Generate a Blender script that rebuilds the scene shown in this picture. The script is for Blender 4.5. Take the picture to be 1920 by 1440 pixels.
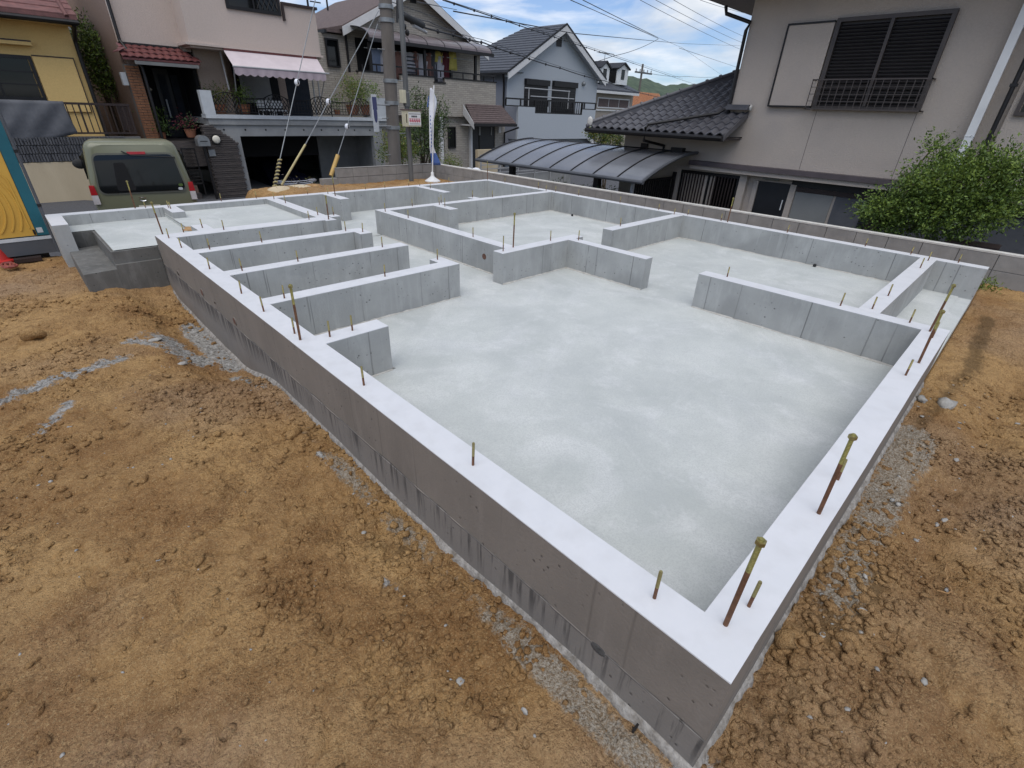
import bpy, bmesh, math, random
import numpy as np
from mathutils import Vector, Matrix
random.seed(7); rng = np.random.default_rng(11)
SC = bpy.context.scene
for o in list(bpy.data.objects): bpy.data.objects.remove(o)
COL = SC.collection
# ------------------------------------------------------------------ camera
F = 902.09
RC = [[0.71853364,-0.69468421,0.03351496],[-0.322323,-0.37531594,-0.86904881],[0.61629319,0.61363816,-0.49358983]]
CAM = (-0.95705651,-0.08153734,1.315)
cd = bpy.data.cameras.new('camera'); cam = bpy.data.objects.new('camera', cd); COL.objects.link(cam)
cd.sensor_fit = 'HORIZONTAL'; cd.sensor_width = 36.0; cd.lens = F/1920*36.0
cd.clip_start = 0.05; cd.clip_end = 3000
r0, r1, r2 = [Vector(r) for r in RC]
m = Matrix((( r0.x, -r1.x, -r2.x, CAM[0]), (r0.y, -r1.y, -r2.y, CAM[1]), (r0.z, -r1.z, -r2.z, CAM[2]), (0,0,0,1)))
cam.matrix_world = m
SC.camera = cam
# ------------------------------------------------------------------ sky, sun, exposure
SUN_EL, SUN_AZ = math.radians(66), math.radians(228)   # azimuth clockwise from +Y
w = bpy.data.worlds.new('World'); SC.world = w; w.use_nodes = True
nt = w.node_tree; N = nt.nodes; Lk = nt.links; N.clear()
out = N.new('ShaderNodeOutputWorld'); bg = N.new('ShaderNodeBackground')
sky = N.new('ShaderNodeTexSky'); sky.sky_type = 'NISHITA'; sky.sun_disc = False
sky.sun_elevation = SUN_EL; sky.sun_rotation = SUN_AZ; sky.air_density = 1.0; sky.dust_density = 0.6; sky.ozone_density = 2.0
tc = N.new('ShaderNodeTexCoord'); mp = N.new('ShaderNodeMapping'); mp.inputs['Scale'].default_value = (1,1,3.2); mp.inputs['Location'].default_value = (1.3,0,0)
n1 = N.new('ShaderNodeTexNoise'); n1.inputs['Scale'].default_value = 3.1; n1.inputs['Detail'].default_value = 9; n1.inputs['Roughness'].default_value = .56
n1.inputs['Distortion'].default_value = .35
cr = N.new('ShaderNodeValToRGB'); cr.color_ramp.elements[0].position = .43; cr.color_ramp.elements[1].position = .59
cr.color_ramp.elements[0].color = (0.12,0.12,0.12,1)
n2 = N.new('ShaderNodeTexNoise'); n2.inputs['Scale'].default_value = 6.5; n2.inputs['Detail'].default_value = 6
cr2 = N.new('ShaderNodeValToRGB'); cr2.color_ramp.elements[0].position = .42; cr2.color_ramp.elements[1].position = .74
cr2.color_ramp.elements[0].color = (4.7,5.2,5.9,1); cr2.color_ramp.elements[1].color = (9.2,9.0,8.8,1)
mx = N.new('ShaderNodeMix'); mx.data_type = 'RGBA'
Lk.new(tc.outputs['Generated'], mp.inputs['Vector'])
for n_ in (n1, n2): Lk.new(mp.outputs['Vector'], n_.inputs['Vector'])
Lk.new(n1.outputs['Fac'], cr.inputs['Fac']); Lk.new(n2.outputs['Fac'], cr2.inputs['Fac'])
tint = N.new('ShaderNodeMix'); tint.data_type = 'RGBA'; tint.blend_type = 'MULTIPLY'; tint.inputs['Factor'].default_value = 1.0; tint.inputs['B'].default_value = (.60,.74,.98,1); Lk.new(sky.outputs['Color'], tint.inputs['A'])
Lk.new(cr.outputs['Color'], mx.inputs['Factor']); Lk.new(tint.outputs['Result'], mx.inputs['A']); Lk.new(cr2.outputs['Color'], mx.inputs['B'])
Lk.new(mx.outputs['Result'], bg.inputs['Color']); bg.inputs['Strength'].default_value = 0.118
Lk.new(bg.outputs['Background'], out.inputs['Surface'])
sl = bpy.data.lights.new('sun', 'SUN'); sl.energy = 1.75; sl.angle = math.radians(60); sl.color = (1, .96, .90)
so = bpy.data.objects.new('sun', sl); COL.objects.link(so)
sd = Vector((math.sin(SUN_AZ)*math.cos(SUN_EL), math.cos(SUN_AZ)*math.cos(SUN_EL), math.sin(SUN_EL)))
so.rotation_euler = sd.to_track_quat('Z','Y').to_euler()
SC.view_settings.view_transform = 'Standard'; SC.view_settings.look = 'None'
SC.view_settings.exposure = 0.28; SC.view_settings.gamma = 1.0; SC.view_settings.use_curve_mapping = False

# ------------------------------------------------------------------ survey helpers: where a sight line meets a real plane
def _ray(p):
    x, y = p[0]-960, p[1]-720
    return [x*RC[0][i] + y*RC[1][i] + F*RC[2][i] for i in range(3)]
def on(p, ax, v):
    d = _ray(p); t = (v-CAM[ax])/d[ax]
    return [CAM[i]+t*d[i] for i in range(3)]
def _px(q):
    v = [sum(RC[r][i]*(q[i]-CAM[i]) for i in range(3)) for r in range(3)]; return 960+F*v[0]/v[2]
def onx(p, X): return on(p, 0, X)
def ony(p, Y): return on(p, 1, Y)
def onz(p, Z): return on(p, 2, Z)
def c1(x,y): return (x/4, y/4)
def c2(x,y): return (400+x/4, y/4)
def c3(x,y): return (800+x/4, y/4)
def c4(x,y): return (1200+x/2.66667, y/2.66667)

# ------------------------------------------------------------------ materials
MATS = {}
def M(name, c, c2_=None, ns=6.0, rough=.75, metal=0.0, bump=0.0, bs=60.0, det=5, ns2=None, c3_=None, spec=.5, stretch=None, wear=None):
    mt = bpy.data.materials.new(name); mt.use_nodes = True; t = mt.node_tree; nn = t.nodes; b = nn['Principled BSDF']
    b.inputs['Roughness'].default_value = rough; b.inputs['Metallic'].default_value = metal
    if 'Specular IOR Level' in b.inputs: b.inputs['Specular IOR Level'].default_value = spec
    g = nn.new('ShaderNodeNewGeometry'); vec = g.outputs['Position']
    if stretch:
        mm = nn.new('ShaderNodeMapping'); mm.inputs['Scale'].default_value = stretch; t.links.new(vec, mm.inputs['Vector']); vec = mm.outputs['Vector']
    if c2_ is None: c2_ = tuple(v*.82 for v in c)
    a = nn.new('ShaderNodeTexNoise'); a.inputs['Scale'].default_value = ns; a.inputs['Detail'].default_value = det; a.inputs['Roughness'].default_value = .6
    t.links.new(vec, a.inputs['Vector'])
    r = nn.new('ShaderNodeValToRGB'); r.color_ramp.elements[0].position = .32; r.color_ramp.elements[1].position = .68
    r.color_ramp.elements[0].color = (*c2_,1); r.color_ramp.elements[1].color = (*c,1)
    t.links.new(a.outputs['Fac'], r.inputs['Fac']); colr = r.outputs['Color']
    if c3_ is not None:
        a2 = nn.new('ShaderNodeTexNoise'); a2.inputs['Scale'].default_value = ns2 or 1.5; a2.inputs['Detail'].default_value = 6
        r2_ = nn.new('ShaderNodeValToRGB'); r2_.color_ramp.elements[0].position = .48; r2_.color_ramp.elements[1].position = .72
        t.links.new(vec, a2.inputs['Vector']); t.links.new(a2.outputs['Fac'], r2_.inputs['Fac'])
        x = nn.new('ShaderNodeMix'); x.data_type = 'RGBA'; x.inputs['B'].default_value = (*c3_,1)
        t.links.new(r2_.outputs['Color'], x.inputs['Factor']); t.links.new(colr, x.inputs['A']); colr = x.outputs['Result']
    t.links.new(colr, b.inputs['Base Color'])
    if bump:
        n_ = nn.new('ShaderNodeTexNoise'); n_.inputs['Scale'].default_value = bs; n_.inputs['Detail'].default_value = 4
        bp = nn.new('ShaderNodeBump'); bp.inputs['Strength'].default_value = bump; bp.inputs['Distance'].default_value = .01
        t.links.new(vec, n_.inputs['Vector']); t.links.new(n_.outputs['Fac'], bp.inputs['Height']); t.links.new(bp.outputs['Normal'], b.inputs['Normal'])
    MATS[name] = mt; return mt
def node_math(t, op, a, b=None, c=None):
    n_ = t.nodes.new('ShaderNodeMath'); n_.operation = op
    for i, v in enumerate((a, b, c)):
        if v is None: continue
        if isinstance(v, (int, float)): n_.inputs[i].default_value = v
        else: t.links.new(v, n_.inputs[i])
    return n_.outputs[0]
def mixc(t, f, a, b):
    x = t.nodes.new('ShaderNodeMix'); x.data_type = 'RGBA'
    for k, v in (('Factor', f), ('A', a), ('B', b)):
        if isinstance(v, (int, float)): x.inputs[k].default_value = v
        elif isinstance(v, tuple): x.inputs[k].default_value = (*v, 1)
        else: t.links.new(v, x.inputs[k])
    return x.outputs['Result']
def noise(t, vec, s, d=5, r=.55):
    n_ = t.nodes.new('ShaderNodeTexNoise'); n_.inputs['Scale'].default_value = s; n_.inputs['Detail'].default_value = d; n_.inputs['Roughness'].default_value = r
    t.links.new(vec, n_.inputs['Vector']); return n_.outputs['Fac']
def maprange(t, v, a, b, c=0., d=1.):
    n_ = t.nodes.new('ShaderNodeMapRange'); n_.inputs['From Min'].default_value = a; n_.inputs['From Max'].default_value = b
    n_.inputs['To Min'].default_value = c; n_.inputs['To Max'].default_value = d; t.links.new(v, n_.inputs['Value']); return n_.outputs['Result']
def scaled(t, vec, s):
    mm = t.nodes.new('ShaderNodeMapping'); mm.inputs['Scale'].default_value = s; t.links.new(vec, mm.inputs['Vector']); return mm.outputs['Vector']

def formed_concrete(name, base, dark, light, joints=True, drips=False):
    js = .4 if drips else .75
    mt = bpy.data.materials.new(name); mt.use_nodes = True; t = mt.node_tree; b = t.nodes['Principled BSDF']
    b.inputs['Roughness'].default_value = .82
    g = t.nodes.new('ShaderNodeNewGeometry'); P = g.outputs['Position']; Nn = g.outputs['Normal']
    sp = t.nodes.new('ShaderNodeSeparateXYZ'); t.links.new(P, sp.inputs[0]); sn = t.nodes.new('ShaderNodeSeparateXYZ'); t.links.new(Nn, sn.inputs[0])
    ax = node_math(t,'ABSOLUTE', sn.outputs[0]); ay = node_math(t,'ABSOLUTE', sn.outputs[1])
    u = node_math(t,'ADD', node_math(t,'MULTIPLY', sp.outputs[0], ay), node_math(t,'MULTIPLY', sp.outputs[1], ax))
    cloud = noise(t, P, 2.6, 6, .6); col = mixc(t, maprange(t, cloud, .32, .68), dark, base)
    fine = noise(t, scaled(t, P, (1,1,.35)), 9, 6, .65); col = mixc(t, maprange(t, fine, .5, .78, 0, .7), col, light)
    patch = noise(t, P, 1.1, 3, .4); col = mixc(t, maprange(t, patch, .60, .66, 0, .5), col, tuple(v*.62 for v in base))
    # bug holes
    vo = t.nodes.new('ShaderNodeTexVoronoi'); vo.inputs['Scale'].default_value = 26; t.links.new(P, vo.inputs['Vector'])
    hole = node_math(t,'MULTIPLY', maprange(t, vo.outputs['Distance'], .10, .24, 1, 0), maprange(t, noise(t, P, 3.3, 3), .44, .54))
    hole = node_math(t,'MULTIPLY', hole, maprange(t, noise(t, P, 31, 1), .53, .57))
    # pale drips of cement milk running down
    st = noise(t, scaled(t, P, (24,24,1.2)), 1.0, 3, .6); col = mixc(t, maprange(t, st, .56, .74, 0, .35), col, light)
    hgt = None
    if joints:
        uu = node_math(t,'ADD', u, node_math(t,'MULTIPLY', noise(t, P, 1.3, 1), .012))
        f = node_math(t,'FRACT', node_math(t,'DIVIDE', uu, .605)); dd = node_math(t,'ABSOLUTE', node_math(t,'SUBTRACT', f, .5))
        ln = maprange(t, dd, .002, .012, 1, 0)
        brk = maprange(t, noise(t, scaled(t, P, (3,3,.4)), 1.6, 3), .42, .56)
        f2 = node_math(t,'FRACT', node_math(t,'DIVIDE', node_math(t,'ADD', uu, .23), 1.37)); d2 = node_math(t,'ABSOLUTE', node_math(t,'SUBTRACT', f2, .5))
        ln2 = node_math(t,'MULTIPLY', maprange(t, d2, .0, .006, 1, 0), .8)
        ln = node_math(t,'MAXIMUM', node_math(t,'MULTIPLY', ln, brk), ln2)
        col = mixc(t, node_math(t,'MULTIPLY', ln, js), col, tuple(v*.33 for v in base)); hgt = ln
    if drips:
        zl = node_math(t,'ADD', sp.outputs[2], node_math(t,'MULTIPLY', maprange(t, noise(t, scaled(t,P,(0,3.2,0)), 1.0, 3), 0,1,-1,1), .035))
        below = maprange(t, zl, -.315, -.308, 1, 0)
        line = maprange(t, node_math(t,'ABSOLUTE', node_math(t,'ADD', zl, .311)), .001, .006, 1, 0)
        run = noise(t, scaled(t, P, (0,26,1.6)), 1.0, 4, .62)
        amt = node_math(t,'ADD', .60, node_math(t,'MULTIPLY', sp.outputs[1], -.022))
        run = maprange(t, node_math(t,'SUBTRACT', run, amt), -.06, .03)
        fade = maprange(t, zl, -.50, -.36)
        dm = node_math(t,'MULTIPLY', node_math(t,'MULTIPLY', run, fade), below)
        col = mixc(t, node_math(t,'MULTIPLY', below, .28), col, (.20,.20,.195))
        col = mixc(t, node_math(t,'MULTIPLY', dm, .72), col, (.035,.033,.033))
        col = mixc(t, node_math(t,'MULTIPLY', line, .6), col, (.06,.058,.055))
    col = mixc(t, node_math(t,'MULTIPLY', hole, .8), col, tuple(v*.25 for v in base))
    t.links.new(col, b.inputs['Base Color'])
    bp = t.nodes.new('ShaderNodeBump'); bp.inputs['Strength'].default_value = .35; bp.inputs['Distance'].default_value = .006
    h = node_math(t,'SUBTRACT', noise(t, P, 70, 4), node_math(t,'MULTIPLY', hole, 2.0))
    if hgt is not None: h = node_math(t,'SUBTRACT', h, node_math(t,'MULTIPLY', hgt, 1.2))
    t.links.new(h, bp.inputs['Height']); t.links.new(bp.outputs['Normal'], b.inputs['Normal'])
    MATS[name] = mt; return mt
formed_concrete('formed_concrete', (.385,.39,.375), (.30,.305,.295), (.46,.465,.45))
formed_concrete('outer_concrete', (.225,.195,.165), (.185,.162,.138), (.25,.22,.19), drips=True)  # dark brown base holds weaker light and soil bounce; drips are stains
formed_concrete('stair_concrete', (.145,.14,.128), (.09,.088,.08), (.22,.215,.20), joints=False)

def slab_material():
    mt = bpy.data.materials.new('trowelled_slab'); mt.use_nodes = True; t = mt.node_tree; b = t.nodes['Principled BSDF']
    b.inputs['Roughness'].default_value = .7
    g = t.nodes.new('ShaderNodeNewGeometry'); P = g.outputs['Position']
    col = mixc(t, maprange(t, noise(t, P, 1.4, 7, .62), .34, .66), (.42,.442,.42), (.555,.572,.54))
    dn = t.nodes.new('ShaderNodeTexNoise'); dn.inputs['Scale'].default_value = 1.1; dn.inputs['Detail'].default_value = 9; dn.inputs['Roughness'].default_value = .66; dn.inputs['Distortion'].default_value = 1.6; t.links.new(P, dn.inputs['Vector'])
    sw = dn.outputs['Fac']; col = mixc(t, maprange(t, sw, .50, .66, 0, .5), col, (.66,.665,.65))
    sw2 = noise(t, scaled(t, P, (2.2,1.2,1)), 1.3, 7, .62); col = mixc(t, maprange(t, sw2, .50, .68, 0, .4), col, (.43,.45,.44))
    mic = noise(t, P, 120, 4, .8); col = mixc(t, maprange(t, mic, .46, .60, 0, .5), col, (.36,.37,.365))
    rub = noise(t, scaled(t, P, (2.0,1.6,1)), 2.2, 9, .78); col = mixc(t, maprange(t, rub, .54, .66, 0, .28), col, (.70,.70,.69))
    vo = t.nodes.new('ShaderNodeTexVoronoi'); vo.inputs['Scale'].default_value = 4.5; t.links.new(P, vo.inputs['Vector'])
    col = mixc(t, maprange(t, vo.outputs['Distance'], .015, .035, .5, 0), col, (.2,.2,.2))
    t.links.new(col, b.inputs['Base Color'])
    bp = t.nodes.new('ShaderNodeBump'); bp.inputs['Strength'].default_value = .25; bp.inputs['Distance'].default_value = .004
    t.links.new(noise(t, P, 55, 5), bp.inputs['Height']); t.links.new(bp.outputs['Normal'], b.inputs['Normal'])
    MATS['trowelled_slab'] = mt
slab_material()
M('levelling_screed', (.635,.635,.645), (.595,.60,.61), ns=5, rough=.6, bump=.06, bs=40, det=8, c3_=(.57,.57,.575), ns2=9)
M('rough_mortar', (.40,.375,.34), (.17,.15,.125), ns=26, rough=.9, bump=1.0, bs=70)

def soil_material():
    mt = bpy.data.materials.new('site_soil'); mt.use_nodes = True; t = mt.node_tree; b = t.nodes['Principled BSDF']
    b.inputs['Roughness'].default_value = .95; b.inputs['Specular IOR Level'].default_value = .15
    g = t.nodes.new('ShaderNodeNewGeometry'); P = g.outputs['Position']
    at = t.nodes.new('ShaderNodeAttribute'); at.attribute_name = 'slurry'; sl_ = at.outputs['Fac']
    ag = t.nodes.new('ShaderNodeAttribute'); ag.attribute_name = 'gravel'; gv = ag.outputs['Fac']
    aw = t.nodes.new('ShaderNodeAttribute'); aw.attribute_name = 'pale'; pa = aw.outputs['Fac']
    col = mixc(t, maprange(t, noise(t, P, 1.3, 8, .66), .40, .58), (.36,.195,.078), (.56,.34,.145))
    col = mixc(t, maprange(t, noise(t, P, 2.3, 8, .68), .52, .66, 0, .6), col, (.66,.41,.175))
    col = mixc(t, maprange(t, noise(t, P, .55, 4, .5), .48, .66, 0, .8), col, (.47,.32,.205))
    col = mixc(t, maprange(t, noise(t, P, 7, 9, .74), .50, .60, 0, .5), col, (.24,.125,.05))
    col = mixc(t, node_math(t,'MULTIPLY', pa, .55), col, (.50,.37,.245))
    crk = node_math(t,'ABSOLUTE', node_math(t,'SUBTRACT', noise(t, P, 16, 6, .72), .5)); crm = maprange(t, noise(t, P, 1.7, 4, .6), .44, .58)
    col = mixc(t, node_math(t,'MULTIPLY', node_math(t,'MULTIPLY', maprange(t, crk, .0, .014, 1, 0), crm), .62), col, (.075,.040,.018))  # thin drying cracks, their dark shading put into the colour
    col = mixc(t, maprange(t, noise(t, P, 30, 7, .74), .42, .56, .26, 0), col, (.19,.10,.042))
    col = mixc(t, maprange(t, noise(t, P, 110, 3, .8), .52, .64, 0, .42), col, (.74,.53,.27))
    col = mixc(t, node_math(t,'MULTIPLY', maprange(t, noise(t, P, 70, 4, .8), .54, .64, 0, .7), maprange(t, noise(t, P, 3.1, 5, .65), .40, .60, .2, 1)), col, (.10,.052,.022))
    ad_ = t.nodes.new('ShaderNodeAttribute'); ad_.attribute_name = 'damp'; dpm = maprange(t, node_math(t,'ADD', ad_.outputs['Fac'], maprange(t, noise(t, P, 9, 7, .7), .2,.8,-.4,.4)), .35, .75)
    col = mixc(t, node_math(t,'MULTIPLY', dpm, .62), col, (.105,.068,.032))
    sp_ = t.nodes.new('ShaderNodeTexVoronoi'); sp_.inputs['Scale'].default_value = 120; t.links.new(P, sp_.inputs['Vector'])
    gr = mixc(t, maprange(t, noise(t, P, 85, 5, .8), .40, .60), (.22,.16,.10), (.58,.54,.46))
    gm = maprange(t, node_math(t,'ADD', gv, maprange(t, noise(t, P, 24, 5, .7), 0,1,-.45,.45)), .42, .58)
    col = mixc(t, node_math(t,'MULTIPLY', gm, .85), col, gr)
    slc = mixc(t, maprange(t, noise(t, P, 30, 7, .75), .40, .60), (.19,.185,.17), (.58,.575,.55))
    sm = maprange(t, node_math(t,'ADD', sl_, maprange(t, noise(t, P, 11, 10, .82), .25,.75,-.60,.60)), .42, .56)
    col = mixc(t, node_math(t,'MULTIPLY', sm, .92), col, slc)
    t.links.new(col, b.inputs['Base Color'])
    bp = t.nodes.new('ShaderNodeBump'); bp.inputs['Strength'].default_value = 1.0; bp.inputs['Distance'].default_value = .026
    v1 = t.nodes.new('ShaderNodeTexVoronoi'); v1.inputs['Scale'].default_value = 62; t.links.new(P, v1.inputs['Vector'])
    v2 = t.nodes.new('ShaderNodeTexVoronoi'); v2.inputs['Scale'].default_value = 150; t.links.new(P, v2.inputs['Vector'])
    rough_ = maprange(t, noise(t, P, 2.2, 4, .6), .38, .62, .25, 1)
    h = node_math(t,'ADD', noise(t, P, 48, 7, .72), node_math(t,'MULTIPLY', noise(t, P, 170, 3, .7), .45))
    h = node_math(t,'SUBTRACT', h, node_math(t,'MULTIPLY', node_math(t,'MULTIPLY', v1.outputs['Distance'], rough_), .75))
    h = node_math(t,'SUBTRACT', h, node_math(t,'MULTIPLY', v2.outputs['Distance'], .28))
    t.links.new(h, bp.inputs['Height']); t.links.new(bp.outputs['Normal'], b.inputs['Normal'])
    MATS['site_soil'] = mt
soil_material()
M('clod_soil', (.40,.235,.10), (.26,.14,.055), ns=14, rough=.95, bump=1.0, bs=70, c3_=(.48,.30,.135), ns2=5)
M('grey_stone', (.40,.385,.355), (.25,.24,.22), ns=30, rough=.9, bump=.8, bs=60)
M('asphalt', (.085,.085,.09), (.055,.055,.06), ns=30, rough=.9, bump=.6, bs=90)
M('earth_far', (.10,.10,.07), (.06,.07,.04), ns=2, rough=.95)
M('block_grey', (.30,.288,.268), (.225,.217,.203), ns=5, rough=.9, bump=.4, bs=110)
M('mortar', (.16,.155,.145), rough=.95)
M('coping_white', (.62,.60,.55), (.48,.46,.42), ns=7, rough=.85)
M('steel_zinc', (.42,.36,.15), (.26,.22,.10), ns=60, rough=.42, metal=.85, stretch=(1,1,4))
M('steel_rust', (.22,.105,.055), (.12,.06,.035), ns=50, rough=.7, metal=.4)
M('steel_olive', (.40,.36,.12), (.22,.20,.07), ns=60, rough=.5, metal=.6)
M('stucco_yellow', (.74,.51,.20), (.67,.455,.175), ns=30, rough=.95, bump=.8, bs=45)
M('cream_wall', (.56,.46,.31), (.47,.38,.25), ns=1.6, rough=.95, bump=.3, bs=40, stretch=(1,1,.35))
M('split_block', (.125,.125,.13), (.055,.055,.06), ns=9, rough=.95, bump=1.0, bs=30, stretch=(3,1,.6))
M('roof_red', (.20,.085,.075), (.12,.055,.05), ns=7, rough=.75)
M('stucco_pink', (.55,.455,.395), (.50,.415,.36), ns=26, rough=.95, bump=.9, bs=55)
M('stucco_tan', (.40,.315,.255), (.35,.27,.22), ns=20, rough=.95, bump=.9, bs=55)
M('stucco_brown', (.24,.165,.13), (.20,.14,.11), ns=20, rough=.95, bump=.7, bs=55)
M('dark_metal', (.018,.016,.016), (.012,.011,.011), rough=.45, metal=.3)
M('brown_metal', (.045,.028,.024), (.03,.02,.018), rough=.5, metal=.3)
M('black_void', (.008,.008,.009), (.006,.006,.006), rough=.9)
M('glass_dark', (.006,.007,.008), (.005,.006,.006), rough=.06, spec=.35)
M('tile_maroon', (.16,.042,.038), (.09,.028,.026), ns=12, rough=.5)
M('brick_orange', (.27,.125,.062), (.19,.085,.045), ns=12, rough=.9, bump=.5, bs=50)
M('slate_stack', (.115,.095,.085), (.055,.048,.045), ns=8, rough=.9, bump=1, bs=40, stretch=(.6,1,5))
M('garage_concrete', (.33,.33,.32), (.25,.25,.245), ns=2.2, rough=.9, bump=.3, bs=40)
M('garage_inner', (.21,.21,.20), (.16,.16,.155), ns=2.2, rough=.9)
M('ledge_white', (.55,.57,.58), (.46,.48,.49), ns=4, rough=.8)
M('awning_pink', (.60,.52,.525), (.53,.455,.46), ns=3, rough=.85)
M('awning_valance', (.44,.36,.38), (.37,.30,.325), ns=3, rough=.85)
M('white_paint', (.76,.76,.74), (.66,.66,.645), ns=3, rough=.5)
M('grey_plastic', (.40,.40,.40), (.33,.33,.33), ns=3, rough=.5)
M('terracotta', (.30,.12,.06), (.22,.09,.05), ns=6, rough=.85)
M('navy_screen', (.022,.028,.038), (.015,.018,.025), ns=5, rough=.9)
M('roof_brown', (.145,.105,.095), (.085,.062,.058), ns=6, rough=.85, stretch=(1,1,3))
M('roof_blue', (.072,.078,.092), (.05,.054,.064), ns=5, rough=.6)
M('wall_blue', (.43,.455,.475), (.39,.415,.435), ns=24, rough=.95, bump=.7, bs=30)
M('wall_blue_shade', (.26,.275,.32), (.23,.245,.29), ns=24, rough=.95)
M('bargeboard', (.66,.65,.63), (.58,.57,.555), ns=4, rough=.6)
M('polycarbonate', (.155,.125,.125), (.12,.10,.10), ns=3, rough=.25)
M('carport_panel', (.16,.165,.18), (.125,.13,.142), ns=1.6, rough=.22, c3_=(.165,.17,.18), ns2=.9)
M('wall_taupe', (.475,.41,.35), (.44,.38,.325), ns=30, rough=.95, bump=.8, bs=60, c3_=(.40,.35,.31), ns2=.9)
M('band_brown', (.095,.075,.08), (.075,.06,.062), ns=5, rough=.6)
M('kawara', (.105,.102,.110), (.065,.063,.07), ns=5, rough=.42)
M('shutter_dark', (.022,.018,.018), (.015,.012,.012), ns=3, rough=.5)
M('window_brown', (.070,.055,.048), (.05,.04,.036), ns=3, rough=.5)
M('leaf_bright', (.19,.26,.035), (.10,.165,.022), ns=3, rough=.6)
M('leaf_mid', (.09,.15,.022), (.05,.09,.015), ns=3, rough=.6)
M('leaf_dark', (.045,.08,.018), (.024,.045,.011), ns=3, rough=.6)
M('leaf_yellow', (.22,.20,.03), (.13,.13,.02), ns=3, rough=.6)
M('bark', (.13,.095,.065), (.06,.045,.03), ns=12, rough=.95)
M('pole_concrete', (.175,.155,.135), (.115,.10,.088), ns=3, rough=.9, stretch=(1,1,.25), bump=.3, bs=50)
M('pole_steel', (.15,.155,.15), (.10,.10,.10), ns=3, rough=.6, metal=.3, stretch=(1,1,.3))
M('galvanised', (.33,.34,.34), (.24,.25,.25), ns=9, rough=.45, metal=.6)
M('guard_yellow', (.60,.38,.11), (.46,.29,.09), ns=5, rough=.6)
M('guard_pale', (.52,.45,.22), (.40,.34,.17), ns=5, rough=.6)
M('wire_black', (.02,.02,.022), rough=.6)
M('khaki_paint', (.165,.168,.105), (.155,.158,.098), ns=2, rough=.28, spec=.6)
M('khaki_trim', (.13,.13,.10), rough=.5)
M('lamp_red', (.42,.015,.02), (.33,.01,.015), ns=9, rough=.25)
M('lamp_clear', (.62,.58,.56), (.5,.46,.44), ns=9, rough=.2)
M('rubber', (.02,.02,.02), rough=.8)
M('chrome', (.75,.76,.8), (.6,.62,.68), rough=.15, metal=1)
M('car_dark', (.012,.013,.028), rough=.2)
M('toilet_yellow', (.62,.36,.055), (.56,.32,.05), ns=3, rough=.5)
M('toilet_teal', (.008,.115,.15), (.006,.09,.12), ns=3, rough=.5)
M('toilet_base', (.085,.09,.10), (.065,.07,.078), ns=3, rough=.6)
M('tarp_grey', (.115,.118,.128), (.085,.088,.097), ns=4, rough=.85, bump=.5, bs=12)
M('cone_red', (.50,.025,.02), rough=.5)
M('hose_red', (.30,.07,.05), (.2,.05,.04), ns=9, rough=.6)
M('banner_white', (.78,.79,.82), (.68,.70,.76), ns=5, rough=.8)
M('print_blue', (.09,.17,.45), rough=.8)
M('print_red', (.55,.05,.10), rough=.8)
M('print_black', (.04,.04,.05), rough=.8)
M('print_navy', (.06,.07,.16), rough=.8)
M('sign_cream', (.62,.58,.42), (.5,.47,.34), ns=5, rough=.6)
M('roof_orange', (.42,.19,.09), (.30,.13,.065), ns=5, rough=.8)
M('wall_beige', (.34,.29,.24), (.28,.24,.20), ns=5, rough=.9)
M('hill_green', (.085,.115,.07), (.04,.062,.042), ns=.06, rough=1, det=8)  # distance haze mixed into this green
M('cloth_blue', (.22,.27,.38), (.16,.2,.28), ns=8, rough=.9)
M('cloth_white', (.60,.58,.60), (.5,.48,.5), ns=8, rough=.9)
M('cloth_stripe', (.08,.08,.09), rough=.9)
M('cloth_yellow', (.62,.52,.13), (.5,.42,.1), ns=8, rough=.9)
M('cloth_maroon', (.12,.02,.03), (.09,.015,.02), ns=8, rough=.9)
M('cloth_brown', (.26,.13,.10), (.2,.1,.08), ns=8, rough=.9)
M('lamp_globe', (.75,.70,.58), rough=.3)
M('door_black', (.012,.012,.014), (.008,.008,.009), ns=6, rough=.5)
M('shop_panel', (.25,.25,.235), (.21,.21,.20), ns=2, rough=.6)

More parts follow.
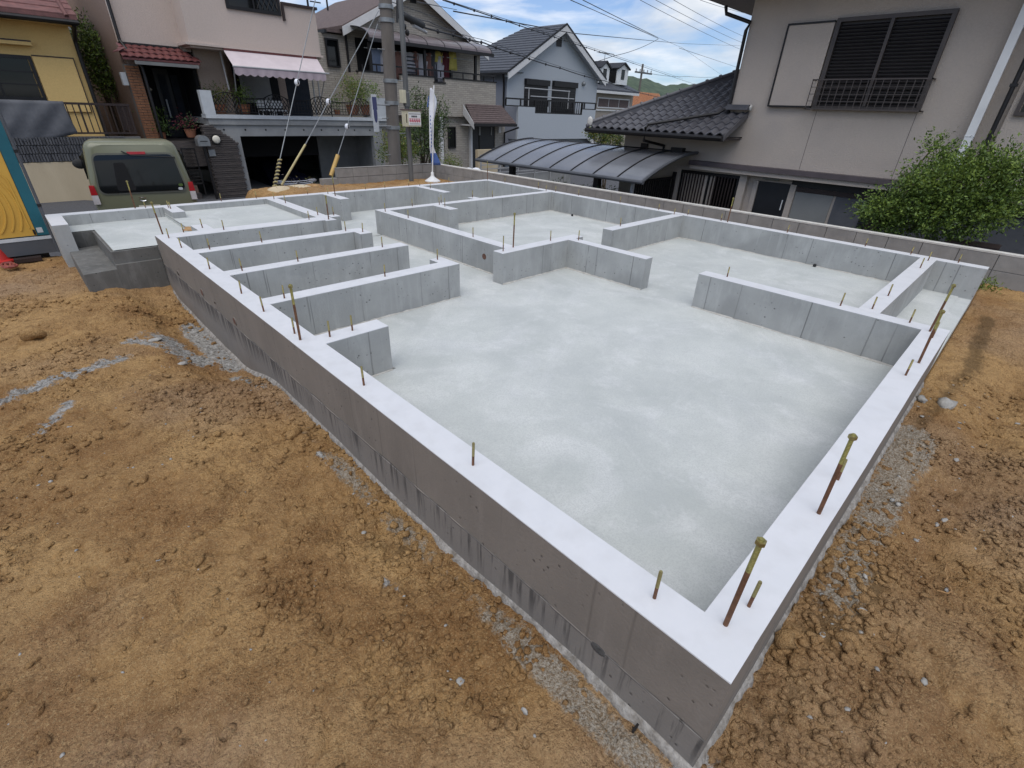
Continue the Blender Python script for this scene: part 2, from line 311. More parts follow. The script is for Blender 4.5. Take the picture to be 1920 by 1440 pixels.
def brick_material(name, c, c2_, mortar, bw, bh, rough=.9):
    mt = bpy.data.materials.new(name); mt.use_nodes = True; t = mt.node_tree; b = t.nodes['Principled BSDF']; b.inputs['Roughness'].default_value = rough
    g = t.nodes.new('ShaderNodeNewGeometry'); sp = t.nodes.new('ShaderNodeSeparateXYZ'); t.links.new(g.outputs['Position'], sp.inputs[0])
    sn = t.nodes.new('ShaderNodeSeparateXYZ'); t.links.new(g.outputs['Normal'], sn.inputs[0])
    u = node_math(t,'ADD', node_math(t,'MULTIPLY', sp.outputs[0], node_math(t,'ABSOLUTE', sn.outputs[1])), node_math(t,'MULTIPLY', sp.outputs[1], node_math(t,'ABSOLUTE', sn.outputs[0])))
    cb = t.nodes.new('ShaderNodeCombineXYZ'); t.links.new(u, cb.inputs[0]); t.links.new(sp.outputs[2], cb.inputs[1])
    br = t.nodes.new('ShaderNodeTexBrick'); br.inputs['Scale'].default_value = 1; br.inputs['Brick Width'].default_value = bw; br.inputs['Row Height'].default_value = bh
    br.inputs['Mortar Size'].default_value = bh*.09; br.inputs['Color1'].default_value = (*c,1); br.inputs['Color2'].default_value = (*c2_,1); br.inputs['Mortar'].default_value = (*mortar,1)
    t.links.new(cb.outputs[0], br.inputs['Vector'])
    col = mixc(t, maprange(t, noise(t, g.outputs['Position'], 1.2, 4), .4, .7, 0, .25), br.outputs['Color'], tuple(v*.7 for v in c))
    t.links.new(col, b.inputs['Base Color'])
    bp = t.nodes.new('ShaderNodeBump'); bp.inputs['Strength'].default_value = .6; bp.inputs['Distance'].default_value = .01
    t.links.new(node_math(t,'SUBTRACT', 1.0, br.outputs['Fac']), bp.inputs['Height']); t.links.new(bp.outputs['Normal'], b.inputs['Normal'])
    MATS[name] = mt
brick_material('wall_tile', (.44,.395,.33), (.35,.315,.265), (.24,.215,.185), .28, .085)

# ------------------------------------------------------------------ object helpers
ROOT = {}
def tag(o, label=None, cat=None, group=None, kind=None):
    if label: o['label'] = label
    if cat: o['category'] = cat
    if group: o['group'] = group
    if kind: o['kind'] = kind
    return o
def thing(name, loc, label, cat, group=None):
    o = bpy.data.objects.new(name, None); COL.objects.link(o); o.location = loc; o.empty_display_size = .1
    ROOT[o.name] = Vector(loc); return tag(o, label, cat, group)
def base_of(p):
    while p.parent: p = p.parent
    return ROOT.get(p.name, Vector((0,0,0)))
class MB:
    def __init__(s): s.v = []; s.f = []; s.mi = []
    def add(s, vs, fs, mi=0):
        n = len(s.v); s.v += [tuple(v) for v in vs]; s.f += [tuple(i+n for i in f) for f in fs]; s.mi += [mi]*len(fs); return s
    def box(s, x0, x1, y0, y1, z0, z1, mi=0):
        if x0 > x1: x0, x1 = x1, x0
        if y0 > y1: y0, y1 = y1, y0
        if z0 > z1: z0, z1 = z1, z0
        return s.add([(x0,y0,z0),(x1,y0,z0),(x1,y1,z0),(x0,y1,z0),(x0,y0,z1),(x1,y0,z1),(x1,y1,z1),(x0,y1,z1)],
                     [(0,3,2,1),(4,5,6,7),(0,1,5,4),(1,2,6,5),(2,3,7,6),(3,0,4,7)], mi)
    def hexa(s, p, mi=0):   # 8 points: bottom loop then top loop
        return s.add(p, [(0,3,2,1),(4,5,6,7),(0,1,5,4),(1,2,6,5),(2,3,7,6),(3,0,4,7)], mi)
    def slab(s, pts, d, mi=0):   # polygon given as 3-D points, thickened by vector d
        n = len(pts); d = Vector(d); a = [Vector(p) for p in pts]
        return s.add(a+[p+d for p in a], [tuple(range(n))[::-1], tuple(range(n, 2*n))]+[(i,(i+1)%n,n+(i+1)%n,n+i) for i in range(n)], mi)
    def tube(s, pts, r, n=8, cap=True, mi=0):
        P = [Vector(p) for p in pts]; R = r if isinstance(r, (list, tuple)) else [r]*len(P); vs = []; fs = []
        ref = Vector((0,0,1)) if abs((P[-1]-P[0]).normalized().z) < .9 else Vector((1,0,0))
        for i, p in enumerate(P):
            t = (P[min(i+1, len(P)-1)]-P[max(i-1, 0)]).normalized(); a = t.cross(ref).normalized(); b = t.cross(a)
            for k in range(n):
                an = 2*math.pi*k/n; vs.append(p+(a*math.cos(an)+b*math.sin(an))*R[i])
        for i in range(len(P)-1):
            for k in range(n): fs.append((i*n+k, i*n+(k+1)%n, (i+1)*n+(k+1)%n, (i+1)*n+k))
        if cap: fs += [tuple(range(n))[::-1], tuple((len(P)-1)*n+k for k in range(n))]
        return s.add(vs, fs, mi)
    def lathe(s, c, prof, n=16, mi=0):  # prof: list of (r, z)
        vs = []; fs = []
        for r, z in prof:
            for k in range(n): vs.append((c[0]+r*math.cos(2*math.pi*k/n), c[1]+r*math.sin(2*math.pi*k/n), c[2]+z))
        for i in range(len(prof)-1):
            for k in range(n): fs.append((i*n+k, i*n+(k+1)%n, (i+1)*n+(k+1)%n, (i+1)*n+k))
        fs += [tuple(range(n))[::-1], tuple((len(prof)-1)*n+k for k in range(n))]
        return s.add(vs, fs, mi)
    def ball(s, c, r, n=10, sc=(1,1,1), mi=0):
        prof = [(r*math.sin(math.pi*i/n), -r*math.cos(math.pi*i/n)) for i in range(n+1)]
        vs = []; fs = []; k2 = n*2
        for rr, z in prof:
            for k in range(k2): vs.append((c[0]+sc[0]*max(rr,1e-4)*math.cos(2*math.pi*k/k2), c[1]+sc[1]*max(rr,1e-4)*math.sin(2*math.pi*k/k2), c[2]+sc[2]*z))
        for i in range(n):
            for k in range(k2): fs.append((i*k2+k, i*k2+(k+1)%k2, (i+1)*k2+(k+1)%k2, (i+1)*k2+k))
        return s.add(vs, fs, mi)
    def build(s, name, mats, parent=None, smooth=False, bevel=0, loc=None):
        if isinstance(mats, str): mats = [mats]
        b = base_of(parent) if parent else Vector(loc or (0,0,0))
        me = bpy.data.meshes.new(name); me.from_pydata([Vector(v)-b for v in s.v], [], s.f)
        for q in mats: me.materials.append(MATS[q])
        me.polygons.foreach_set('material_index', s.mi)
        bm = bmesh.new(); bm.from_mesh(me); bmesh.ops.recalc_face_normals(bm, faces=bm.faces)
        if bevel: bmesh.ops.bevel(bm, geom=bm.edges[:], offset=bevel, segments=2, profile=.7, affect='EDGES', clamp_overlap=True)
        bm.to_mesh(me); bm.free()
        if smooth:
            me.polygons.foreach_set('use_smooth', [True]*len(me.polygons))
            try: me.set_sharp_from_angle(angle=math.radians(38))
            except Exception: pass
        o = bpy.data.objects.new(name, me); COL.objects.link(o)
        if parent: o.parent = parent
        else: o.location = b; ROOT[o.name] = b
        return o
def part(name, mat, parent, *boxes, bevel=0, **k):
    q = MB()
    for bx in boxes: q.box(*bx)
    return q.build(name, mat, parent, bevel=bevel, **k)
def put(mesh, name, parent, loc, rot=None, scale=None):   # copy of a shared mesh; loc in world metres
    o = bpy.data.objects.new(name, mesh); COL.objects.link(o); o.parent = parent
    o.location = Vector(loc)-base_of(parent) if parent else loc
    if rot: o.rotation_euler = rot
    if scale: o.scale = scale
    return o
def mesh_of(mb, name, mats, smooth=False, bevel=0):
    o = mb.build(name, mats, smooth=smooth, bevel=bevel); me = o.data; bpy.data.objects.remove(o); return me

# numpy noise
def vnoise(x, y, s, seed=0):
    x = x/s+seed*17.3; y = y/s-seed*9.1; xi = np.floor(x).astype(np.int64); yi = np.floor(y).astype(np.int64); fx = x-xi; fy = y-yi
    def h(a, b):
        n = (a*374761393 + b*668265263 + seed*974711) & 0x7fffffff; n = ((n ^ (n >> 13))*1274126177) & 0x7fffffff; return ((n ^ (n >> 16)) & 0xffff)/65535.0
    u = fx*fx*fx*(fx*(fx*6-15)+10); v = fy*fy*fy*(fy*(fy*6-15)+10)
    return (h(xi,yi)*(1-u)+h(xi+1,yi)*u)*(1-v)+(h(xi,yi+1)*(1-u)+h(xi+1,yi+1)*u)*v
def fbm(x, y, s, o=4, seed=0, g=.5):
    r = 0; a = 1; t = 0
    for i in range(o): r = r+a*vnoise(x, y, s/(2**i), seed+i*3); t += a; a *= g
    return r/t*2-1
def worley(x, y, s, seed=0):
    x = x/s; y = y/s; xi = np.floor(x).astype(np.int64); yi = np.floor(y).astype(np.int64); d = np.full(x.shape, 9.); 
    for i in (-1,0,1):
        for j in (-1,0,1):
            a = xi+i; b = yi+j; n = (a*374761393+b*668265263+seed*974711) & 0x7fffffff; n = ((n ^ (n >> 13))*1274126177) & 0x7fffffff
            px = a+((n >> 3) & 1023)/1023.; py = b+((n >> 13) & 1023)/1023.; d = np.minimum(d, (x-px)**2+(y-py)**2)
    return np.sqrt(d)
def worley2(x, y, s, seed=0):
    x = x/s; y = y/s; xi = np.floor(x).astype(np.int64); yi = np.floor(y).astype(np.int64); d1 = np.full(x.shape, 9.); d2 = np.full(x.shape, 9.); hh = np.zeros(x.shape)
    for i in (-1,0,1):
        for j in (-1,0,1):
            a = xi+i; b = yi+j; n = (a*374761393+b*668265263+seed*974711) & 0x7fffffff; n = ((n ^ (n >> 13))*1274126177) & 0x7fffffff
            px = a+((n >> 3) & 1023)/1023.; py = b+((n >> 13) & 1023)/1023.; d = (x-px)**2+(y-py)**2
            c = d < d1; d2 = np.where(c, d1, np.minimum(d2, d)); hh = np.where(c, ((n >> 7) & 255)/255., hh); d1 = np.where(c, d, d1)
    return np.sqrt(d1), np.sqrt(d2), hh
def sstep(a, b, x):
    t = np.clip((x-a)/(b-a), 0, 1); return t*t*(3-2*t)
#PART2
# ------------------------------------------------------------------ ground
def ground_z(x, y, fine=True):
    z = -.50 + .035*fbm(x, y, 2.2, 3, 1) + .016*fbm(x, y, .6, 3, 5)
    near = np.exp(-(np.maximum(-x, 0)/.45)**2)*(x < .3)
    z = z - near*(.035*sstep(.6, 1.4, y)) - .17*sstep(3.3, 4.2, y)*(1-sstep(6.1, 6.7, y))*np.exp(-(np.maximum(-x, 0)/.40)**4)*(x < .4)
    z = z + .05*np.exp(-((x+1.1)/.7)**2-((y-3.2)/1.3)**2) + .03*np.exp(-((x+.9)/.35)**2-((y-1.6)/.5)**2)
    z = z - .02*np.exp(-((x+2.2)/.5)**2)
    r = (y < 0)
    z = np.where(r, z+.03*sstep(0, 1.5, x), z)
    fur = -.45+.10*np.sin(x*.9)
    z = z - r*.055*np.exp(-((y-fur)/.13)**2)*sstep(.9, 1.8, x)*(1-sstep(5.6, 6.6, x)) + r*.025*np.exp(-((y-fur+.35)/.16)**2)*sstep(.6, 1.6, x)
    back = (y > 8.3)
    z = np.where(back & (x > 2.3), -.42+.02*fbm(x, y, .7, 3, 8)+.10*np.exp(-((x-3.6)/.75)**2-((y-11.6)/.6)**2), z)
    drop = back*sstep(8.5, 9.1, y)*(1-sstep(2.2, 2.9, x))
    z = z*(1-drop)-1.46*drop
    return z
def fine_z(x, y):
    m1 = sstep(-.12, .22, fbm(x, y, .9, 4, 21)-.16*sstep(-.9, -1.8, x)*(y < 2.5)); m2 = sstep(-.1, .25, fbm(x, y, .5, 3, 33))
    f = .014*fbm(x, y, .16, 4, 41, .62) + .009*(.4+m1)*fbm(x, y, .05, 3, 47, .7)
    w1 = worley(x+.02*fbm(x, y, .1, 2, 3), y, .075, 4); w2 = worley(x, y, .032, 9); w3 = worley(x, y, .15, 14)
    f = f + (.25+.75*m1)*(.008*np.clip(1-w1*1.4, 0, 1)+.007*np.clip(1-w2*1.4, 0, 1)) + m2*m1*.010*np.clip(1-w3*1.6, 0, 1)
    wx = x+.025*fbm(x, y, .12, 3, 3); wy = y+.025*fbm(x, y, .12, 3, 13)
    for s_, amp, sd, mk in ((.110, .022, 31, m2*m1), (.058, .017, 37, m1*(.3+.7*m2)), (.031, .012, 43, .22+.78*m1)):
        a1, a2, hh = worley2(wx, wy, s_, sd); f = f + mk*amp*((hh-.35)*sstep(.02, .16, a2-a1)*(1-.5*a1) - .35*(1-sstep(.0, .10, a2-a1)))
    rid = 1-np.abs(fbm(x, y, .35, 4, 61, .6)); f = f - .016*sstep(.90, 1.0, rid)*(1-m1*.5)
    edge = np.exp(-(np.maximum(-x, 0)/.07)**2)*(x < .1)*(y > -.1) + np.exp(-(np.maximum(-y, 0)/.06)**2)*(y < .1)
    return f*(1-.3*np.clip(edge, 0, 1))
def axis(segs):
    r = []
    for a, b, d in segs: r.append(np.arange(a, b, d))
    return np.concatenate(r+[np.array([segs[-1][1]])])
GX = axis([(-9,-4,.07),(-4,-2.6,.022),(-2.6,1.6,.0105),(1.6,4,.018),(4,7.82,.03)])
GY = axis([(-5,-2.6,.05),(-2.6,-1.3,.02),(-1.3,2.8,.0105),(2.8,5,.015),(5,8.6,.022),(8.6,12.2,.06)])
XX, YY = np.meshgrid(GX, GY)
ZZ = ground_z(XX, YY)+fine_z(XX, YY)
nx, ny = len(GX), len(GY)
ii = np.arange(nx*ny).reshape(ny, nx)
q = np.stack([ii[:-1,:-1], ii[:-1,1:], ii[1:,1:], ii[1:,:-1]], -1).reshape(-1,4)
cx = (XX[:-1,:-1]+XX[1:,1:]).ravel()/2; cy = (YY[:-1,:-1]+YY[1:,1:]).ravel()/2
inside = (cx > .12) & (cx < 6.25) & (cy > .12) & (cy < 8.2)
inside |= (cx > -.55) & (cx < .2) & (cy > 6.6) & (cy < 8.2)
q = q[~inside]
def grid_mesh(name, V, Q, mat):
    me = bpy.data.meshes.new(name); me.vertices.add(len(V)); me.vertices.foreach_set('co', V.astype(np.float32).ravel())
    me.loops.add(Q.size); me.loops.foreach_set('vertex_index', Q.ravel().astype(np.int32))
    k = Q.shape[1]; me.polygons.add(len(Q)); me.polygons.foreach_set('loop_start', (np.arange(len(Q))*k).astype(np.int32))
    me.polygons.foreach_set('loop_total', np.full(len(Q), k, np.int32)); me.update(calc_edges=True); me.materials.append(MATS[mat])
    return me
V = np.stack([XX.ravel(), YY.ravel(), ZZ.ravel()], 1)
used = np.zeros(len(V), bool); used[q.ravel()] = True; remap = np.cumsum(used)-1
V = V[used]; q = remap[q]
gm = grid_mesh('soil_ground', V, q, 'site_soil')
x, y = V[:,0], V[:,1]
def seg(px, py, ax, ay, bx, by):
    t = np.clip(((px-ax)*(bx-ax)+(py-ay)*(by-ay))/((bx-ax)**2+(by-ay)**2), 0, 1); return np.hypot(px-ax-t*(bx-ax), py-ay-t*(by-ay))
sl = np.exp(-(np.maximum(-x, 0)/.05)**2)*(x < .1)*(y > -.06)*.36 + np.exp(-(np.maximum(-y-.0, 0)/.05)**2)*(y < .1)*(x > -.1)*.28
for a in [((430,650),(350,585),.12,1.05),((370,650),(300,625),.17,.72),((330,650),(250,640),.10,.62),((230,680),(150,712),.10,.72),((140,715),(60,745),.11,.78),((60,745),(0,770),.10,.6),((140,770),(85,830),.055,.66),((430,680),(490,725),.06,.72),((600,850),(640,890),.04,.5),((715,1083),(745,1100),.035,.55)]:
    A = onz(a[0], -.52); B = onz(a[1], -.52); sl = np.maximum(sl, a[3]*np.exp(-(seg(x, y, A[0], A[1], B[0], B[1])/a[2])**2))
gv = (x < .05)*(y > -.2)*np.exp(-((x+.10)/.085)**2)*(.35+.5*sstep(-.1, .5, fbm(x, y, .9, 3, 71)))*(1-sstep(3.0, 3.8, y))
gv = np.maximum(gv, (x > .5)*(y < .05)*np.exp(-((y+.12)/.13)**2)*(.72+.35*sstep(-.3, .3, fbm(x, y, .6, 3, 75)))*sstep(.7, 1.1, x)*(1-sstep(2.7, 3.1, x)))
pale = sstep(.0, .9, -x-.9-.15*y)*(1-sstep(3, 4.5, y))*(.5+.5*sstep(-.3, .3, fbm(x, y, 1.2, 3, 81)))
dp = np.zeros(len(x))
for a in [((1625,1090),(1545,1200),.12,.9),((1850,600),(1815,700),.09,.85),((1815,700),(1700,830),.07,.7),((1640,960),(1560,1010),.05,.6),((1500,1290),(1440,1400),.10,.5),((560,740),(480,700),.10,.5),((230,600),(330,560),.12,.5),((700,1010),(800,1050),.09,.5)]:
    A = onz(a[0], -.5); B = onz(a[1], -.5); dp = np.maximum(dp, a[3]*np.exp(-(seg(x, y, A[0], A[1], B[0], B[1])/a[2])**2))
for nm, ar in (('damp', dp), ('slurry', sl), ('gravel', gv), ('pale', pale)):
    at = gm.attributes.new(nm, 'FLOAT', 'POINT'); at.data.foreach_set('value', ar.astype(np.float32))
gm.polygons.foreach_set('use_smooth', np.ones(len(gm.polygons), bool))
go = bpy.data.objects.new('soil_ground', gm); COL.objects.link(go); tag(go, kind='structure')

# loose clods, crumbs and stones lying on the soil (numpy icospheres joined into one mesh)
bm = bmesh.new(); bmesh.ops.create_icosphere(bm, subdivisions=1, radius=1); ICO = np.array([v.co[:] for v in bm.verts]); ICF = np.array([[v.index for v in f.verts] for f in bm.faces]); bm.free()
bm = bmesh.new(); bmesh.ops.create_icosphere(bm, subdivisions=2, radius=1); IC2 = np.array([v.co[:] for v in bm.verts]); IF2 = np.array([[v.index for v in f.verts] for f in bm.faces]); bm.free()
def scatter(name, n, box, smin, smax, mat, mask=None, flat=.62, power=2.6):
    X = rng.uniform(box[0], box[1], n); Y = rng.uniform(box[2], box[3], n)
    keep = ~((X > -.012) & (X < 6.6) & (Y > -.012) & (Y < 8.5)) & ~((X > -.8) & (X < .1) & (Y > 6.4)) & ~((X < -.7) & (Y > 8.2))
    if mask is not None: keep &= rng.uniform(0, 1, n) < mask(X, Y)
    X = X[keep]; Y = Y[keep]; n = len(X); S = smin+(smax-smin)*rng.uniform(0, 1, n)**power
    Z = ground_z(X, Y)+fine_z(X, Y)-S*.05

    P = ICO[None]*(1+rng.uniform(-.42, .32, (n, len(ICO), 1)))
    P = P*np.stack([rng.uniform(.7, 1.5, n), rng.uniform(.6, 1.2, n), rng.uniform(.4, .85, n)*flat/.62], 1)[:,None,:]
    a = rng.uniform(0, 6.28, n); c_, s_ = np.cos(a)[:,None], np.sin(a)[:,None]
    P = np.stack([P[...,0]*c_-P[...,1]*s_, P[...,0]*s_+P[...,1]*c_, P[...,2]], -1)*S[:,None,None]
    P += np.stack([X, Y, Z+S*.18], 1)[:,None,:]
    Q = (ICF[None]+(np.arange(n)*len(ICO))[:,None,None]).reshape(-1,3)
    me = grid_mesh(name, P.reshape(-1,3), Q, mat); o = bpy.data.objects.new(name, me); COL.objects.link(o)
    return tag(o, kind='stuff')
cm = lambda X, Y: .10+.90*sstep(-.1, .22, fbm(X, Y, .9, 4, 21))*sstep(-.1, .5, fbm(X, Y, .4, 3, 90)+.2)
tag(scatter('loose_clods', 26000, (-3.2, 0, -1.6, 3.6), .0035, .024, 'site_soil', cm, power=2.3), 'brown crumbs and clods of soil left of the foundation', 'soil clods')
tag(scatter('loose_clods', 12000, (-3.6, 0, 3.6, 8.4), .005, .026, 'site_soil', cm, power=2.4), 'brown crumbs of soil towards the concrete step', 'soil clods')
tag(scatter('loose_clods', 22000, (-.5, 4.2, -1.9, -.02), .0035, .022, 'site_soil', cm, power=2.0), 'brown crumbs and clods of soil right of the foundation', 'soil clods')
tag(scatter('loose_clods', 1500, (-.2, 1.6, -.40, -.02), .004, .026, 'site_soil', None, power=2.6), 'larger broken clods piled along the right foundation edge', 'soil clods')
tag(scatter('stone_chips', 220, (-2.8, 0, -1.4, 4.2), .004, .013, 'grey_stone', None, .4, 3), 'grey stone chips and mortar crumbs on the soil', 'stone chips')
tag(scatter('stone_chips', 300, (-.3, 4.0, -.9, -.02), .004, .017, 'grey_stone', lambda X, Y: np.exp(-((Y+.2)/.25)**2), .35, 2.5), 'grey mortar flakes beside the right foundation edge', 'stone chips')

def stone(name, p, s, mat, label, cat, sc=(1,1,.6), z=-.5, rot=0, rough=.18, sink=.15):
    P = onz(p, z); gz = float(ground_z(np.array([P[0]]), np.array([P[1]]))[0]+fine_z(np.array([P[0]]), np.array([P[1]]))[0])
    V_ = IC2*(1+rng.uniform(-rough, rough, (len(IC2), 1))*1.1+.12*np.sin(IC2[:,[0]]*5+IC2[:,[1]]*4))*np.array(sc)*s
    ca, sa = math.cos(rot), math.sin(rot); V_ = np.stack([V_[:,0]*ca-V_[:,1]*sa, V_[:,0]*sa+V_[:,1]*ca, V_[:,2]], 1)
    me = grid_mesh(name, V_, IF2, mat); me.polygons.foreach_set('use_smooth', np.ones(len(me.polygons), bool))
    o = bpy.data.objects.new(name, me); COL.objects.link(o); o.location = (P[0], P[1], gz+s*sc[2]*(1-2*sink)*.6); return tag(o, label, cat)
stone('soil_clod', (65,632), .085, 'site_soil', 'big round brown clod lying alone at the far left of the soil', 'clod', (1,1,.75))
stone('soil_clod', (550,812), .038, 'site_soil', 'brown oval clod at the edge of the gravel strip left of the wall', 'clod', (1.5,.9,.7), rot=.5)
stone('soil_clod', (272,912), .026, 'site_soil', 'small round pale clod among cracked soil in the left foreground', 'clod', (1,1,.7))
stone('soil_clod', (706,1083), .036, 'site_soil', 'flat round orange clod beside a grey mortar smear', 'clod', (1,1,.35))
stone('soil_clod', (312,775), .022, 'site_soil', 'small oval stone-like clod in the middle of the left soil', 'clod', (1.4,.8,.5), rot=.2)
stone('soil_clod', (820,1043), .030, 'site_soil', 'brown clod touching the concrete strip at the middle of the left wall', 'clod', (1.3,1,.7), rot=.8)
stone('soil_clod', (840,1085), .028, 'site_soil', 'brown clod just below the one touching the concrete strip', 'clod', (1.3,1,.6), rot=.3)
stone('soil_clod', (1462,1212), .040, 'site_soil', 'largest rough clod against the right foundation edge', 'clod', (1,1,.9), rough=.3)
stone('soil_clod', (1488,1250), .034, 'site_soil', 'rough clod just below the largest one at the right edge', 'clod', (1.2,1,.8), rough=.3)
stone('soil_clod', (1398,1340), .034, 'site_soil', 'rough clod at the bottom of the right foundation edge', 'clod', (1,1.2,.8), rough=.3)
stone('soil_clod', (430,1375), .022, 'site_soil', 'pale angular clod at the bottom of the left soil', 'clod', (1.2,1,.6), rough=.25)
stone('grey_rock', (1768,769), .052, 'grey_stone', 'grey rounded rock on the soil right of the foundation', 'rock', (1.35,.95,.8), rot=-.4)
stone('grey_rock', (1722,762), .030, 'grey_stone', 'smaller grey mortar lump left of the grey rock', 'rock', (1.4,1,.7), rot=.4, rough=.3)
stone('stone_chip', (862,1279), .015, 'grey_stone', 'pale grey stone chip in the lower middle of the left soil', 'stone', (1.2,1,.5), rough=.3)
stone('stone_chip', (845,1277), .010, 'grey_stone', 'tiny grey chip left of the pale stone chip', 'stone', (1,1,.5), rough=.3)
stone('stone_chip', (983,1338), .013, 'grey_stone', 'thin upright grey mortar flake in the bottom middle soil', 'stone', (.5,1.2,1.0), rough=.3)
stone('stone_chip', (1002,1383), .006, 'grey_stone', 'small round pale pebble at the bottom of the left soil', 'stone', (1,1,.7))
stone('stone_chip', (681,990), .011, 'grey_stone', 'round pale pebble near the middle of the left soil', 'stone', (1.2,1,.5))
stone('mortar_flake', (295,650), .05, 'grey_stone', 'flat grey mortar slab lying on the slurry patch', 'stone', (1.5,.8,.22), z=-.6, rot=.3)
stone('mortar_flake', (362,615), .035, 'grey_stone', 'rounded grey mortar piece in the trench by the wall', 'stone', (1.2,.9,.35), z=-.65)
stone('mortar_flake', (340,672), .030, 'grey_stone', 'small grey mortar lump below the slurry patch', 'stone', (1.3,.8,.5))
stone('mortar_flake', (1533,1205), .013, 'grey_stone', 'white flat mortar flake near the lower right edge', 'stone', (1.2,.8,.3))
stone('mortar_flake', (1722,1290), .012, 'grey_stone', 'pale oval pebble in the lower right soil', 'stone', (1.4,.9,.5))
stone('mortar_flake', (1790,867), .020, 'grey_stone', 'white angular flake right of the rock and the furrow', 'stone', (1.2,.7,.3))
stone('mortar_flake', (1772,975), .020, 'grey_stone', 'white flat flake in the middle of the right soil', 'stone', (1.5,.6,.3), rot=-.4)
# root lying on the right soil
rp = [(1768,1065),(1764,1082),(1767,1098),(1760,1105),(1770,1118),(1772,1125),(1764,1129),(1752,1124),(1745,1122)]
rt = MB(); pts = []
for p in rp:
    P = onz(p, -.50); pts.append((P[0], P[1], float(ground_z(np.array([P[0]]), np.array([P[1]]))[0])+.022))
rt.tube(pts, [.0022]*4+[.0035]*5, 6); tag(rt.build('dry_root', 'clod_soil', smooth=True), 'thin curled dry root on the soil right of the foundation', 'root')

# outer ground, street and neighbour lot
def flat(name, pts, z, mat, kind='structure'):
    o = MB().add([(a, b, z if not callable(z) else z(a, b)) for a, b in pts], [tuple(range(len(pts)))]).build(name, mat); return tag(o, kind=kind)
flat('ground', [(-900,-900),(900,-900),(900,900),(-900,900)], -2.3, 'earth_far')
sxs = [-30, .3, 2.6, 9]; szs = [-1.06, -1.06, -1.40, -1.42]; sm0 = MB(); sm0.add([(X, Y, Z) for X, Z in zip(sxs, szs) for Y in (9.0, 26)], [(i*2, i*2+2, i*2+3, i*2+1) for i in range(3)])
o = sm0.build('street', 'asphalt'); tag(o, kind='structure')
flat('cross_street', [(7.99,11.0),(14.5,11.0),(60,26),(9,26)], -1.9, 'asphalt')
flat('neighbour_yard', [(7.99,-30),(40,-30),(40,30),(7.99,30)], -1.95, 'earth_far')
o = MB().box(-9,7.8,-5,8.4,-2.2,-.95).build('subsoil', 'clod_soil'); tag(o, kind='structure')
# hills
hv = []; hf = []
xs = np.linspace(-600, 2600, 170); 
for i, hx in enumerate(xs):
    h = float(np.interp(hx, [-600,300,650,900,1000,1096,1250,1320,1384,1550,1700,2100,2600], [-6,0,8,45,78,83,72,73,80,88,106,60,10]))+2.0*math.sin(hx/23)+1.5*math.sin(hx/9.3)
    hv += [(hx, 620, -4), (hx, 680, h*.62), (hx, 760, h), (hx, 900, -4)]
for i in range(len(xs)-1):
    for k in range(3): hf.append((i*4+k, (i+1)*4+k, (i+1)*4+k+1, i*4+k+1))
o = MB().add(hv, hf).build('hills', 'hill_green', smooth=True); tag(o, kind='structure')

# ------------------------------------------------------------------ house foundation
fnd = thing('house_foundation', (0,0,-.5), 'low grey concrete house foundation with white levelled wall tops and anchor bolts', 'foundation')
def wave(x, y, z, k):
    return k*(math.sin(x*3.1+y*2.3)*.5+math.sin(x*7.7-y*5.9+1)*.3+math.sin(x*17+y*13)*.2)
def wall(c, z0=-.9, z1=0, mats=('formed_concrete','levelling_screed'), name='foundation_wall'):
    # c: four plan corners going round; subdivided along the long way
    a, b, cc, d = [Vector((p[0], p[1], 0)) for p in c]
    if (b-a).length < (cc-b).length: a, b, cc, d = b, cc, d, a
    n = max(2, int((b-a).length/.10)); vs = []; fs = []; mi = []
    for i in range(n+1):
        t = i/n
        for P in (a.lerp(b, t), d.lerp(cc, t)):
            k = wave(P.x, P.y, 0, .0012)
            vs += [(P.x, P.y, z0), (P.x+k, P.y+k, z1-.004), (P.x+k*.7, P.y+k*.7, z1)]
    m_ = MB()
    for i in range(n):
        o0 = i*6; o1 = (i+1)*6
        m_f = [((o0,o1,o1+1,o0+1),0), ((o0+1,o1+1,o1+2,o0+2),1), ((o0+2,o1+2,o1+5,o0+5),1), ((o0+5,o1+5,o1+4,o0+4),1), ((o0+4,o1+4,o1+3,o0+3),0)]
        for f, k in m_f: fs.append(f); mi.append(k)
    for o0 in (0, n*6): fs += [(o0,o0+1,o0+4,o0+3), (o0+1,o0+2,o0+5,o0+4)]; mi += [0,1]
    m_.v = vs; m_.f = fs; m_.mi = mi
    return m_.build(name, list(mats), fnd)
def rw(x0, x1, y0, y1, **k): return wall([(x0,y0),(x1,y0),(x1,y1),(x0,y1)], **k)
OUT = ('outer_concrete','levelling_screed','formed_concrete')
def outer_front():
    # the long left wall: outer face in the darker outer_concrete, inner face formed
    n = 64; vs = []; m_ = MB(); fs = []; mi = []
    for i in range(n+1):
        y_ = 6.475*i/n
        for X in (0.0, .15):
            k = wave(X, y_, 0, .0012); vs += [(X, y_, -.95), (X+k*.6, y_, -.311), (X+k*.6+(.0025 if X == 0 else 0), y_, -.309), (X+k, y_, -.004), (X+k*.7+(.001 if X == 0 else 0), y_, 0)]
    for i in range(n):
        a = i*10; b = a+10
        for k in range(4): fs += [(a+k, b+k, b+k+1, a+k+1)]; mi += [0 if k < 3 else 1]
        fs.append((a+4, b+4, b+9, a+9)); mi.append(1)
        for k in range(4): fs += [(a+5+k, b+5+k, b+6+k, a+6+k)]; mi += [2 if k < 3 else 1]
    for a in (0, n*10):
        for k in range(4): fs.append((a+k, a+k+1, a+6+k, a+5+k)); mi.append(0 if k < 3 else 1)
    m_.v = vs; m_.f = fs; m_.mi = mi; return m_.build('foundation_wall', list(OUT), fnd)
outer_front()
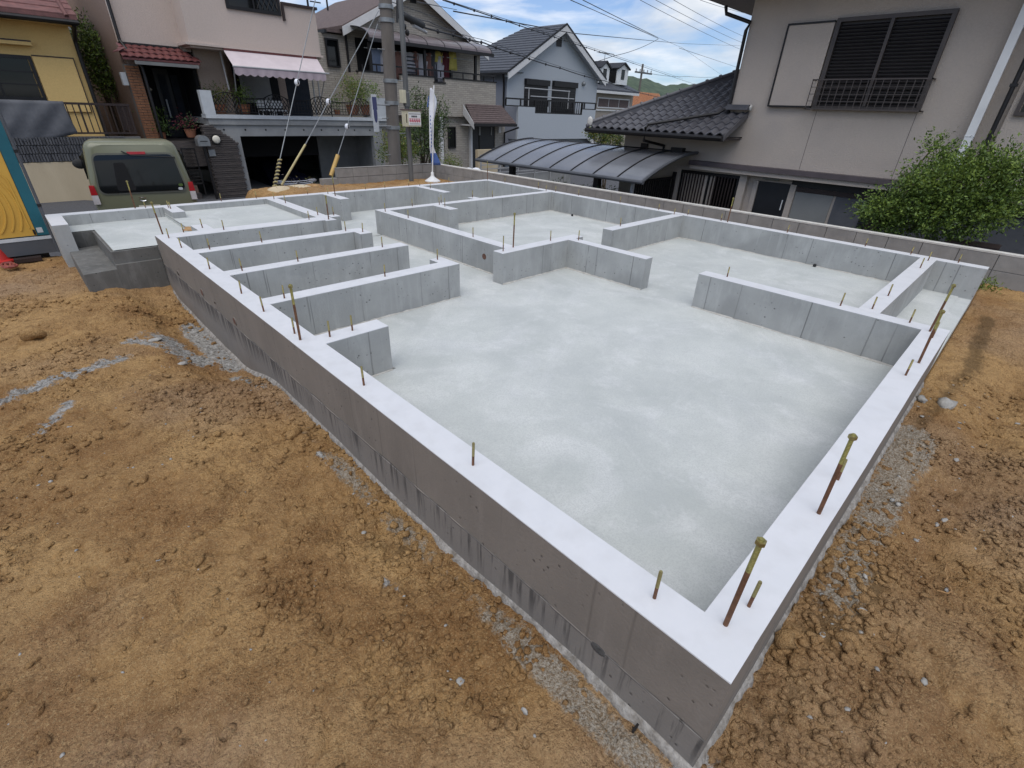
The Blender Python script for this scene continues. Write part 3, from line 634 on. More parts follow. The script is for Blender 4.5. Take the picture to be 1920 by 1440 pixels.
wall([(.15,0),(3.73,0),(3.73,.15),(.15,.15)], mats=('outer_concrete','levelling_screed'))
rw(3.58,3.73,.15,1.93)
rw(3.73,6.335,.45,.60)
wall([(6.33,0),(6.48,0),(6.58,8.40),(6.42,8.24)])
wall([(-.77,8.40),(-.77,8.24),(6.42,8.24),(6.58,8.40)], mats=('formed_concrete','levelling_screed'), name='foundation_wall')
rw(-.77,-.62,7.60,8.24)
rw(.46,.61,7.77,8.24); rw(1.83,1.99,6.475,8.24); rw(2.74,2.90,7.62,8.24); rw(4.59,4.74,7.35,8.24)
rw(4.51,6.38,3.62,3.77); rw(3.62,3.75,2.55,3.62); rw(2.55,3.90,3.62,3.77); rw(2.73,2.88,3.77,6.38); rw(2.73,6.40,6.38,6.53)
rw(3.65,3.80,5.95,6.38); rw(4.60,4.75,6.53,6.70)
rw(.15,1.83,6.245,6.475); rw(1.83,1.97,6.19,6.475); rw(1.99,2.12,6.38,6.53); rw(.43,.59,6.475,6.80)
rw(.15,1.96,5.42,5.58); rw(1.81,1.96,5.27,5.42); rw(.15,1.96,4.505,4.66); rw(.15,1.95,3.60,3.755); rw(1.81,1.95,3.755,3.90); rw(.15,.60,2.69,2.845)
# slabs
def slab(x0, x1, y0, y1, z, th=.5, name='floor_slab', mat='trowelled_slab'):
    n1_, n2_ = max(2, int((x1-x0)/.15)), max(2, int((y1-y0)/.15)); vs = []; fs = []
    for j in range(n2_+1):
        for i in range(n1_+1):
            X = x0+(x1-x0)*i/n1_; Y = y0+(y1-y0)*j/n2_; vs.append((X, Y, z+wave(X*.6, Y*.6, 0, .0025)))
    w_ = n1_+1
    for j in range(n2_):
        for i in range(n1_): fs.append((j*w_+i, j*w_+i+1, (j+1)*w_+i+1, (j+1)*w_+i))
    m_ = MB(); m_.add(vs, fs); m_.box(x0, x1, y0, y1, z-th, z-.02)
    return m_.build(name, mat, fnd, smooth=False)
slab(.12,6.40,.12,6.40,-.337); slab(2.0,6.44,6.42,8.26,-.337); slab(3.72,6.47,.004,.46,-.345)
slab(.45,1.86,6.47,8.25,-.078, th=.30)
slab(-.39,.455,6.56,8.25,-.125, th=.5, name='porch_slab'); slab(-.63,-.38,7.82,8.25,-.128, th=.5, name='porch_slab')
part('stair_riser', 'stair_concrete', fnd, (-.417,.004,6.53,6.57,-.9,-.133), (-.635,-.398,7.80,7.83,-.9,-.136), (-.418,-.391,6.573,7.798,-.9,-.137))
st = MB()
st.hexa([(-.72,6.44,-.95),(-.42,6.48,-.95),(-.42,7.80,-.95),(-.72,7.72,-.95),(-.715,6.46,-.305),(-.415,6.50,-.305),(-.415,7.80,-.305),(-.705,7.70,-.305)])
st.build('step', ['stair_concrete'], fnd, bevel=.006)
part('porch_base', 'stair_concrete', fnd, (-.42,-.002,6.49,6.60,-.95,-.262))
# thin rough mortar fillets along the wall feet and a soil patch in the porch
def fillet(p0, p1, nrm, z, w_=.018):
    n = int(math.dist(p0, p1)/.05)+1; vs = []; fs = []
    for i in range(n+1):
        t = i/n; X = p0[0]+(p1[0]-p0[0])*t; Y = p0[1]+(p1[1]-p0[1])*t; r = w_*(.5+random.random()*.9)
        vs += [(X, Y, z+r*.5), (X+nrm[0]*r, Y+nrm[1]*r, z+.0035), (X+nrm[0]*(r+.004), Y+nrm[1]*(r+.004), z-.01)]
    for i in range(n): fs += [(i*3, i*3+3, i*3+4, i*3+1), (i*3+1, i*3+4, i*3+5, i*3+2)]
    MB().add(vs, fs).build('mortar_fillet', 'slab_edge', fnd)
M('slab_edge', (.52,.51,.47), (.38,.36,.32), ns=25, rough=.95, bump=.6, bs=60)
Z0 = -.337
for a in [((1.95,3.60),(.15,3.60),(0,-1)),((3.9,3.62),(4.0,3.62),(0,-1)),((3.62,2.55),(3.62,3.6),(-1,0)),((2.55,3.62),(3.62,3.62),(0,-1)),((3.58,.15),(3.58,1.93),(-1,0)),((.60,2.69),(.15,2.69),(0,-1)),((.60,2.69),(.60,2.84),(1,0)),((1.95,3.60),(1.95,3.9),(1,0)),((6.33,.60),(6.37,3.62),(-1,0)),((6.37,3.77),(6.40,6.38),(-1,0)),((4.51,3.62),(6.37,3.62),(0,-1)),((2.88,6.38),(6.38,6.38),(0,-1)),((2.73,3.77),(2.73,6.38),(-1,0)),((.15,.15),(3.58,.15),(0,1))]:
    fillet(a[0], a[1], a[2], Z0)
pm = MB(); c0 = (.47,6.98)
pm.add([(c0[0]+(.10+.04*math.sin(i*2.1))*math.cos(i*.52)*.9, c0[1]+(.14+.03*math.cos(i*1.7))*math.sin(i*.52), -.0715) for i in range(12)], [tuple(range(12))]); pm.build('soil_patch', 'clod_soil', fnd)
bl = MB()
def ragged(p_of, n, off):
    vs = []; fs = []
    for i in range(n+1):
        (X, Y), (ox, oy) = p_of(i/n); w1 = .004+.026*max(0, vnoise(np.array([i*.055+off]), np.array([off]), 1., 5)[0]-.15)+.012*vnoise(np.array([i*.31]), np.array([off]), 1., 9)[0]
        h_ = float(ground_z(np.array([X+ox*.03]), np.array([Y+oy*.03]))[0])
        for k, (f_, dz) in enumerate(((0,.030),(.35,.024+.004*math.sin(i*.9)),(.75,.012+.004*math.sin(i*1.7)),(1,-.008),(1.15,-.05))): vs.append((X+ox*w1*f_, Y+oy*w1*f_, h_+dz))
    for i in range(n):
        for k in range(4): fs.append((i*5+k, i*5+k+1, (i+1)*5+k+1, (i+1)*5+k))
    bl.add(vs, fs)
ragged(lambda t: ((-.0005, -.02+6.4*t), (-1, 0)), 420, 1.0)
ragged(lambda t: ((-.02+3.75*t, -.0005), (0, -1)), 260, 7.0)
tag(bl.build('blinding_concrete', 'rough_mortar', fnd, smooth=True), kind='stuff')
# pipe sleeves in the outer face: dark discs set into shallow rings
M('sleeve_brown', (.16,.075,.05), (.10,.05,.035), ns=30, rough=.9)
for px, r_, mt_ in (((334,512),.026,'dark_metal'),((379,548),.036,'sleeve_brown'),((440,602),.034,'sleeve_brown'),((403,567),.013,'dark_metal')):
    P = onx(px, 0); a = MB()
    a.tube([(-.003,P[1],P[2]),(.02,P[1],P[2])], r_, 20); s_ = a.build('pipe_sleeve', 'outer_concrete', fnd)
    b_ = MB(); b_.tube([(-.0045,P[1],P[2]),(.01,P[1],P[2])], r_*.82, 20); b_.build('sleeve_cap', mt_, s_)
P = ony((908,481), 0); P = onx((908,481), 2.73)
a = MB(); a.tube([(2.727,P[1],P[2]),(2.74,P[1],P[2])], .034, 20); a.build('pipe_sleeve', 'sleeve_brown', fnd)
P = onx((1120,1222), 0); a = MB()   # spalled hollow: dark recessed dish
M('spall_dark', (.09,.085,.08), (.05,.048,.045), ns=30, rough=.95, bump=1)
a.ball((.004,P[1],P[2]+.012), .036, 8, (.25,1,.62)); a.build('spalled_hollow', 'spall_dark', fnd, smooth=True)
for px in ((1062,362),(1187,300)):
    pass
for Q in ((6.30,5.75,Z0+.02),(6.30,1.62,Z0+.02)):
    a = MB(); a.ball(Q, .022, 6); a.build('drain_stub', 'rubber', fnd, smooth=True)
# form-tie clip sticking out at the bottom left
P = onx((1188,1383), -.02); part('form_clip', 'dark_metal', fnd, (-.05,-.0,P[1]-.004,P[1]+.004,-.50,-.475), (-.045,-.03,P[1]-.012,P[1]+.012,-.50,-.488))
# anchor bolts
BOLTS = [(0.08,6.485,0.342),(0.157,8.33,0.348),(0.271,8.31,0.074),(0.087,6.247,0.102),(0.277,6.458,0.097),(0.085,5.741,0.098),(0.503,6.59,0.104),(0.661,6.347,0.111),(0.28,5.515,0.105),(0.784,5.512,0.113),(0.08,4.801,0.102),(0.28,4.583,0.109),(0.778,4.579,0.106),(0.072,3.968,0.102),(0.062,3.478,0.11),(0.508,8.159,0.088),(0.511,8.066,0.089),(1.223,8.33,0.114),(0.218,2.772,0.11),(0.377,2.773,0.106),(0.068,2.066,0.111),(0.055,2.845,0.364),(0.068,2.962,0.11),(0.282,3.662,0.105),(1.749,5.514,0.11),(1.882,5.35,0.107),(1.686,6.377,0.109),(1.904,6.594,0.108),(1.892,6.253,0.297),(2.07,6.471,0.111),(1.919,7.707,0.127),(1.915,8.139,0.102),(1.721,8.33,0.113),(2.537,8.34,0.098),(2.822,8.202,0.099),(2.825,7.947,0.299),(2.78,6.331,0.121),(3.344,6.49,0.11),(2.791,5.764,0.106),(3.767,6.376,0.115),(3.88,6.478,0.124),(3.744,6.204,0.117),(4.679,6.66,0.112),(4.994,6.50,0.111),(4.68,7.884,0.105),(4.686,8.238,0.049),(4.505,8.34,0.113),(3.996,8.35,0.103),(3.603,8.35,0.089),(5.477,8.36,0.106),(2.788,4.393,0.111),(2.623,3.696,0.165),(1.692,4.592,0.112),(1.867,3.846,0.107),(1.171,3.677,0.107),(6.50,8.33,0.363),(6.52,7.804,0.095),(6.50,6.823,0.117),(6.374,6.50,0.111),(6.50,6.367,0.098),(6.49,5.798,0.104),(6.48,4.876,0.107),(4.822,3.715,0.112),(3.408,3.717,0.117),(3.70,3.531,0.111),(2.827,3.75,0.369),(6.45,3.591,0.087),(6.45,4.104,0.092),(6.306,3.745,0.088),(6.44,2.95,0.341),(6.44,3.05,0.101),(6.43,2.109,0.099),(6.42,1.18,0.097),(6.41,0.709,0.09),(6.217,0.513,0.103),(6.41,0.265,0.098),(5.747,0.51,0.106),(4.322,0.514,0.105),(3.80,0.52,0.105),(3.676,0.243,0.11),(3.583,0.102,0.363),(3.444,0.068,0.117),(2.574,0.071,0.108),(3.70,1.703,0.098),(3.67,0.72,0.111),(2.854,0.051,0.356),(1.164,0.059,0.107),(0.883,0.049,0.371),(0.079,0.283,0.122),(0.157,0.088,0.365),(0.272,0.066,0.113),(0.074,1.16,0.115)]
def rod(r, h, mat_lo, mat_hi, split, name):
    m_ = MB(); n = 10; k = int(h/.0028); z0_ = -.02
    pr = [(r*.96, z0_), (r*.96, split)]
    zz = split
    while zz < h-.003: pr += [(r*1.02, zz+.0008), (r*.90, zz+.0020)]; zz += .0028 if h < .2 else .006
    pr += [(r*.85, h)]
    m_.lathe((0,0,0), pr, n)
    m_.mi = [0 if max(m_.v[i][2] for i in f) <= split+1e-6 else 1 for f in m_.f]
    return mesh_of(m_, name, [mat_lo, mat_hi], smooth=False)
short = rod(.0060, .108, 'steel_rust', 'steel_zinc', .045, 'anchor_bolt')
tallm = rod(.0080, .360, 'steel_rust', 'steel_olive', .235, 'hold_down_bolt')
nutm = MB(); nutm.lathe((0,0,0), [(.0135,.340),(.0145,.342),(.0145,.352),(.0135,.355)], 6); nut = mesh_of(nutm, 'hex_nut', ['steel_zinc'])
capm = MB(); capm.lathe((0,0,0), [(.0080,.354),(.0075,.3565)], 12); rodcap = mesh_of(capm, 'rod_tip', ['steel_zinc'])
for i, (bx, by, bh) in enumerate(BOLTS):
    tilt = (random.uniform(-.03,.03), random.uniform(-.03,.03), random.uniform(0,3))
    if bh > .25:
        o = put(tallm, 'hold_down_bolt', fnd, (bx, by, 0), tilt, (1,1,bh/.36))
        for me_, nm in ((nut, 'hex_nut'), (rodcap, 'rod_tip')):
            c = bpy.data.objects.new(nm, me_); COL.objects.link(c); c.parent = o
    else: put(short, 'anchor_bolt', fnd, (bx, by, 0), tilt, (1,1,bh/.108*random.uniform(.97,1.03)))
# ------------------------------------------------------------------ garden wall of grey blocks (right and back of the lot)
GWX = 7.80
gwall = thing('garden_wall', (GWX,5,-.6), 'low grey concrete block wall with a pale capping round the right and back of the lot', 'garden wall')
bmx = MB(); bmx.box(0,.12,.004,.396,.003,.197); blkX = mesh_of(bmx, 'block', ['block_grey'], bevel=.004)
bmy = MB(); bmy.box(.004,.466,0,.12,.003,.197); blkY = mesh_of(bmy, 'block', ['block_grey'], bevel=.004)
for k in range(3):
    for j in range(-8, 31): 
        if k == 0 and j > 3: continue
        put(blkX, 'block', gwall, (GWX, -.02+j*.40, -.665+k*.20))
part('mortar_core', 'mortar', gwall, (GWX+.012,GWX+.108,-3.2,12.1,-1.9,-.07))
q = MB(); q.box(GWX-.004,GWX+.124,-3.22,12.12,-.066,-.045); q.build('capping', 'coping_white', gwall)
for k in range(3):
    for j in range(7):
        x0_ = 4.87+j*.417
        put(blkY, 'block', gwall, (x0_-.001, 12.02, -.665+k*.205), scale=(.89,1,1))
    if k < 2: put(blkY, 'block', gwall, (4.87-.418, 12.02, -.665+k*.205), scale=(.89,1,1))
part('mortar_core', 'mortar', gwall, (4.46,7.8,12.032,12.128,-1.3,-.275), (4.88,7.8,12.032,12.128,-.275,-.07))
part('capping', 'block_grey', gwall, (4.865,7.79,12.015,12.14,-.05,-.042))

# ------------------------------------------------------------------ facade helpers
def RY(c, tl, br, Y):
    a = ony(c(*tl), Y); b = ony(c(*br), Y); return a[0], b[0], b[2], a[2]
def RX(c, tl, br, X):   # returns y0<y1, z0<z1 ; left in the picture is far (larger y)
    a = onx(c(*tl), X); b = onx(c(*br), X); return b[1], a[1], b[2], a[2]
def frame_y(parent, x0, x1, z0, z1, Y, t=.05, d=.06, mat='dark_metal', name='frame'):
    return part(name, mat, parent, (x0,x1,Y-d,Y+.02,z1-t,z1), (x0,x1,Y-d,Y+.02,z0,z0+t), (x0,x0+t,Y-d,Y+.02,z0+t,z1-t), (x1-t,x1,Y-d,Y+.02,z0+t,z1-t))
def window_y(root, x0, x1, z0, z1, Y, mat='dark_metal', glass='glass_dark', nv=1, nh=0, t=.05, name='window'):
    w_ = frame_y(root, x0, x1, z0, z1, Y, t, .05, mat, name)
    n_ = nv+1; ww = (x1-x0-2*t)/n_
    for i in range(n_):
        part('pane', glass, w_, (x0+t+i*ww+.012, x0+t+(i+1)*ww-.012, Y-.012, Y+.008, z0+t, z1-t))
        if i: part('mullion', mat, w_, (x0+t+i*ww-.02, x0+t+i*ww+.02, Y-.04, Y+.004, z0+t, z1-t))
    for k in range(nh):
        zz = z0+t+(z1-z0-2*t)*(k+1)/(nh+1); part('glazing_bar', mat, w_, (x0+t, x1-t, Y-.03, Y-.014, zz-.014, zz+.014))
    return w_
def bars(root, mat, pts, r=.012, name='bar', n=6):
    for a, b in pts:
        q_ = MB(); q_.tube([a, b], r, n); q_.build(name, mat, root)
def window_x(root, y0, y1, z0, z1, X, mat='dark_metal', glass='glass_dark', nv=1, t=.05, name='window'):
    w_ = part(name, mat, root, (X-.05,X+.02,y0,y1,z1-t,z1), (X-.05,X+.02,y0,y1,z0,z0+t), (X-.05,X+.02,y0,y0+t,z0+t,z1-t), (X-.05,X+.02,y1-t,y1,z0+t,z1-t))
    n_ = nv+1; ww = (y1-y0-2*t)/n_
    for i in range(n_):
        part('pane', glass, w_, (X-.012, X+.008, y0+t+i*ww+.012, y0+t+(i+1)*ww-.012, z0+t, z1-t))
        if i: part('mullion', mat, w_, (X-.045, X+.004, y0+t+i*ww-.03, y0+t+i*ww+.03, z0+t, z1-t))
    return w_
def leaves(name, blobs, n, size, mats, parent=None, flatten=.9, shell=.55, aspect=.5, seed=1, shoot=0):
    # blobs: (centre, radius or (rx,ry,rz)); many small bent leaf faces through each volume
    r_ = np.random.default_rng(seed); C_ = []; wt = np.array([ (np.prod(b[1]) if isinstance(b[1], tuple) else b[1]**3)**(.5) for b in blobs]); wt = wt/wt.sum()
    V_ = []; 
    for b, w_ in zip(blobs, wt):
        k = max(6, int(n*w_)); R_ = np.array(b[1] if isinstance(b[1], tuple) else (b[1],)*3)
        # sprigs: clusters of leaves
        ns_ = max(4, k//9); d = r_.normal(size=(ns_,3)); d /= np.linalg.norm(d, axis=1)[:,None]
        rad = shell+(1-shell)*r_.uniform(0,1,ns_)**.5; rad *= 1+.18*np.sin(d[:,0]*7+d[:,2]*5+seed)
        cen = np.array(b[0])+d*rad[:,None]*R_; idx = r_.integers(0, ns_, k)
        pos = cen[idx]+r_.normal(size=(k,3))*size*(1.35 if not shoot else .55)
        if shoot:
            sd_ = d*.7+np.array([0,0,.55])+r_.normal(size=d.shape)*.35; sd_ /= np.linalg.norm(sd_, axis=1)[:,None]; ln_ = shoot*r_.uniform(.3,1.25,ns_)
            pos = pos+sd_[idx]*(ln_[idx]*r_.uniform(0,1,k))[:,None]
        V_.append(np.concatenate([pos, d[idx]], 1))
    A = np.concatenate(V_); n = len(A); pos = A[:,:3]; out_ = A[:,3:]
    dirv = out_+r_.normal(size=(n,3))*.75+np.array([0,0,.35]); dirv /= np.linalg.norm(dirv, axis=1)[:,None]
    side = np.cross(dirv, r_.normal(size=(n,3))); side /= np.linalg.norm(side, axis=1)[:,None]; up = np.cross(side, dirv)
    L_ = size*r_.uniform(.7,1.3,n)[:,None]; W_ = L_*aspect
    P = np.stack([pos, pos+dirv*L_*.5+side*W_*.5+up*L_*.08, pos+dirv*L_, pos+dirv*L_*.5-side*W_*.5+up*L_*.08], 1).reshape(-1,3)
    b_ = base_of(parent) if parent else Vector((0,0,0)); P = P-np.array(b_)
    Q = np.arange(n*4).reshape(n,4); me = grid_mesh(name, P, Q, mats[0])
    for m_ in mats[1:]: me.materials.append(MATS[m_])
    me.polygons.foreach_set('material_index', r_.integers(0, len(mats), n).astype(np.int32))
    o = bpy.data.objects.new(name, me); COL.objects.link(o)
    if parent: o.parent = parent
    return o

# ------------------------------------------------------------------ neighbour house on the right (taupe render, dark tiled wing)
NX = 10.5
nb = thing('neighbour_house', (NX,1,-1.95), 'large taupe rendered house on the right with louvred shutters and a dark tiled wing roof', 'house')
YC = 5.12
part('upper_wall', 'wall_taupe', nb, (NX,17,-9,YC,.46,3.42))
wl = onx((1173,250), NX)[1]
part('wing_wall', 'wall_taupe', nb, (NX+.004,16,YC+.002,wl,-1.95,1.42))
part('lower_wall', 'wall_taupe', nb, (NX+.10,16,-9,5.10,-1.95,.30))
part('floor_band', 'band_brown', nb, (NX-.22,NX+.3,-9,5.72,.385,.475)); part('band_soffit', 'wall_taupe', nb, (NX-.18,NX+.3,-9,5.70,.30,.383))
for yj in (3.45,1.88,-.2,-2.2,-4.2): part('render_joint', 'band_brown', nb, (NX-.0015,NX+.01,yj-.004,yj+.004,.48,1.5 if yj > 1 else 3.40))
part('wall_return', 'wall_taupe', nb, (NX-.10,NX+.01,-9,.72,.48,3.42))
# big louvred window and shutter box
y0,y1,z0,z1 = 1.85,3.53,1.53,2.92
lw = part('shutter_window', 'window_brown', nb, (NX-.09,NX+.02,y0,y1,z1-.06,z1), (NX-.09,NX+.02,y0,y1,z0,z0+.06), (NX-.09,NX+.02,y0,y0+.06,z0+.06,z1-.06), (NX-.09,NX+.02,y1-.07,y1,z0+.06,z1-.06))
part('centre_stile', 'window_brown', lw, (NX-.10,NX+.01,2.655,2.705,z0+.06,z1-.06)); part('shutter_back', 'shutter_dark', lw, (NX-.012,NX+.015,y0+.06,y1-.07,z0+.06,z1-.06))
slm = MB(); slm.hexa([(-.055,0,-.006),(-.015,0,.026),(-.015,1,.026),(-.055,1,-.006),(-.055,0,.0),(-.015,0,.032),(-.015,1,.032),(-.055,1,.0)]); slat = mesh_of(slm, 'slat', ['shutter_dark'])
for k in range(24):
    zz = z0+.075+k*.0515
    put(slat, 'slat', lw, (NX,y0+.065,zz), scale=(1,.737,1)); put(slat, 'slat', lw, (NX,2.71,zz), scale=(1,.745,1))
sb = part('shutter_box', 'wall_taupe', nb, (NX-.07,NX+.01,3.56,4.33,1.585,2.865))
part('box_trim', 'dark_metal', nb, (NX-.085,NX+.01,3.56,4.355,2.866,2.895), (NX-.085,NX+.01,4.331,4.36,1.56,2.865), (NX-.085,NX+.01,3.56,4.33,1.555,1.584))
# window guard rail
gr = part('guard_rail', 'window_brown', nb, (NX-.24,NX-.215,1.80,3.60,1.985,2.005), (NX-.24,NX-.215,1.80,3.60,1.525,1.545), (NX-.24,NX,1.80,1.82,1.985,2.005), (NX-.24,NX,3.58,3.60,1.985,2.005), (NX-.24,NX,1.80,1.82,1.525,1.545), (NX-.24,NX,3.58,3.60,1.525,1.545))
rbm = MB(); rbm.box(-.006,.006,-.006,.006,0,.44); rb = mesh_of(rbm, 'bar', ['window_brown'])
for k in range(17): put(rb, 'bar', gr, (NX-.228, 1.81+k*.1115, 1.545))
for zz in (1.66,1.77,1.88): part('cross_bar', 'window_brown', gr, (NX-.234,NX-.228,1.81,3.59,zz-.005,zz+.005))
# pipes
def pipe(root, pts, r, mat, name='downpipe', n=10):
    q_ = MB(); q_.tube(pts, r, n); return q_.build(name, mat, root, smooth=True)
p_ = part('white_conduit', 'white_paint', nb, (NX-.20,NX-.10,.99,1.10,.30,3.41)); part('conduit_joint', 'white_paint', nb, (NX-.206,NX-.10,.984,1.106,1.20,1.215))
pipe(nb, [(NX-.16,.80,-.3),(NX-.16,.80,3.41)], .032, 'dark_metal')
for zz in (1.0,1.9,2.8): part('pipe_clip', 'dark_metal', nb, (NX-.20,NX-.09,.755,.845,zz-.02,zz+.02))
# right-hand window at the frame edge
WR = onx((1899,217), NX-.10); window_x(nb, WR[1]-1.6, WR[1], WR[2], WR[2]+1.3, NX-.10, mat='window_brown')
# upper roof eave and gutter at the top
ev = MB(); ev.add([(9.72,-9.6,3.50),(17.8,-9.6,3.50),(17.8,6.18,3.50),(9.72,6.18,3.50),(13.7,-5.6,5.3),(13.7,2.2,5.3)],[(3,2,1,0),(0,1,4),(1,2,5,4),(2,3,5),(3,0,4,5)]); ev.build('upper_roof', 'kawara', nb); part('upper_soffit', 'band_brown', nb, (9.76,17.7,-9.5,6.14,3.425,3.495))
part('eave_gutter', 'dark_metal', nb, (9.62,9.718,-9.6,6.2,3.40,3.49))
P1, P2, P3 = onx(c4(430,30),10.4), onx(c4(432,68),10.4), onx(c4(552,112),10.42)
pipe(nb, [P1,P2,P3,(NX-.05,YC+.03,P3[2]-.12),(NX-.05,YC+.03,1.60),(NX-.12,YC+.01,1.52)], .034, 'dark_metal')
# wing roof of S-shaped tiles
EX, EY0, EY1, EZ, SL = 9.60, 4.74, 8.14, 1.035, .48
def rz(x): return EZ+(x-EX)*SL
core = MB()
core.add([(EX,EY0,rz(EX)-.03),(NX,EY0,rz(NX)-.03),(NX,YC,rz(NX)-.03),(12.6,YC,rz(12.6)-.03),(EX,EY1,rz(EX)-.03),(12.6,EY1,rz(EX)-.03),(13,12,EZ)],[(0,1,2,3,4),(3,5,4)])
core.build('roof_deck', 'kawara', nb)
part('eave_board', 'dark_metal', nb, (EX-.01,EX+.04,EY0,EY1,EZ-.12,EZ-.035), (EX,NX,EY0,EY0+.04,EZ-.06,EZ-.04)); part('soffit', 'band_brown', nb, (EX+.04,NX+.02,EY0+.04,EY1,EZ-.10,EZ-.075))
vb = MB(); vb.hexa([(EX,EY0-.02,EZ-.10),(NX,EY0-.02,rz(NX)-.12),(NX,EY0+.02,rz(NX)-.12),(EX,EY0+.02,EZ-.10),(EX,EY0-.02,EZ-.0),(NX,EY0-.02,rz(NX)+.0),(NX,EY0+.02,rz(NX)+.0),(EX,EY0+.02,EZ-.0)]); vb.build('verge_board', 'kawara', nb)
gut = MB(); gut.tube([(EX-.05,EY0,EZ-.06),(EX-.05,EY1+.05,EZ-.055)], .045, 8); gut.build('gutter', 'dark_metal', nb, smooth=True)
TW, TL = .205, .205
def tile_mesh():
    n = 8; vs = []; L_ = TL*1.12*math.sqrt(1+SL*SL)
    for s_, lift in ((0,.030),(1,.0)):
        for th in (0,-.016):
            for i in range(n+1):
                t = i/n; yy = t*TW*1.04; h = .026*math.sin(t*2*math.pi-.6)+.006
                vs.append((s_*TL*1.12, yy, s_*TL*1.12*SL+lift+h+th))
    fs = []
    for i in range(n):
        fs += [(i, 2*(n+1)+i, 2*(n+1)+i+1, i+1), (i, i+1, (n+1)+i+1, (n+1)+i)]
    return vs, fs
tv, tf = tile_mesh(); tmb = MB(); tmb.add(tv, tf); tile = mesh_of(tmb, 'roof_tile', ['kawara'], smooth=False)
cnt = 0
for i in range(15):
    X = EX-.03+i*TL
    for j in range(17):
        Y = EY0+j*TW*.985
        if Y+TW*.5 > EY1-(X-EX)+.04: continue
        if Y < YC-.08 and X > NX-.16: continue
        if X > 12.5: continue
        put(tile, 'roof_tile', nb, (X, Y, rz(X)), (0,0,random.uniform(-.01,.01))); cnt += 1
# hip ridge with cap tiles and end ornament
hA = Vector((EX+.05,EY1-.05,EZ+.08)); hB = Vector((12.55,EY1-2.95,rz(12.55)+.08)); 
q = MB(); dv = Vector((.05,.05,0)); q.hexa([hA-dv+Vector((0,0,-.10)),hA+dv+Vector((0,0,-.10)),hB+dv+Vector((0,0,-.10)),hB-dv+Vector((0,0,-.10)),hA-dv+Vector((0,0,.0)),hA+dv+Vector((0,0,.0)),hB+dv+Vector((0,0,.0)),hB-dv+Vector((0,0,.0))]); q.build('hip_ridge', 'kawara', nb)
capm_ = MB(); dirh = (hB-hA).normalized(); capm_.tube([Vector((0,0,0)), dirh*.275], [.048,.048], 10); capm_.tube([dirh*.265, dirh*.31], [.070,.070], 10); hc = mesh_of(capm_, 'ridge_cap', ['kawara'], smooth=True)
Lh = (hB-hA).length
for k in range(int(Lh/.305)): put(hc, 'ridge_cap', nb, hA+dirh*(k*.305)+Vector((0,0,.032)))
q = MB(); q.ball(hA+Vector((-.05,.03,.04)), .09, 6, (.35,.9,1.2)); q.build('ridge_end', 'coping_white', nb, smooth=True)
q = MB(); q.ball((EX-.02,EY1+.02,EZ+.03), .05, 6); q.build('corner_tile', 'kawara', nb, smooth=True)
part('wall_ridge', 'kawara', nb, (NX-.20,NX,EY0-.05,YC+.05,rz(NX)+.02,rz(NX)+.075), (NX-.17,NX,EY0-.05,YC+.03,rz(NX)+.076,rz(NX)+.115)); q = MB(); q.ball((NX-.10,EY0-.07,rz(NX)+.06), .055, 6, (1,.5,1.1)); q.build('ridge_end', 'coping_white', nb, smooth=True)
S = lambda x, y: (1090+x/6, 90+y/6)
A_, B_ = onx(S(1640,715), NX-.15), onx(S(1570,735), NX-.35)
xs_ = [(1640,NX-.12),(1500,NX-.3)]
pr1 = onx(S(745,885), EX+.02); 
pipe(nb, [(NX-.12,YC+.01,1.54),(NX-.30,YC+.12,rz(NX-.3)+.09),(EX+.05,pr1[1],EZ+.12),(EX-.05,pr1[1],EZ+.06),(EX-.05,pr1[1],EZ-.20),(NX-.04,onx(S(930,1150),NX)[1],.72),(NX-.04,onx(S(930,1150),NX)[1],.3)], .030, 'dark_metal')
# vents on the wing wall
a = RX(S,(685,1068),(745,1140),NX); part('wall_vent', 'dark_metal', nb, (NX-.05,NX+.01,a[0],a[1],a[2],a[3]))
a = RX(S,(1045,1115),(1165,1180),NX); part('wall_vent', 'dark_metal', nb, (NX-.14,NX+.01,a[0],a[1],a[2],a[3]))
# ground floor openings
c5 = lambda x, y: (1180+x/5.0526, 260+y/5.0526)
LX = NX+.10
a = RX(c5,(510,290),(985,672),LX-.05); 
part('window_surround', 'wall_taupe', nb, (LX-.13,LX+.01,a[0]-.16,a[0]-.005,-1.2,.285), (LX-.13,LX+.01,a[1]+.005,a[1]+.16,-1.2,.285), (LX-.13,LX+.01,a[0]-.005,a[1]+.005,a[3]+.004,.285))
lw2 = window_x(nb, a[0], a[1], a[2]-.25, a[3], LX-.06, nv=1, t=.05)
gbm = MB(); gbm.box(-.010,.010,-.013,.013,0,1); gb = mesh_of(gbm, 'grille_bar', ['brown_metal'])
for k in range(18):
    if k in (8,9): continue
    put(gb, 'grille_bar', lw2, (LX-.13, a[0]+.10+k*(a[1]-a[0]-.2)/17, a[2]-.18), scale=(1,1,a[3]-a[2]+.15))
part('grille_rail', 'dark_metal', lw2, (LX-.145,LX-.12,a[0]+.02,a[1]-.02,a[3]-.06,a[3]-.04), (LX-.145,LX-.12,a[0]+.02,a[1]-.02,a[2]-.02,a[2]))
a = RX(c5,(1248,400),(1425,745),LX); d_ = part('side_door', 'door_black', nb, (LX-.02,LX+.02,a[0]-.04,a[1]+.02,-1.9,a[3])); part('door_handle', 'white_paint', d_, (LX-.06,LX-.03,a[0]+.02,a[0]+.035,-.32,-.12))
part('door_frame', 'wall_taupe', nb, (LX-.05,LX+.01,a[0]-.16,a[0]-.045,-1.9,a[3]), (LX-.05,LX+.01,a[1]+.025,a[1]+.12,-1.9,a[3]))
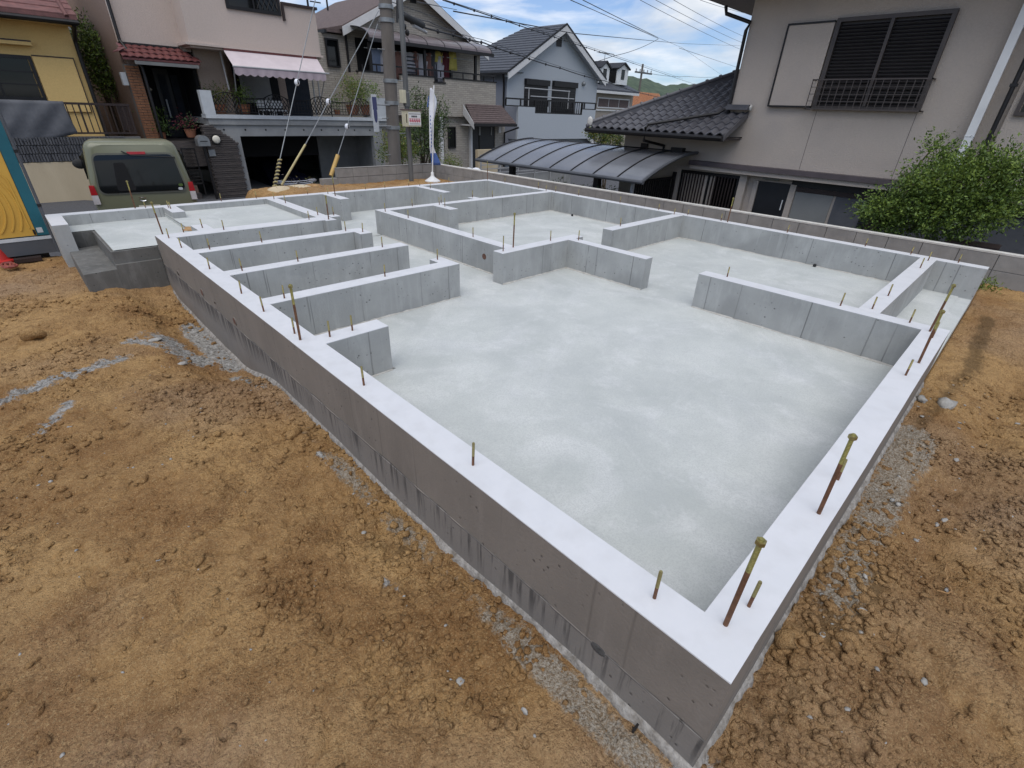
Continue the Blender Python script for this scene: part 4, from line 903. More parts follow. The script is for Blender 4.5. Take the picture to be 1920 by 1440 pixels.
a = RX(c5,(1265,368),(1415,392),LX-.1); q = MB(); q.tube([(LX-.08,a[0],.255),(LX-.08,a[1],.255)], .022, 10); q.build('tube_lamp', 'shop_panel', nb, smooth=True)
a = RX(c5,(1590,440),(1860,800),LX); gs = part('sliding_screen', 'dark_metal', nb, (LX-.03,LX+.0,-3.0,a[1]+.10,a[3]-.03,a[3]+.10), (LX-.03,LX+.0,a[1],a[1]+.10,-1.9,a[3]-.03))
part('screen_panel', 'shop_panel', gs, (LX-.02,LX-.002,a[0]+.02,a[1]-.02,-1.9,a[3]-.12)); part('screen_panel', 'tarp_grey', gs, (LX-.02,LX-.002,a[0]-1.0,a[0]-.03,-1.9,a[3]-.12)); part('screen_panel', 'tarp_grey', gs, (LX-.02,LX-.002,-3.0,a[0]-1.04,-1.9,a[3]-.12))
part('header_strip', 'brown_metal', gs, (LX-.035,LX-.003,-3.0,a[1]-.02,a[3]-.115,a[3]-.035))
for k in range(7): part('louvre_slat', 'dark_metal', nb, (LX-.05,LX-.022,1.75,2.15,-.42+k*.05,-.395+k*.05))
# slatted fence between carport and house
sf = thing('slatted_screen', (9.4,5.6,-1.9), 'dark vertical slatted screen under the near end of the carport', 'screen')
sm_ = MB(); sm_.box(-.012,.012,-.02,.02,0,2.0); sm2 = mesh_of(sm_, 'slat', ['dark_metal'])
for k in range(16): put(sm2, 'slat', sf, (8.75+k*.095, 6.05, -1.9))
part('post', 'grey_plastic', sf, (8.60,8.66,6.02,6.08,-1.9,.18)); part('post', 'dark_metal', sf, (10.3,10.38,6.02,6.08,-1.9,.2)); part('rail', 'dark_metal', sf, (8.66,10.3,6.03,6.07,.06,.10)) 

# ------------------------------------------------------------------ carport
cp = thing('carport', (9.3,8.2,-1.9), 'grey arched carport with smoky panels and dark ribs beside the tiled wing', 'carport')
CX0, CX1, CY0, CY1 = 8.30, 10.42, 5.63, 10.78
def cz(t): return .145+(.63-.145)*math.sin(t*math.pi/2)**.9 if t > 0 else .145
arc = [(CX0+(CX1-CX0)*i/12, cz(i/12)) for i in range(13)]
NP = 8
for k in range(NP):
    ya = CY0+(CY1-CY0)*k/NP+.02; yb = CY0+(CY1-CY0)*(k+1)/NP-.02; q = MB()
    for i in range(12):
        (xa, za), (xb, zb) = arc[i], arc[i+1]
        q.hexa([(xa,ya,za-.006),(xb,ya,zb-.006),(xb,yb,zb-.006),(xa,yb,za-.006),(xa,ya,za),(xb,ya,zb),(xb,yb,zb),(xa,yb,za)])
    o = q.build('roof_panel', 'carport_panel', cp)
for k in range(NP+1):
    yy = CY0+(CY1-CY0)*k/NP; q = MB(); r_ = .035 if k in (0, NP) else .018
    q.tube([(xa, yy, za+.002) for xa, za in arc], r_, 6); q.build('rib', 'toilet_base' if k == 0 else 'dark_metal', cp, smooth=True)
q = MB(); q.tube([(CX0,CY0-.03,.135),(CX0,CY1+.05,.135)], .04, 8); q.build('front_gutter', 'toilet_base', cp, smooth=True)
q = MB(); q.tube([(CX1,CY0,.62),(CX1,CY1,.62)], .03, 6); q.build('rear_beam', 'dark_metal', cp, smooth=True)
for yy in (6.95,9.7): part('post', 'dark_metal', cp, (CX0+.22,CX0+.34,yy-.07,yy+.07,-1.9,.20))
part('cross_beam', 'dark_metal', cp, (CX0+.25,CX0+.32,CY0+.1,CY1-.1,.17,.205))

# ------------------------------------------------------------------ shrub and things beyond the garden wall
def S6(x, y): return (1560+x/5.333, 240+y/5.333)
bush = thing('garden_shrub', (9.0,1.8,-1.9), 'big leafy green shrub in front of the taupe house at the right edge', 'shrub')
BX = 9.0
bl_ = []
for px, rr in (((960,600),150),((820,780),190),((1100,750),220),((600,820),150),((1300,640),190),((1400,880),190),((1550,640),190),((1650,820),170),((1120,980),180),((720,960),130),((450,800),90),((440,900),100),((820,560),85),((840,510),70),((1420,400),105),((1470,330),60),((1250,470),90),((1780,340),55),((1720,420),60),((1800,600),150),((1900,500),120),((1110,400),65),((1080,320),50),((1050,250),48),((1015,190),42),((1100,500),80),((330,850),55),((580,1000),90),((900,1050),90),((250,850),35),((1650,400),50)):
    d = random.uniform(-.35,.35); P = onx(S6(*px), BX+d); bl_.append((tuple(P), rr/5.333*.0092*.86))
leaves('crown', bl_, 26000, .050, ['leaf_mid','leaf_bright','leaf_bright','leaf_mid'], bush, shell=.30, seed=3, shoot=.27, aspect=.42)
for k in range(9):
    b_ = bl_[k*3]; pipe(bush, [(9.0,1.9,-1.9), (9.0,1.9+(b_[0][1]-1.9)*.3,-1.0+.4*(b_[0][2]+1)), b_[0]], [.035,.02,.006], 'bark', 'branch', 6)
ac = thing('outdoor_unit', (8.9,.35,-.6), 'dark grey box unit under the right side of the shrub', 'outdoor unit')
part('casing', 'shop_panel', ac, (8.7,9.0,.05,.6,-.6,-.16)); part('fan_grille', 'dark_metal', ac, (8.69,8.703,.12,.42,-.5,-.25)); part('lid', 'brown_metal', ac, (8.66,9.04,.02,.63,-.158,-.13))
tree2 = thing('garden_tree', (9.4,9.0,-1.9), 'dark bushy garden tree behind the carport below the tiled eave', 'tree')
bl2 = []
for px, rr in (((130,960),60),((230,960),70),((330,1000),80),((420,1000),60),((250,1050),70),((400,1070),60),((120,940),45)):
    P = ony(S(*px), 12.6); bl2.append((tuple(P), rr/6*.0135))
leaves('crown', bl2, 2600, .075, ['leaf_mid','leaf_yellow','leaf_dark'], tree2, seed=5)
for k in range(3): pipe(tree2, [(bl2[2][0][0],12.6,-1.9), bl2[k*2][0]], [.05,.015], 'bark', 'branch', 6)
gb_ = thing('ground_hedge', (9.2,7.9,-1.9), 'low dark hedge under the carport behind the block wall', 'hedge')
leaves('foliage', [((8.6,8.1,-.55),(.3,.7,.35)),((8.6,6.9,-.45),(.3,.6,.35)),((8.7,7.5,-.6),(.3,.6,.3)),((8.9,8.9,-.7),(.3,.5,.3))], 4200, .05, ['leaf_dark','leaf_mid'], gb_, seed=8)
# low white metal fence and rubble seen under the carport
ft = thing('metal_rail_fence', (9.5,11.3,-1.9), 'pale horizontal rail fence beyond the carport posts', 'fence')
c6 = lambda x, y: (860+x/6, 220+y/6)
fa = ony(c6(255,520), 13.2); fb = ony(c6(1200,640), 13.2)
for k in range(5): 
    part('rail', 'grey_plastic', ft, (fa[0],fb[0]+.2,13.19,13.22,-.05-k*.13,-.02-k*.13))
for k in range(6): part('post', 'grey_plastic', ft, (fa[0]+k*(fb[0]-fa[0])/5-.02,fa[0]+k*(fb[0]-fa[0])/5+.02,13.2,13.24,-1.9,.02))
part('base_wall', 'garage_concrete', ft, (fa[0],fb[0]+.4,13.25,13.4,-1.9,-.66))
wb = thing('white_sacks', (9.0,11.9,-1.5), 'pile of white plastic sacks behind the block wall corner', 'sacks')
for k in range(5):
    P = ony(c6(25+k*42,590+ (k%2)*12), 13.0); q = MB(); q.ball((P[0],13.0,P[2]-.06), .17, 6, (1.2,.8,.75)); q.build('sack', 'banner_white', wb, smooth=True)
# ------------------------------------------------------------------ yellow house behind its retaining wall (far left)
rwY = 17.0
rt_ = thing('retaining_wall', (-3,rwY,-1.4), 'cream rendered retaining wall topped with dark split-faced blocks on the far left', 'retaining wall')
xr = ony(c1(1060,1040), rwY)[0]; zt = ony(c1(500,1025), rwY)[2]; zm = ony(c1(400,1215), rwY)[2]
part('rendered_base', 'cream_wall', rt_, (-14,xr-.1,rwY,rwY+.5,-1.2,zm-.005))
sbm = MB(); sbm.box(.006,.394,0,.2,.006,.194)
for k_ in range(7): sbm.box(.012+k_*.054,.048+k_*.054,-.022-.012*((k_*7)%3),.0,.012,.188)
sblk = mesh_of(sbm, 'split_block', ['split_block']); hz_ = (zt-zm)/3
for k in range(3):
    for j in range(-18, 12):
        x_ = j*.4+(.2 if k % 2 else 0)
        if x_+.4 > xr: continue
        put(sblk, 'split_block', rt_, (x_, rwY+.02, zm+k*hz_), scale=(1,1,hz_/.2))
part('mortar_core', 'mortar', rt_, (-14,xr,rwY+.05,rwY+.2,zm,zt-.01))
fen = thing('wall_railing', (-1,rwY+.1,zt), 'dark brown metal railing on top of the split-faced block wall', 'railing')
za = ony(c1(700,780), rwY+.1)[2]; zb = ony(c1(700,998), rwY+.1)[2]; xe = ony(c1(965,792), rwY+.1)[0]
part('top_rail', 'brown_metal', fen, (-12,xe,rwY+.08,rwY+.12,za-.025,za+.025)); part('bottom_rail', 'brown_metal', fen, (-12,xe,rwY+.08,rwY+.12,zb-.02,zb+.02))
bm_ = MB(); bm_.box(-.011,.011,-.011,.011,0,1); bme = mesh_of(bm_, 'bar', ['brown_metal'])
k = 0; xx = xe-.02
while xx > -3.2:
    put(bme, 'bar', fen, (xx, rwY+.1, zb), scale=(1.8 if k % 8 == 0 else 1,1,za-zb)); xx -= .125; k += 1
# railing returns towards the house at its right end
part('side_rail', 'brown_metal', fen, (xe-.02,xe+.02,rwY+.12,rwY+2,za-.02,za+.02))
for k in range(12): put(bme, 'bar', fen, (xe, rwY+.25+k*.14, zb), scale=(1,1,za-zb))
# tarpaulin over the railing
tp = MB(); n = 26; hN = 10; TLp = ony(c1(-60,758), rwY); TRp = ony(c1(478,776), rwY); vs = []; fs = []
for i in range(n+1):
    t = i/n; X = TLp[0]-.6+(TRp[0]-TLp[0]+.6)*t; hb = .78+.10*math.sin(t*3.14)-.10*t*t
    for j in range(hN+1):
        s_ = j/hN; vs.append((X+.06*s_*t+.015*math.sin(s_*4+t*3), rwY+.02-.045*math.sin(s_*3.1)*(.6+.4*math.sin(t*9+s_*6))-.02*math.sin(t*23+s_*9), za+.04-s_*hb))
for i in range(n):
    for j in range(hN): fs.append((i*(hN+1)+j, i*(hN+1)+j+1, (i+1)*(hN+1)+j+1, (i+1)*(hN+1)+j))
tp.add(vs, fs); o = tp.build('tarpaulin', 'tarp_grey', smooth=True); tag(o, 'dark grey cloth sheet draped over the brown railing on the far left', 'sheet')
so_ = o.modifiers.new('thick', 'SOLIDIFY'); so_.thickness = .008

YH = 18.5
yh = thing('yellow_house', (-3,YH,-.2), 'mustard yellow rendered house with red shingle roof on the far left', 'house')
xr = ony(c1(790,1020), YH)[0]; ze = ony(c1(545,190), YH)[2]; zb0 = ony(c1(790,1020), YH)[2]-.6
part('wall', 'stucco_yellow', yh, (-14,xr,YH,YH+9,zb0,ze+.35))
a = ony(c1(0,110), YH-.55)[2]; xe_ = ony(c1(580,155), YH-.55)[0]
q = MB(); zt_ = a+2.4
q.hexa([(-14,YH-.6,a+.06),(xe_,YH-.6,a+.06),(xe_,YH+4.5,zt_),(-14,YH+4.5,zt_),(-14,YH-.6,a+.14),(xe_,YH-.6,a+.14),(xe_,YH+4.5,zt_+.1),(-14,YH+4.5,zt_+.1)]); q.build('roof_slope', 'roof_red', yh)
q = MB()
for k in range(14):
    y_ = YH-.6+k*.30; z_ = a+.145+(zt_-a-.04)*(k*.30)/5.1; q.hexa([(-14,y_,z_),(xe_+.005,y_,z_),(xe_+.005,y_+.30,z_+.135),(-14,y_+.30,z_+.135),(-14,y_,z_+.022),(xe_+.005,y_,z_+.022),(xe_+.005,y_+.30,z_+.14),(-14,y_+.30,z_+.14)])
q.build('shingle_courses', 'roof_red', yh)
part('fascia', 'dark_metal', yh, (-14,xe_-.02,YH-.62,YH-.56,a-.06,a+.055)); q = MB(); q.tube([(-14,YH-.66,a+.0),(xe_,YH-.66,a+.0)], .05, 8); q.build('gutter', 'dark_metal', yh, smooth=True)
part('soffit', 'stucco_yellow', yh, (-14,xe_-.05,YH-.56,YH-.001,a-.05,a-.02))
A1, A2 = ony(c1(530,180), YH-.2), ony(c1(560,250), YH-.08)
pipe(yh, [(xe_-.1,YH-.6,a-.05),(A2[0]-.05,YH-.1,a-.35),(xr+.03,YH-.06,a-.8),(xr+.03,YH-.06,zb0)], .045, 'dark_metal')
pipe(yh, [ony(c1(430,0),YH-.35), ony(c1(500,120),YH-.62)], .045, 'roof_red', 'roof_pipe')
a = RY(c1,(-40,400),(355,755),YH); wd = window_y(yh, a[0]-.9, a[1], a[2], a[3], YH, nv=1, nh=2, t=.07)
b = RY(c1,(0,290),(240,345),YH-.1); part('window_hood', 'stucco_yellow', yh, (-5,b[1],YH-.22,YH,b[2],b[3]-.02)); part('hood_cap', 'brown_metal', yh, (-5,b[1],YH-.23,YH,b[3]-.018,b[3]+.01))
b = RY(c1,(240,420),(660,775),YH-.02); part('shutter_box', 'stucco_yellow', yh, (a[1]+.02,b[1],YH-.06,YH,b[2]-.2,b[3])); part('box_trim', 'brown_metal', yh, (a[1]+.02,b[1]+.02,YH-.075,YH,b[3]+.001,b[3]+.025), (b[1]+.001,b[1]+.02,YH-.075,YH,b[2]-.2,b[3]))

# garden between the yellow and pink houses
gt = thing('side_garden_tree', (1.2,22,-.2), 'feathery green tree in the gap between the yellow and pink houses', 'tree')
bl = []
for px, rr in (((600,180),28),((640,230),30),((620,300),55),((680,290),40),((660,380),70),((720,430),60),((690,480),60),((760,560),60),((720,560),60),((760,620),50),((800,650),50),((650,440),50),((620,230),25)):
    P = ony(c1(*px), 21.5+random.uniform(-.4,.4)); bl.append((tuple(P), rr/4*.0205))
leaves('crown', bl, 5200, .10, ['leaf_mid','leaf_bright','leaf_dark'], gt, seed=12, aspect=.28)
pipe(gt, [(bl[-3][0][0],21.6,-.6), bl[4][0], bl[1][0]], [.07,.04,.01], 'bark', 'trunk', 7)
for k in (5,7,9): pipe(gt, [(bl[-3][0][0],21.6,.3), bl[k][0]], [.03,.01], 'bark', 'branch', 6)
bk = thing('grey_house', (2,27,-.2), 'pale grey house far behind in the gap left of the pink house', 'house')
a = ony(c1(520,0), 27); b = ony(c1(760,260), 27); part('wall', 'wall_blue', bk, (a[0]-1.2,b[0]+2,27,33,-.5,b[2]+2.6)); part('band', 'roof_brown', bk, (a[0]-1.3,b[0]+2.1,26.8,27,b[2]+2.2,b[2]+3.4)); part('sill_band', 'white_paint', bk, (a[0]-1.3,b[0]+2.1,26.75,26.99,b[2]+2.05,b[2]+2.19))

# ------------------------------------------------------------------ pink house with terrace garage
PY = 18.0
pk = thing('pink_house', (4.5,PY+2,-1.4), 'pale pink rendered two-storey house with a red tiled porch above the concrete garage', 'house')
zA = ony(c1(900,335), PY+.8)[2]; xA = ony(c1(893,330), PY+.8)[0]; xB = ony(c1(1428,345), PY)[0]; zB = ony(c1(1700,362), PY)[2]; xC = ony((602,107), PY)[0]
part('upper_wall', 'stucco_pink', pk, (xA,xB+.2,PY+.8,PY+8,zA-.02,7.5))
part('bay_wall', 'stucco_pink', pk, (xB,xC,PY,PY+8,zB+.06,ony(c2(766,60),PY)[2]-.05))
part('bay_wall_high', 'stucco_pink', pk, (xB,ony(c2(505,35),PY)[0],PY+.001,PY+7,ony(c2(766,60),PY)[2]-.05,7.5))
part('bay_drip', 'stucco_pink', pk, (xB-.12,xC+.05,PY-.06,PY+.8,zB,zB+.055)); part('side_wall', 'stucco_brown', pk, (xA-.012,xA+.1,PY+.95,PY+8,-.6,7.5))
cz_ = ony(c2(766,62), PY)[2]; x1_ = ony(c2(508,40), PY)[0]
part('parapet_coping', 'brown_metal', pk, (x1_,xC+.06,PY-.06,PY+.16,cz_-.05,cz_+.02), (x1_-.02,x1_+.05,PY-.06,PY+.16,ony(c2(525,155),PY)[2],cz_-.05))
for k in range(4): part('balcony_rail', 'dark_metal', pk, (x1_+1.3,xC-.1,PY+.03,PY+.06,cz_+.15+k*.12,cz_+.18+k*.12))
part('balcony_post', 'dark_metal', pk, (x1_+1.5,x1_+1.54,PY+.03,PY+.07,cz_,cz_+.9)); part('balcony_post', 'dark_metal', pk, (xC-.2,xC-.15,PY+.03,PY+.07,cz_,cz_+.9))
a = RY(c2,(60,-120),(478,118),PY); ww = window_y(pk, a[0], a[1]+.12, a[2]+.0, a[3], PY, nv=1, t=.08)
q = MB()
x0_, x1__ = a[0]+.08+(a[1]-a[0]+.12)*.5, a[1]+.06
for k in range(-16, 16):
    xs0 = x0_+k*.14
    for s_ in (1,-1):
        pts = []
        for t in (0,1.6):
            pts.append((xs0+s_*t*.55+(0 if s_ > 0 else .9), PY-.03, a[2]+.1+t))
        (xa,_,za_),(xb,_,zb_) = pts
        # clip to the pane
        def at_(x): return za_+(zb_-za_)*(x-xa)/(xb-xa)
        lo, hi = (xa, xb) if xa < xb else (xb, xa); lo = max(lo, x0_); hi = min(hi, x1__)
        if hi-lo > .05: q.tube([(lo,PY-.03,at_(lo)),(hi,PY-.03,at_(hi))], .009, 4)
q.build('diamond_lattice', 'dark_metal', ww)
# side pipe down the corner
pipe(pk, [(xA+.02,PY+.7,7.4),(xA+.02,PY+.7,zA+.1),(xA+.12,PY+.35,zA-.25),(xA+.28,PY+.30,zA-.5),(xA+.28,PY+.35,.2)], .04, 'dark_metal')
# red tiled porch roof
r0_ = ony(c1(940,428), PY+.05); r1_ = ony(c1(1500,475), PY+.05); zt2 = zA+.02
dk = MB(); dk.hexa([(xA-.15,PY+.05,r0_[2]-.05),(r1_[0],PY+.05,r0_[2]-.05),(r1_[0]-.2,PY+.8,zt2-.05),(xA-.02,PY+.8,zt2-.05),(xA-.15,PY+.05,r0_[2]),(r1_[0],PY+.05,r0_[2]),(r1_[0]-.2,PY+.8,zt2),(xA-.02,PY+.8,zt2)]); dk.build('porch_roof', 'tile_maroon', pk)
part('porch_fascia', 'garage_inner', pk, (xA+.1,r1_[0]-.05,PY+.04,PY+.09,r0_[2]-.14,r0_[2]-.06)); part('porch_flashing', 'dark_metal', pk, (xA-.02,r1_[0]-.25,PY+.72,PY+.80,zt2,zt2+.05))
rows = 3; rl = .75/rows; rh = (zt2-r0_[2])/rows; tw = .17
tm = MB(); n = 6; vs = []; fs = []
for s_, lf in ((0,.03),(1,0)):
    for th in (0,-.02):
        for i in range(n+1):
            t = i/n; vs.append((t*tw*1.03, s_*rl*1.1, s_*rh*1.1+lf+th+.028*math.sin(t*math.pi)))
for i in range(n): fs += [(i, i+1, 2*(n+1)+i+1, 2*(n+1)+i), (i, (n+1)+i, (n+1)+i+1, i+1)]
tm.add(vs, fs); pt_ = mesh_of(tm, 'roof_tile', ['tile_maroon'])
for i in range(rows):
    x_ = xA-.15+.04*i
    while x_ < r1_[0]-.07*i-.1:
        put(pt_, 'roof_tile', pk, (x_, PY+.03+i*rl, r0_[2]+i*rh)); x_ += tw
for k in range(5):
    put(pt_, 'roof_tile', pk, (xA-.17, PY+.35+k*.17, r0_[2]+.10), (0,0,-math.pi/2), (1,.6,1))
# entrance recess, brick column, door
zf = .20; ex0, ex1 = ony(c1(1000,470),PY+.9)[0], ony(c1(1455,480),PY+.9)[0]
ra = RY(c1,(1460,400),(1690,670),PY+.8); 
part('terrace_wall', 'stucco_tan', pk, (ex1+.02,ony(c1(1700,670),PY+.8)[0]+.1,PY+.8,PY+1.0,zf,zA+.1))
part('entrance_side', 'stucco_brown', pk, (xA+.02,xA+.25,PY+.55,PY+2.4,-.8,zA-.05))
part('entrance_recess', 'black_void', pk, (xA+.25,ex1+.02,PY+2.3,PY+2.4,-.8,zA), (ex1-.08,ex1+.02,PY+.9,PY+2.3,-.8,zA), (xA+.25,ex1,PY+.3,PY+2.3,zA-.30,zA-.2))  # recess back, side and ceiling painted black for the shade inside
dr = RY(c1,(1080,520),(1370,1060),PY+2.2); door = part('front_door', 'door_black', pk, (dr[0]+.2,dr[1]+.1,PY+2.22,PY+2.29,zf,dr[3]+.05))
for k in range(3): part('door_panel', 'navy_screen', door, (dr[0]+.3+k*.33,dr[0]+.5+k*.33,PY+2.2,PY+2.218,zf+.2,dr[3]-.1))
P = ony(c1(1262,800), PY+2.1); part('door_handle', 'galvanised', door, (P[0]-.02,P[0]+.02,PY+2.1,PY+2.14,P[2]-.3,P[2]+.2)); P = ony(c1(1130,670), PY+1.9); q = MB(); q.ball(P, .04, 6); q.build('porch_lamp', 'lamp_globe', pk, smooth=True)
part('entrance_floor', 'slate_stack', pk, (xA+.3,ex1+.0,PY+.25,PY+2.3,-.5,zf-.02))
bc = ony(c1(960,480), PY+.5); bd = ony(c1(1170,1070), PY+.5); bx0 = (bc[0]+bd[0]-.30)/2; nB = 40
brm = MB(); brm.box(.004,.206,0,.10,.004,.056); brk = mesh_of(brm, 'brick', ['brick_orange']); brm = MB(); brm.box(.004,.096,0,.10,.004,.056); brk2 = mesh_of(brm, 'brick', ['brick_orange'])
col_ = part('brick_column_core', 'mortar', pk, (bx0+.01,bx0+.30,PY+.51,PY+.80,-.4,zA-.45))
k = 0; z_ = -.2
while z_ < zA-.5:
    if k % 2: put(brk, 'brick', pk, (bx0, PY+.45, z_)); put(brk2, 'brick', pk, (bx0+.21, PY+.45, z_))
    else: put(brk2, 'brick', pk, (bx0, PY+.45, z_)); put(brk, 'brick', pk, (bx0+.10, PY+.45, z_))
    z_ += .066; k += 1
part('meter_box', 'ledge_white', pk, (ony(c1(890,540),PY+.8)[0],ony(c1(960,640),PY+.8)[0],PY+.62,PY+.80,ony(c1(960,640),PY+.7)[2],ony(c1(890,540),PY+.7)[2]))
# terrace back wall and dark window behind the awning
part('terrace_back', 'stucco_tan', pk, (ony(c1(1690,400),PY+2)[0],xC-.02,PY+2.5,PY+2.6,.6,zB+.1)); tx0 = ony(c2(150,560),PY+2.4)[0]
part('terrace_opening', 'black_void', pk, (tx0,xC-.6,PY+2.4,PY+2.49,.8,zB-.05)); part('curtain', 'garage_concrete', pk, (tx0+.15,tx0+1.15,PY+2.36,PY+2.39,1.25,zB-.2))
sc = RY(c2,(560,590),(770,870),PY+1.0); part('sun_screen', 'navy_screen', pk, (sc[0]-.1,sc[1]-.1,PY+1.0,PY+1.02,.9,zB-.25)); part('terrace_soffit', 'stucco_tan', pk, (xB,xC-.01,PY+.01,PY+2.5,zB-.06,zB-.005))
# awning
aw = thing('awning', (5.6,PY-.6,2.0), 'faded pink striped awning with scalloped valance over the terrace of the pink house', 'awning')
w0, w1 = ony(c2(78,388), PY-.02), ony(c2(770,432), PY-.02); v0, v1 = ony(c2(152,502), PY-.9), ony(c2(840,545), PY-.9)
zt3 = (w0[2]+w1[2])/2; zf3 = (v0[2]+v1[2])/2
q = MB(); q.hexa([(v0[0],PY-.9,zf3-.012),(v1[0],PY-.9,zf3-.012),(w1[0]+.03,PY-.03,zt3-.012),(w0[0],PY-.03,zt3-.012),(v0[0],PY-.9,zf3),(v1[0],PY-.9,zf3),(w1[0]+.03,PY-.03,zt3),(w0[0],PY-.03,zt3)]); q.build('canopy', 'awning_pink', aw)
q = MB(); vs = []; fs = []; n = 96; W_ = v1[0]-v0[0]
for i in range(n+1):
    t = i/n; d_ = .17+.05*abs(math.sin(t*math.pi*13)); vs += [(v0[0]+W_*t, PY-.905, zf3+.005), (v0[0]+W_*t, PY-.91+.012*math.sin(t*60), zf3-d_)]
for i in range(n): fs.append((i*2, i*2+1, i*2+3, i*2+2))
q.add(vs, fs); o = q.build('valance', 'awning_valance', aw); o.modifiers.new('t','SOLIDIFY').thickness = .006
part('roller_box', 'tile_maroon', aw, (w0[0],w1[0],PY-.05,PY-.001,zt3+.002,zt3+.05))
q = MB(); q.tube([(v0[0]-.02,PY-.9,zf3),(v1[0]+.12,PY-.9,zf3)], .022, 8); q.build('front_bar', 'grey_plastic', aw, smooth=True)
for X, Xb in ((v0[0],w0[0]+.1),(v1[0],w1[0]+.0)): q = MB(); q.tube([(X,PY-.9,zf3-.01),(Xb,PY-.06,1.55)], .016, 6); q.build('arm', 'grey_plastic', aw, smooth=True)
for pa_, pb_ in (((50,385),(118,672)),((740,585),(778,870)),((782,585),(818,870))):
    A = ony(c2(*pa_), PY+.35); B = ony(c2(*pb_), PY+.35); q = MB(); q.tube([A, (B[0],PY+.35,B[2])], .022, 6); q.build('terrace_pole', 'grey_plastic', aw, smooth=True)
# garage
ga = thing('garage', (6.2,PY,-1.4), 'grey concrete garage under the pink house terrace with a white ledge on top', 'garage')
zl = ony(c2(400,866), PY)[2]; zl2 = ony(c2(400,893), PY)[2]; zl3 = ony(c2(400,945), PY)[2]; xl = ony(c1(1475,675), PY)[0]; xm = ony(c1(1565,675), PY)[0]; xR = ony(c2(1195,880), PY)[0]; zp = ony(c1(1515,675), PY)[2]; xR2 = ony(c2(1290,1235), PY)[0]; xR3 = ony(c2(1300,900),PY)[0]
part('ledge', 'ledge_white', ga, (xl+.05,xR3,PY-.10,PY+.35,zl2,zl)); part('ledge_end_post', 'ledge_white', ga, (xl+.03,xm+.02,PY-.10,PY+.12,zl+.001,zp))
part('ledge_right_block', 'ledge_white', ga, (xR-.05,xR3,PY-.06,PY+.3,zl+.001,ony(c2(1250,735),PY)[2]))
part('slab_edge', 'garage_concrete', ga, (xl+.1,xR3,PY-.06,PY+2.6,zl3+.03,zl2-.002))
oa = RY(c2,(200,1022),(1205,1030),PY); ox0 = oa[0]; ox1 = ony(c2(1212,1130),PY)[0]; oz = oa[3]
part('front_wall', 'garage_concrete', ga, (xl+.02,xR2,PY,PY+.22,oz,zl3+.03), (xl+.5,ox0,PY,PY+.22,-1.6,oz-.001), (ox1,xR2,PY,PY+.22,-1.6,oz-.001))
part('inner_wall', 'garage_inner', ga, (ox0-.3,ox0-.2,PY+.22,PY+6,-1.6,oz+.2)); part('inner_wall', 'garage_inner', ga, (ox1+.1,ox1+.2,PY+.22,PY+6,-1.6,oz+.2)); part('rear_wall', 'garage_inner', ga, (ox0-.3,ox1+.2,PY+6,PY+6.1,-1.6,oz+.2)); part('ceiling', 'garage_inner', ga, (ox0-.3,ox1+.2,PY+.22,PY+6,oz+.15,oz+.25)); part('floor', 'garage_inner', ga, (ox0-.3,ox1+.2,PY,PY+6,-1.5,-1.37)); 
bx_ = ony(c2(800,1200), PY+1.6)[0]; part('partition', 'garage_inner', ga, (bx_,ox1+.1,PY+1.6,PY+1.72,-1.4,oz+.15)); part('shade_sheet', 'black_void', ga, (ox0-.2,bx_,PY+1.61,PY+1.70,-.4,oz+.14))  # black sheet added to hold the deep shade inside the garage
a = RY(c2,(1130,1070),(1180,1220),PY+1.5); window_y(ga, a[0], a[1]+.1, a[2], a[3], PY+1.58, nv=0, t=.04)
hm = MB(); hm.tube([(0,-.002,0),(0,.01,0)], .028, 10); hole = mesh_of(hm, 'tie_hole', ['dark_metal'])
for k in range(9):
    X = xl+.45+k*.62; 
    if X < xR2: put(hole, 'tie_hole', ga, (X, PY-.002, oz+.42)); put(hole, 'tie_hole', ga, (X+.03, PY-.002, oz+.18))
for zz in (-.9,-.4,.1): put(hole, 'tie_hole', ga, (ox0-.15,PY-.002,zz)); put(hole, 'tie_hole', ga, (ox1+.12,PY-.002,zz))
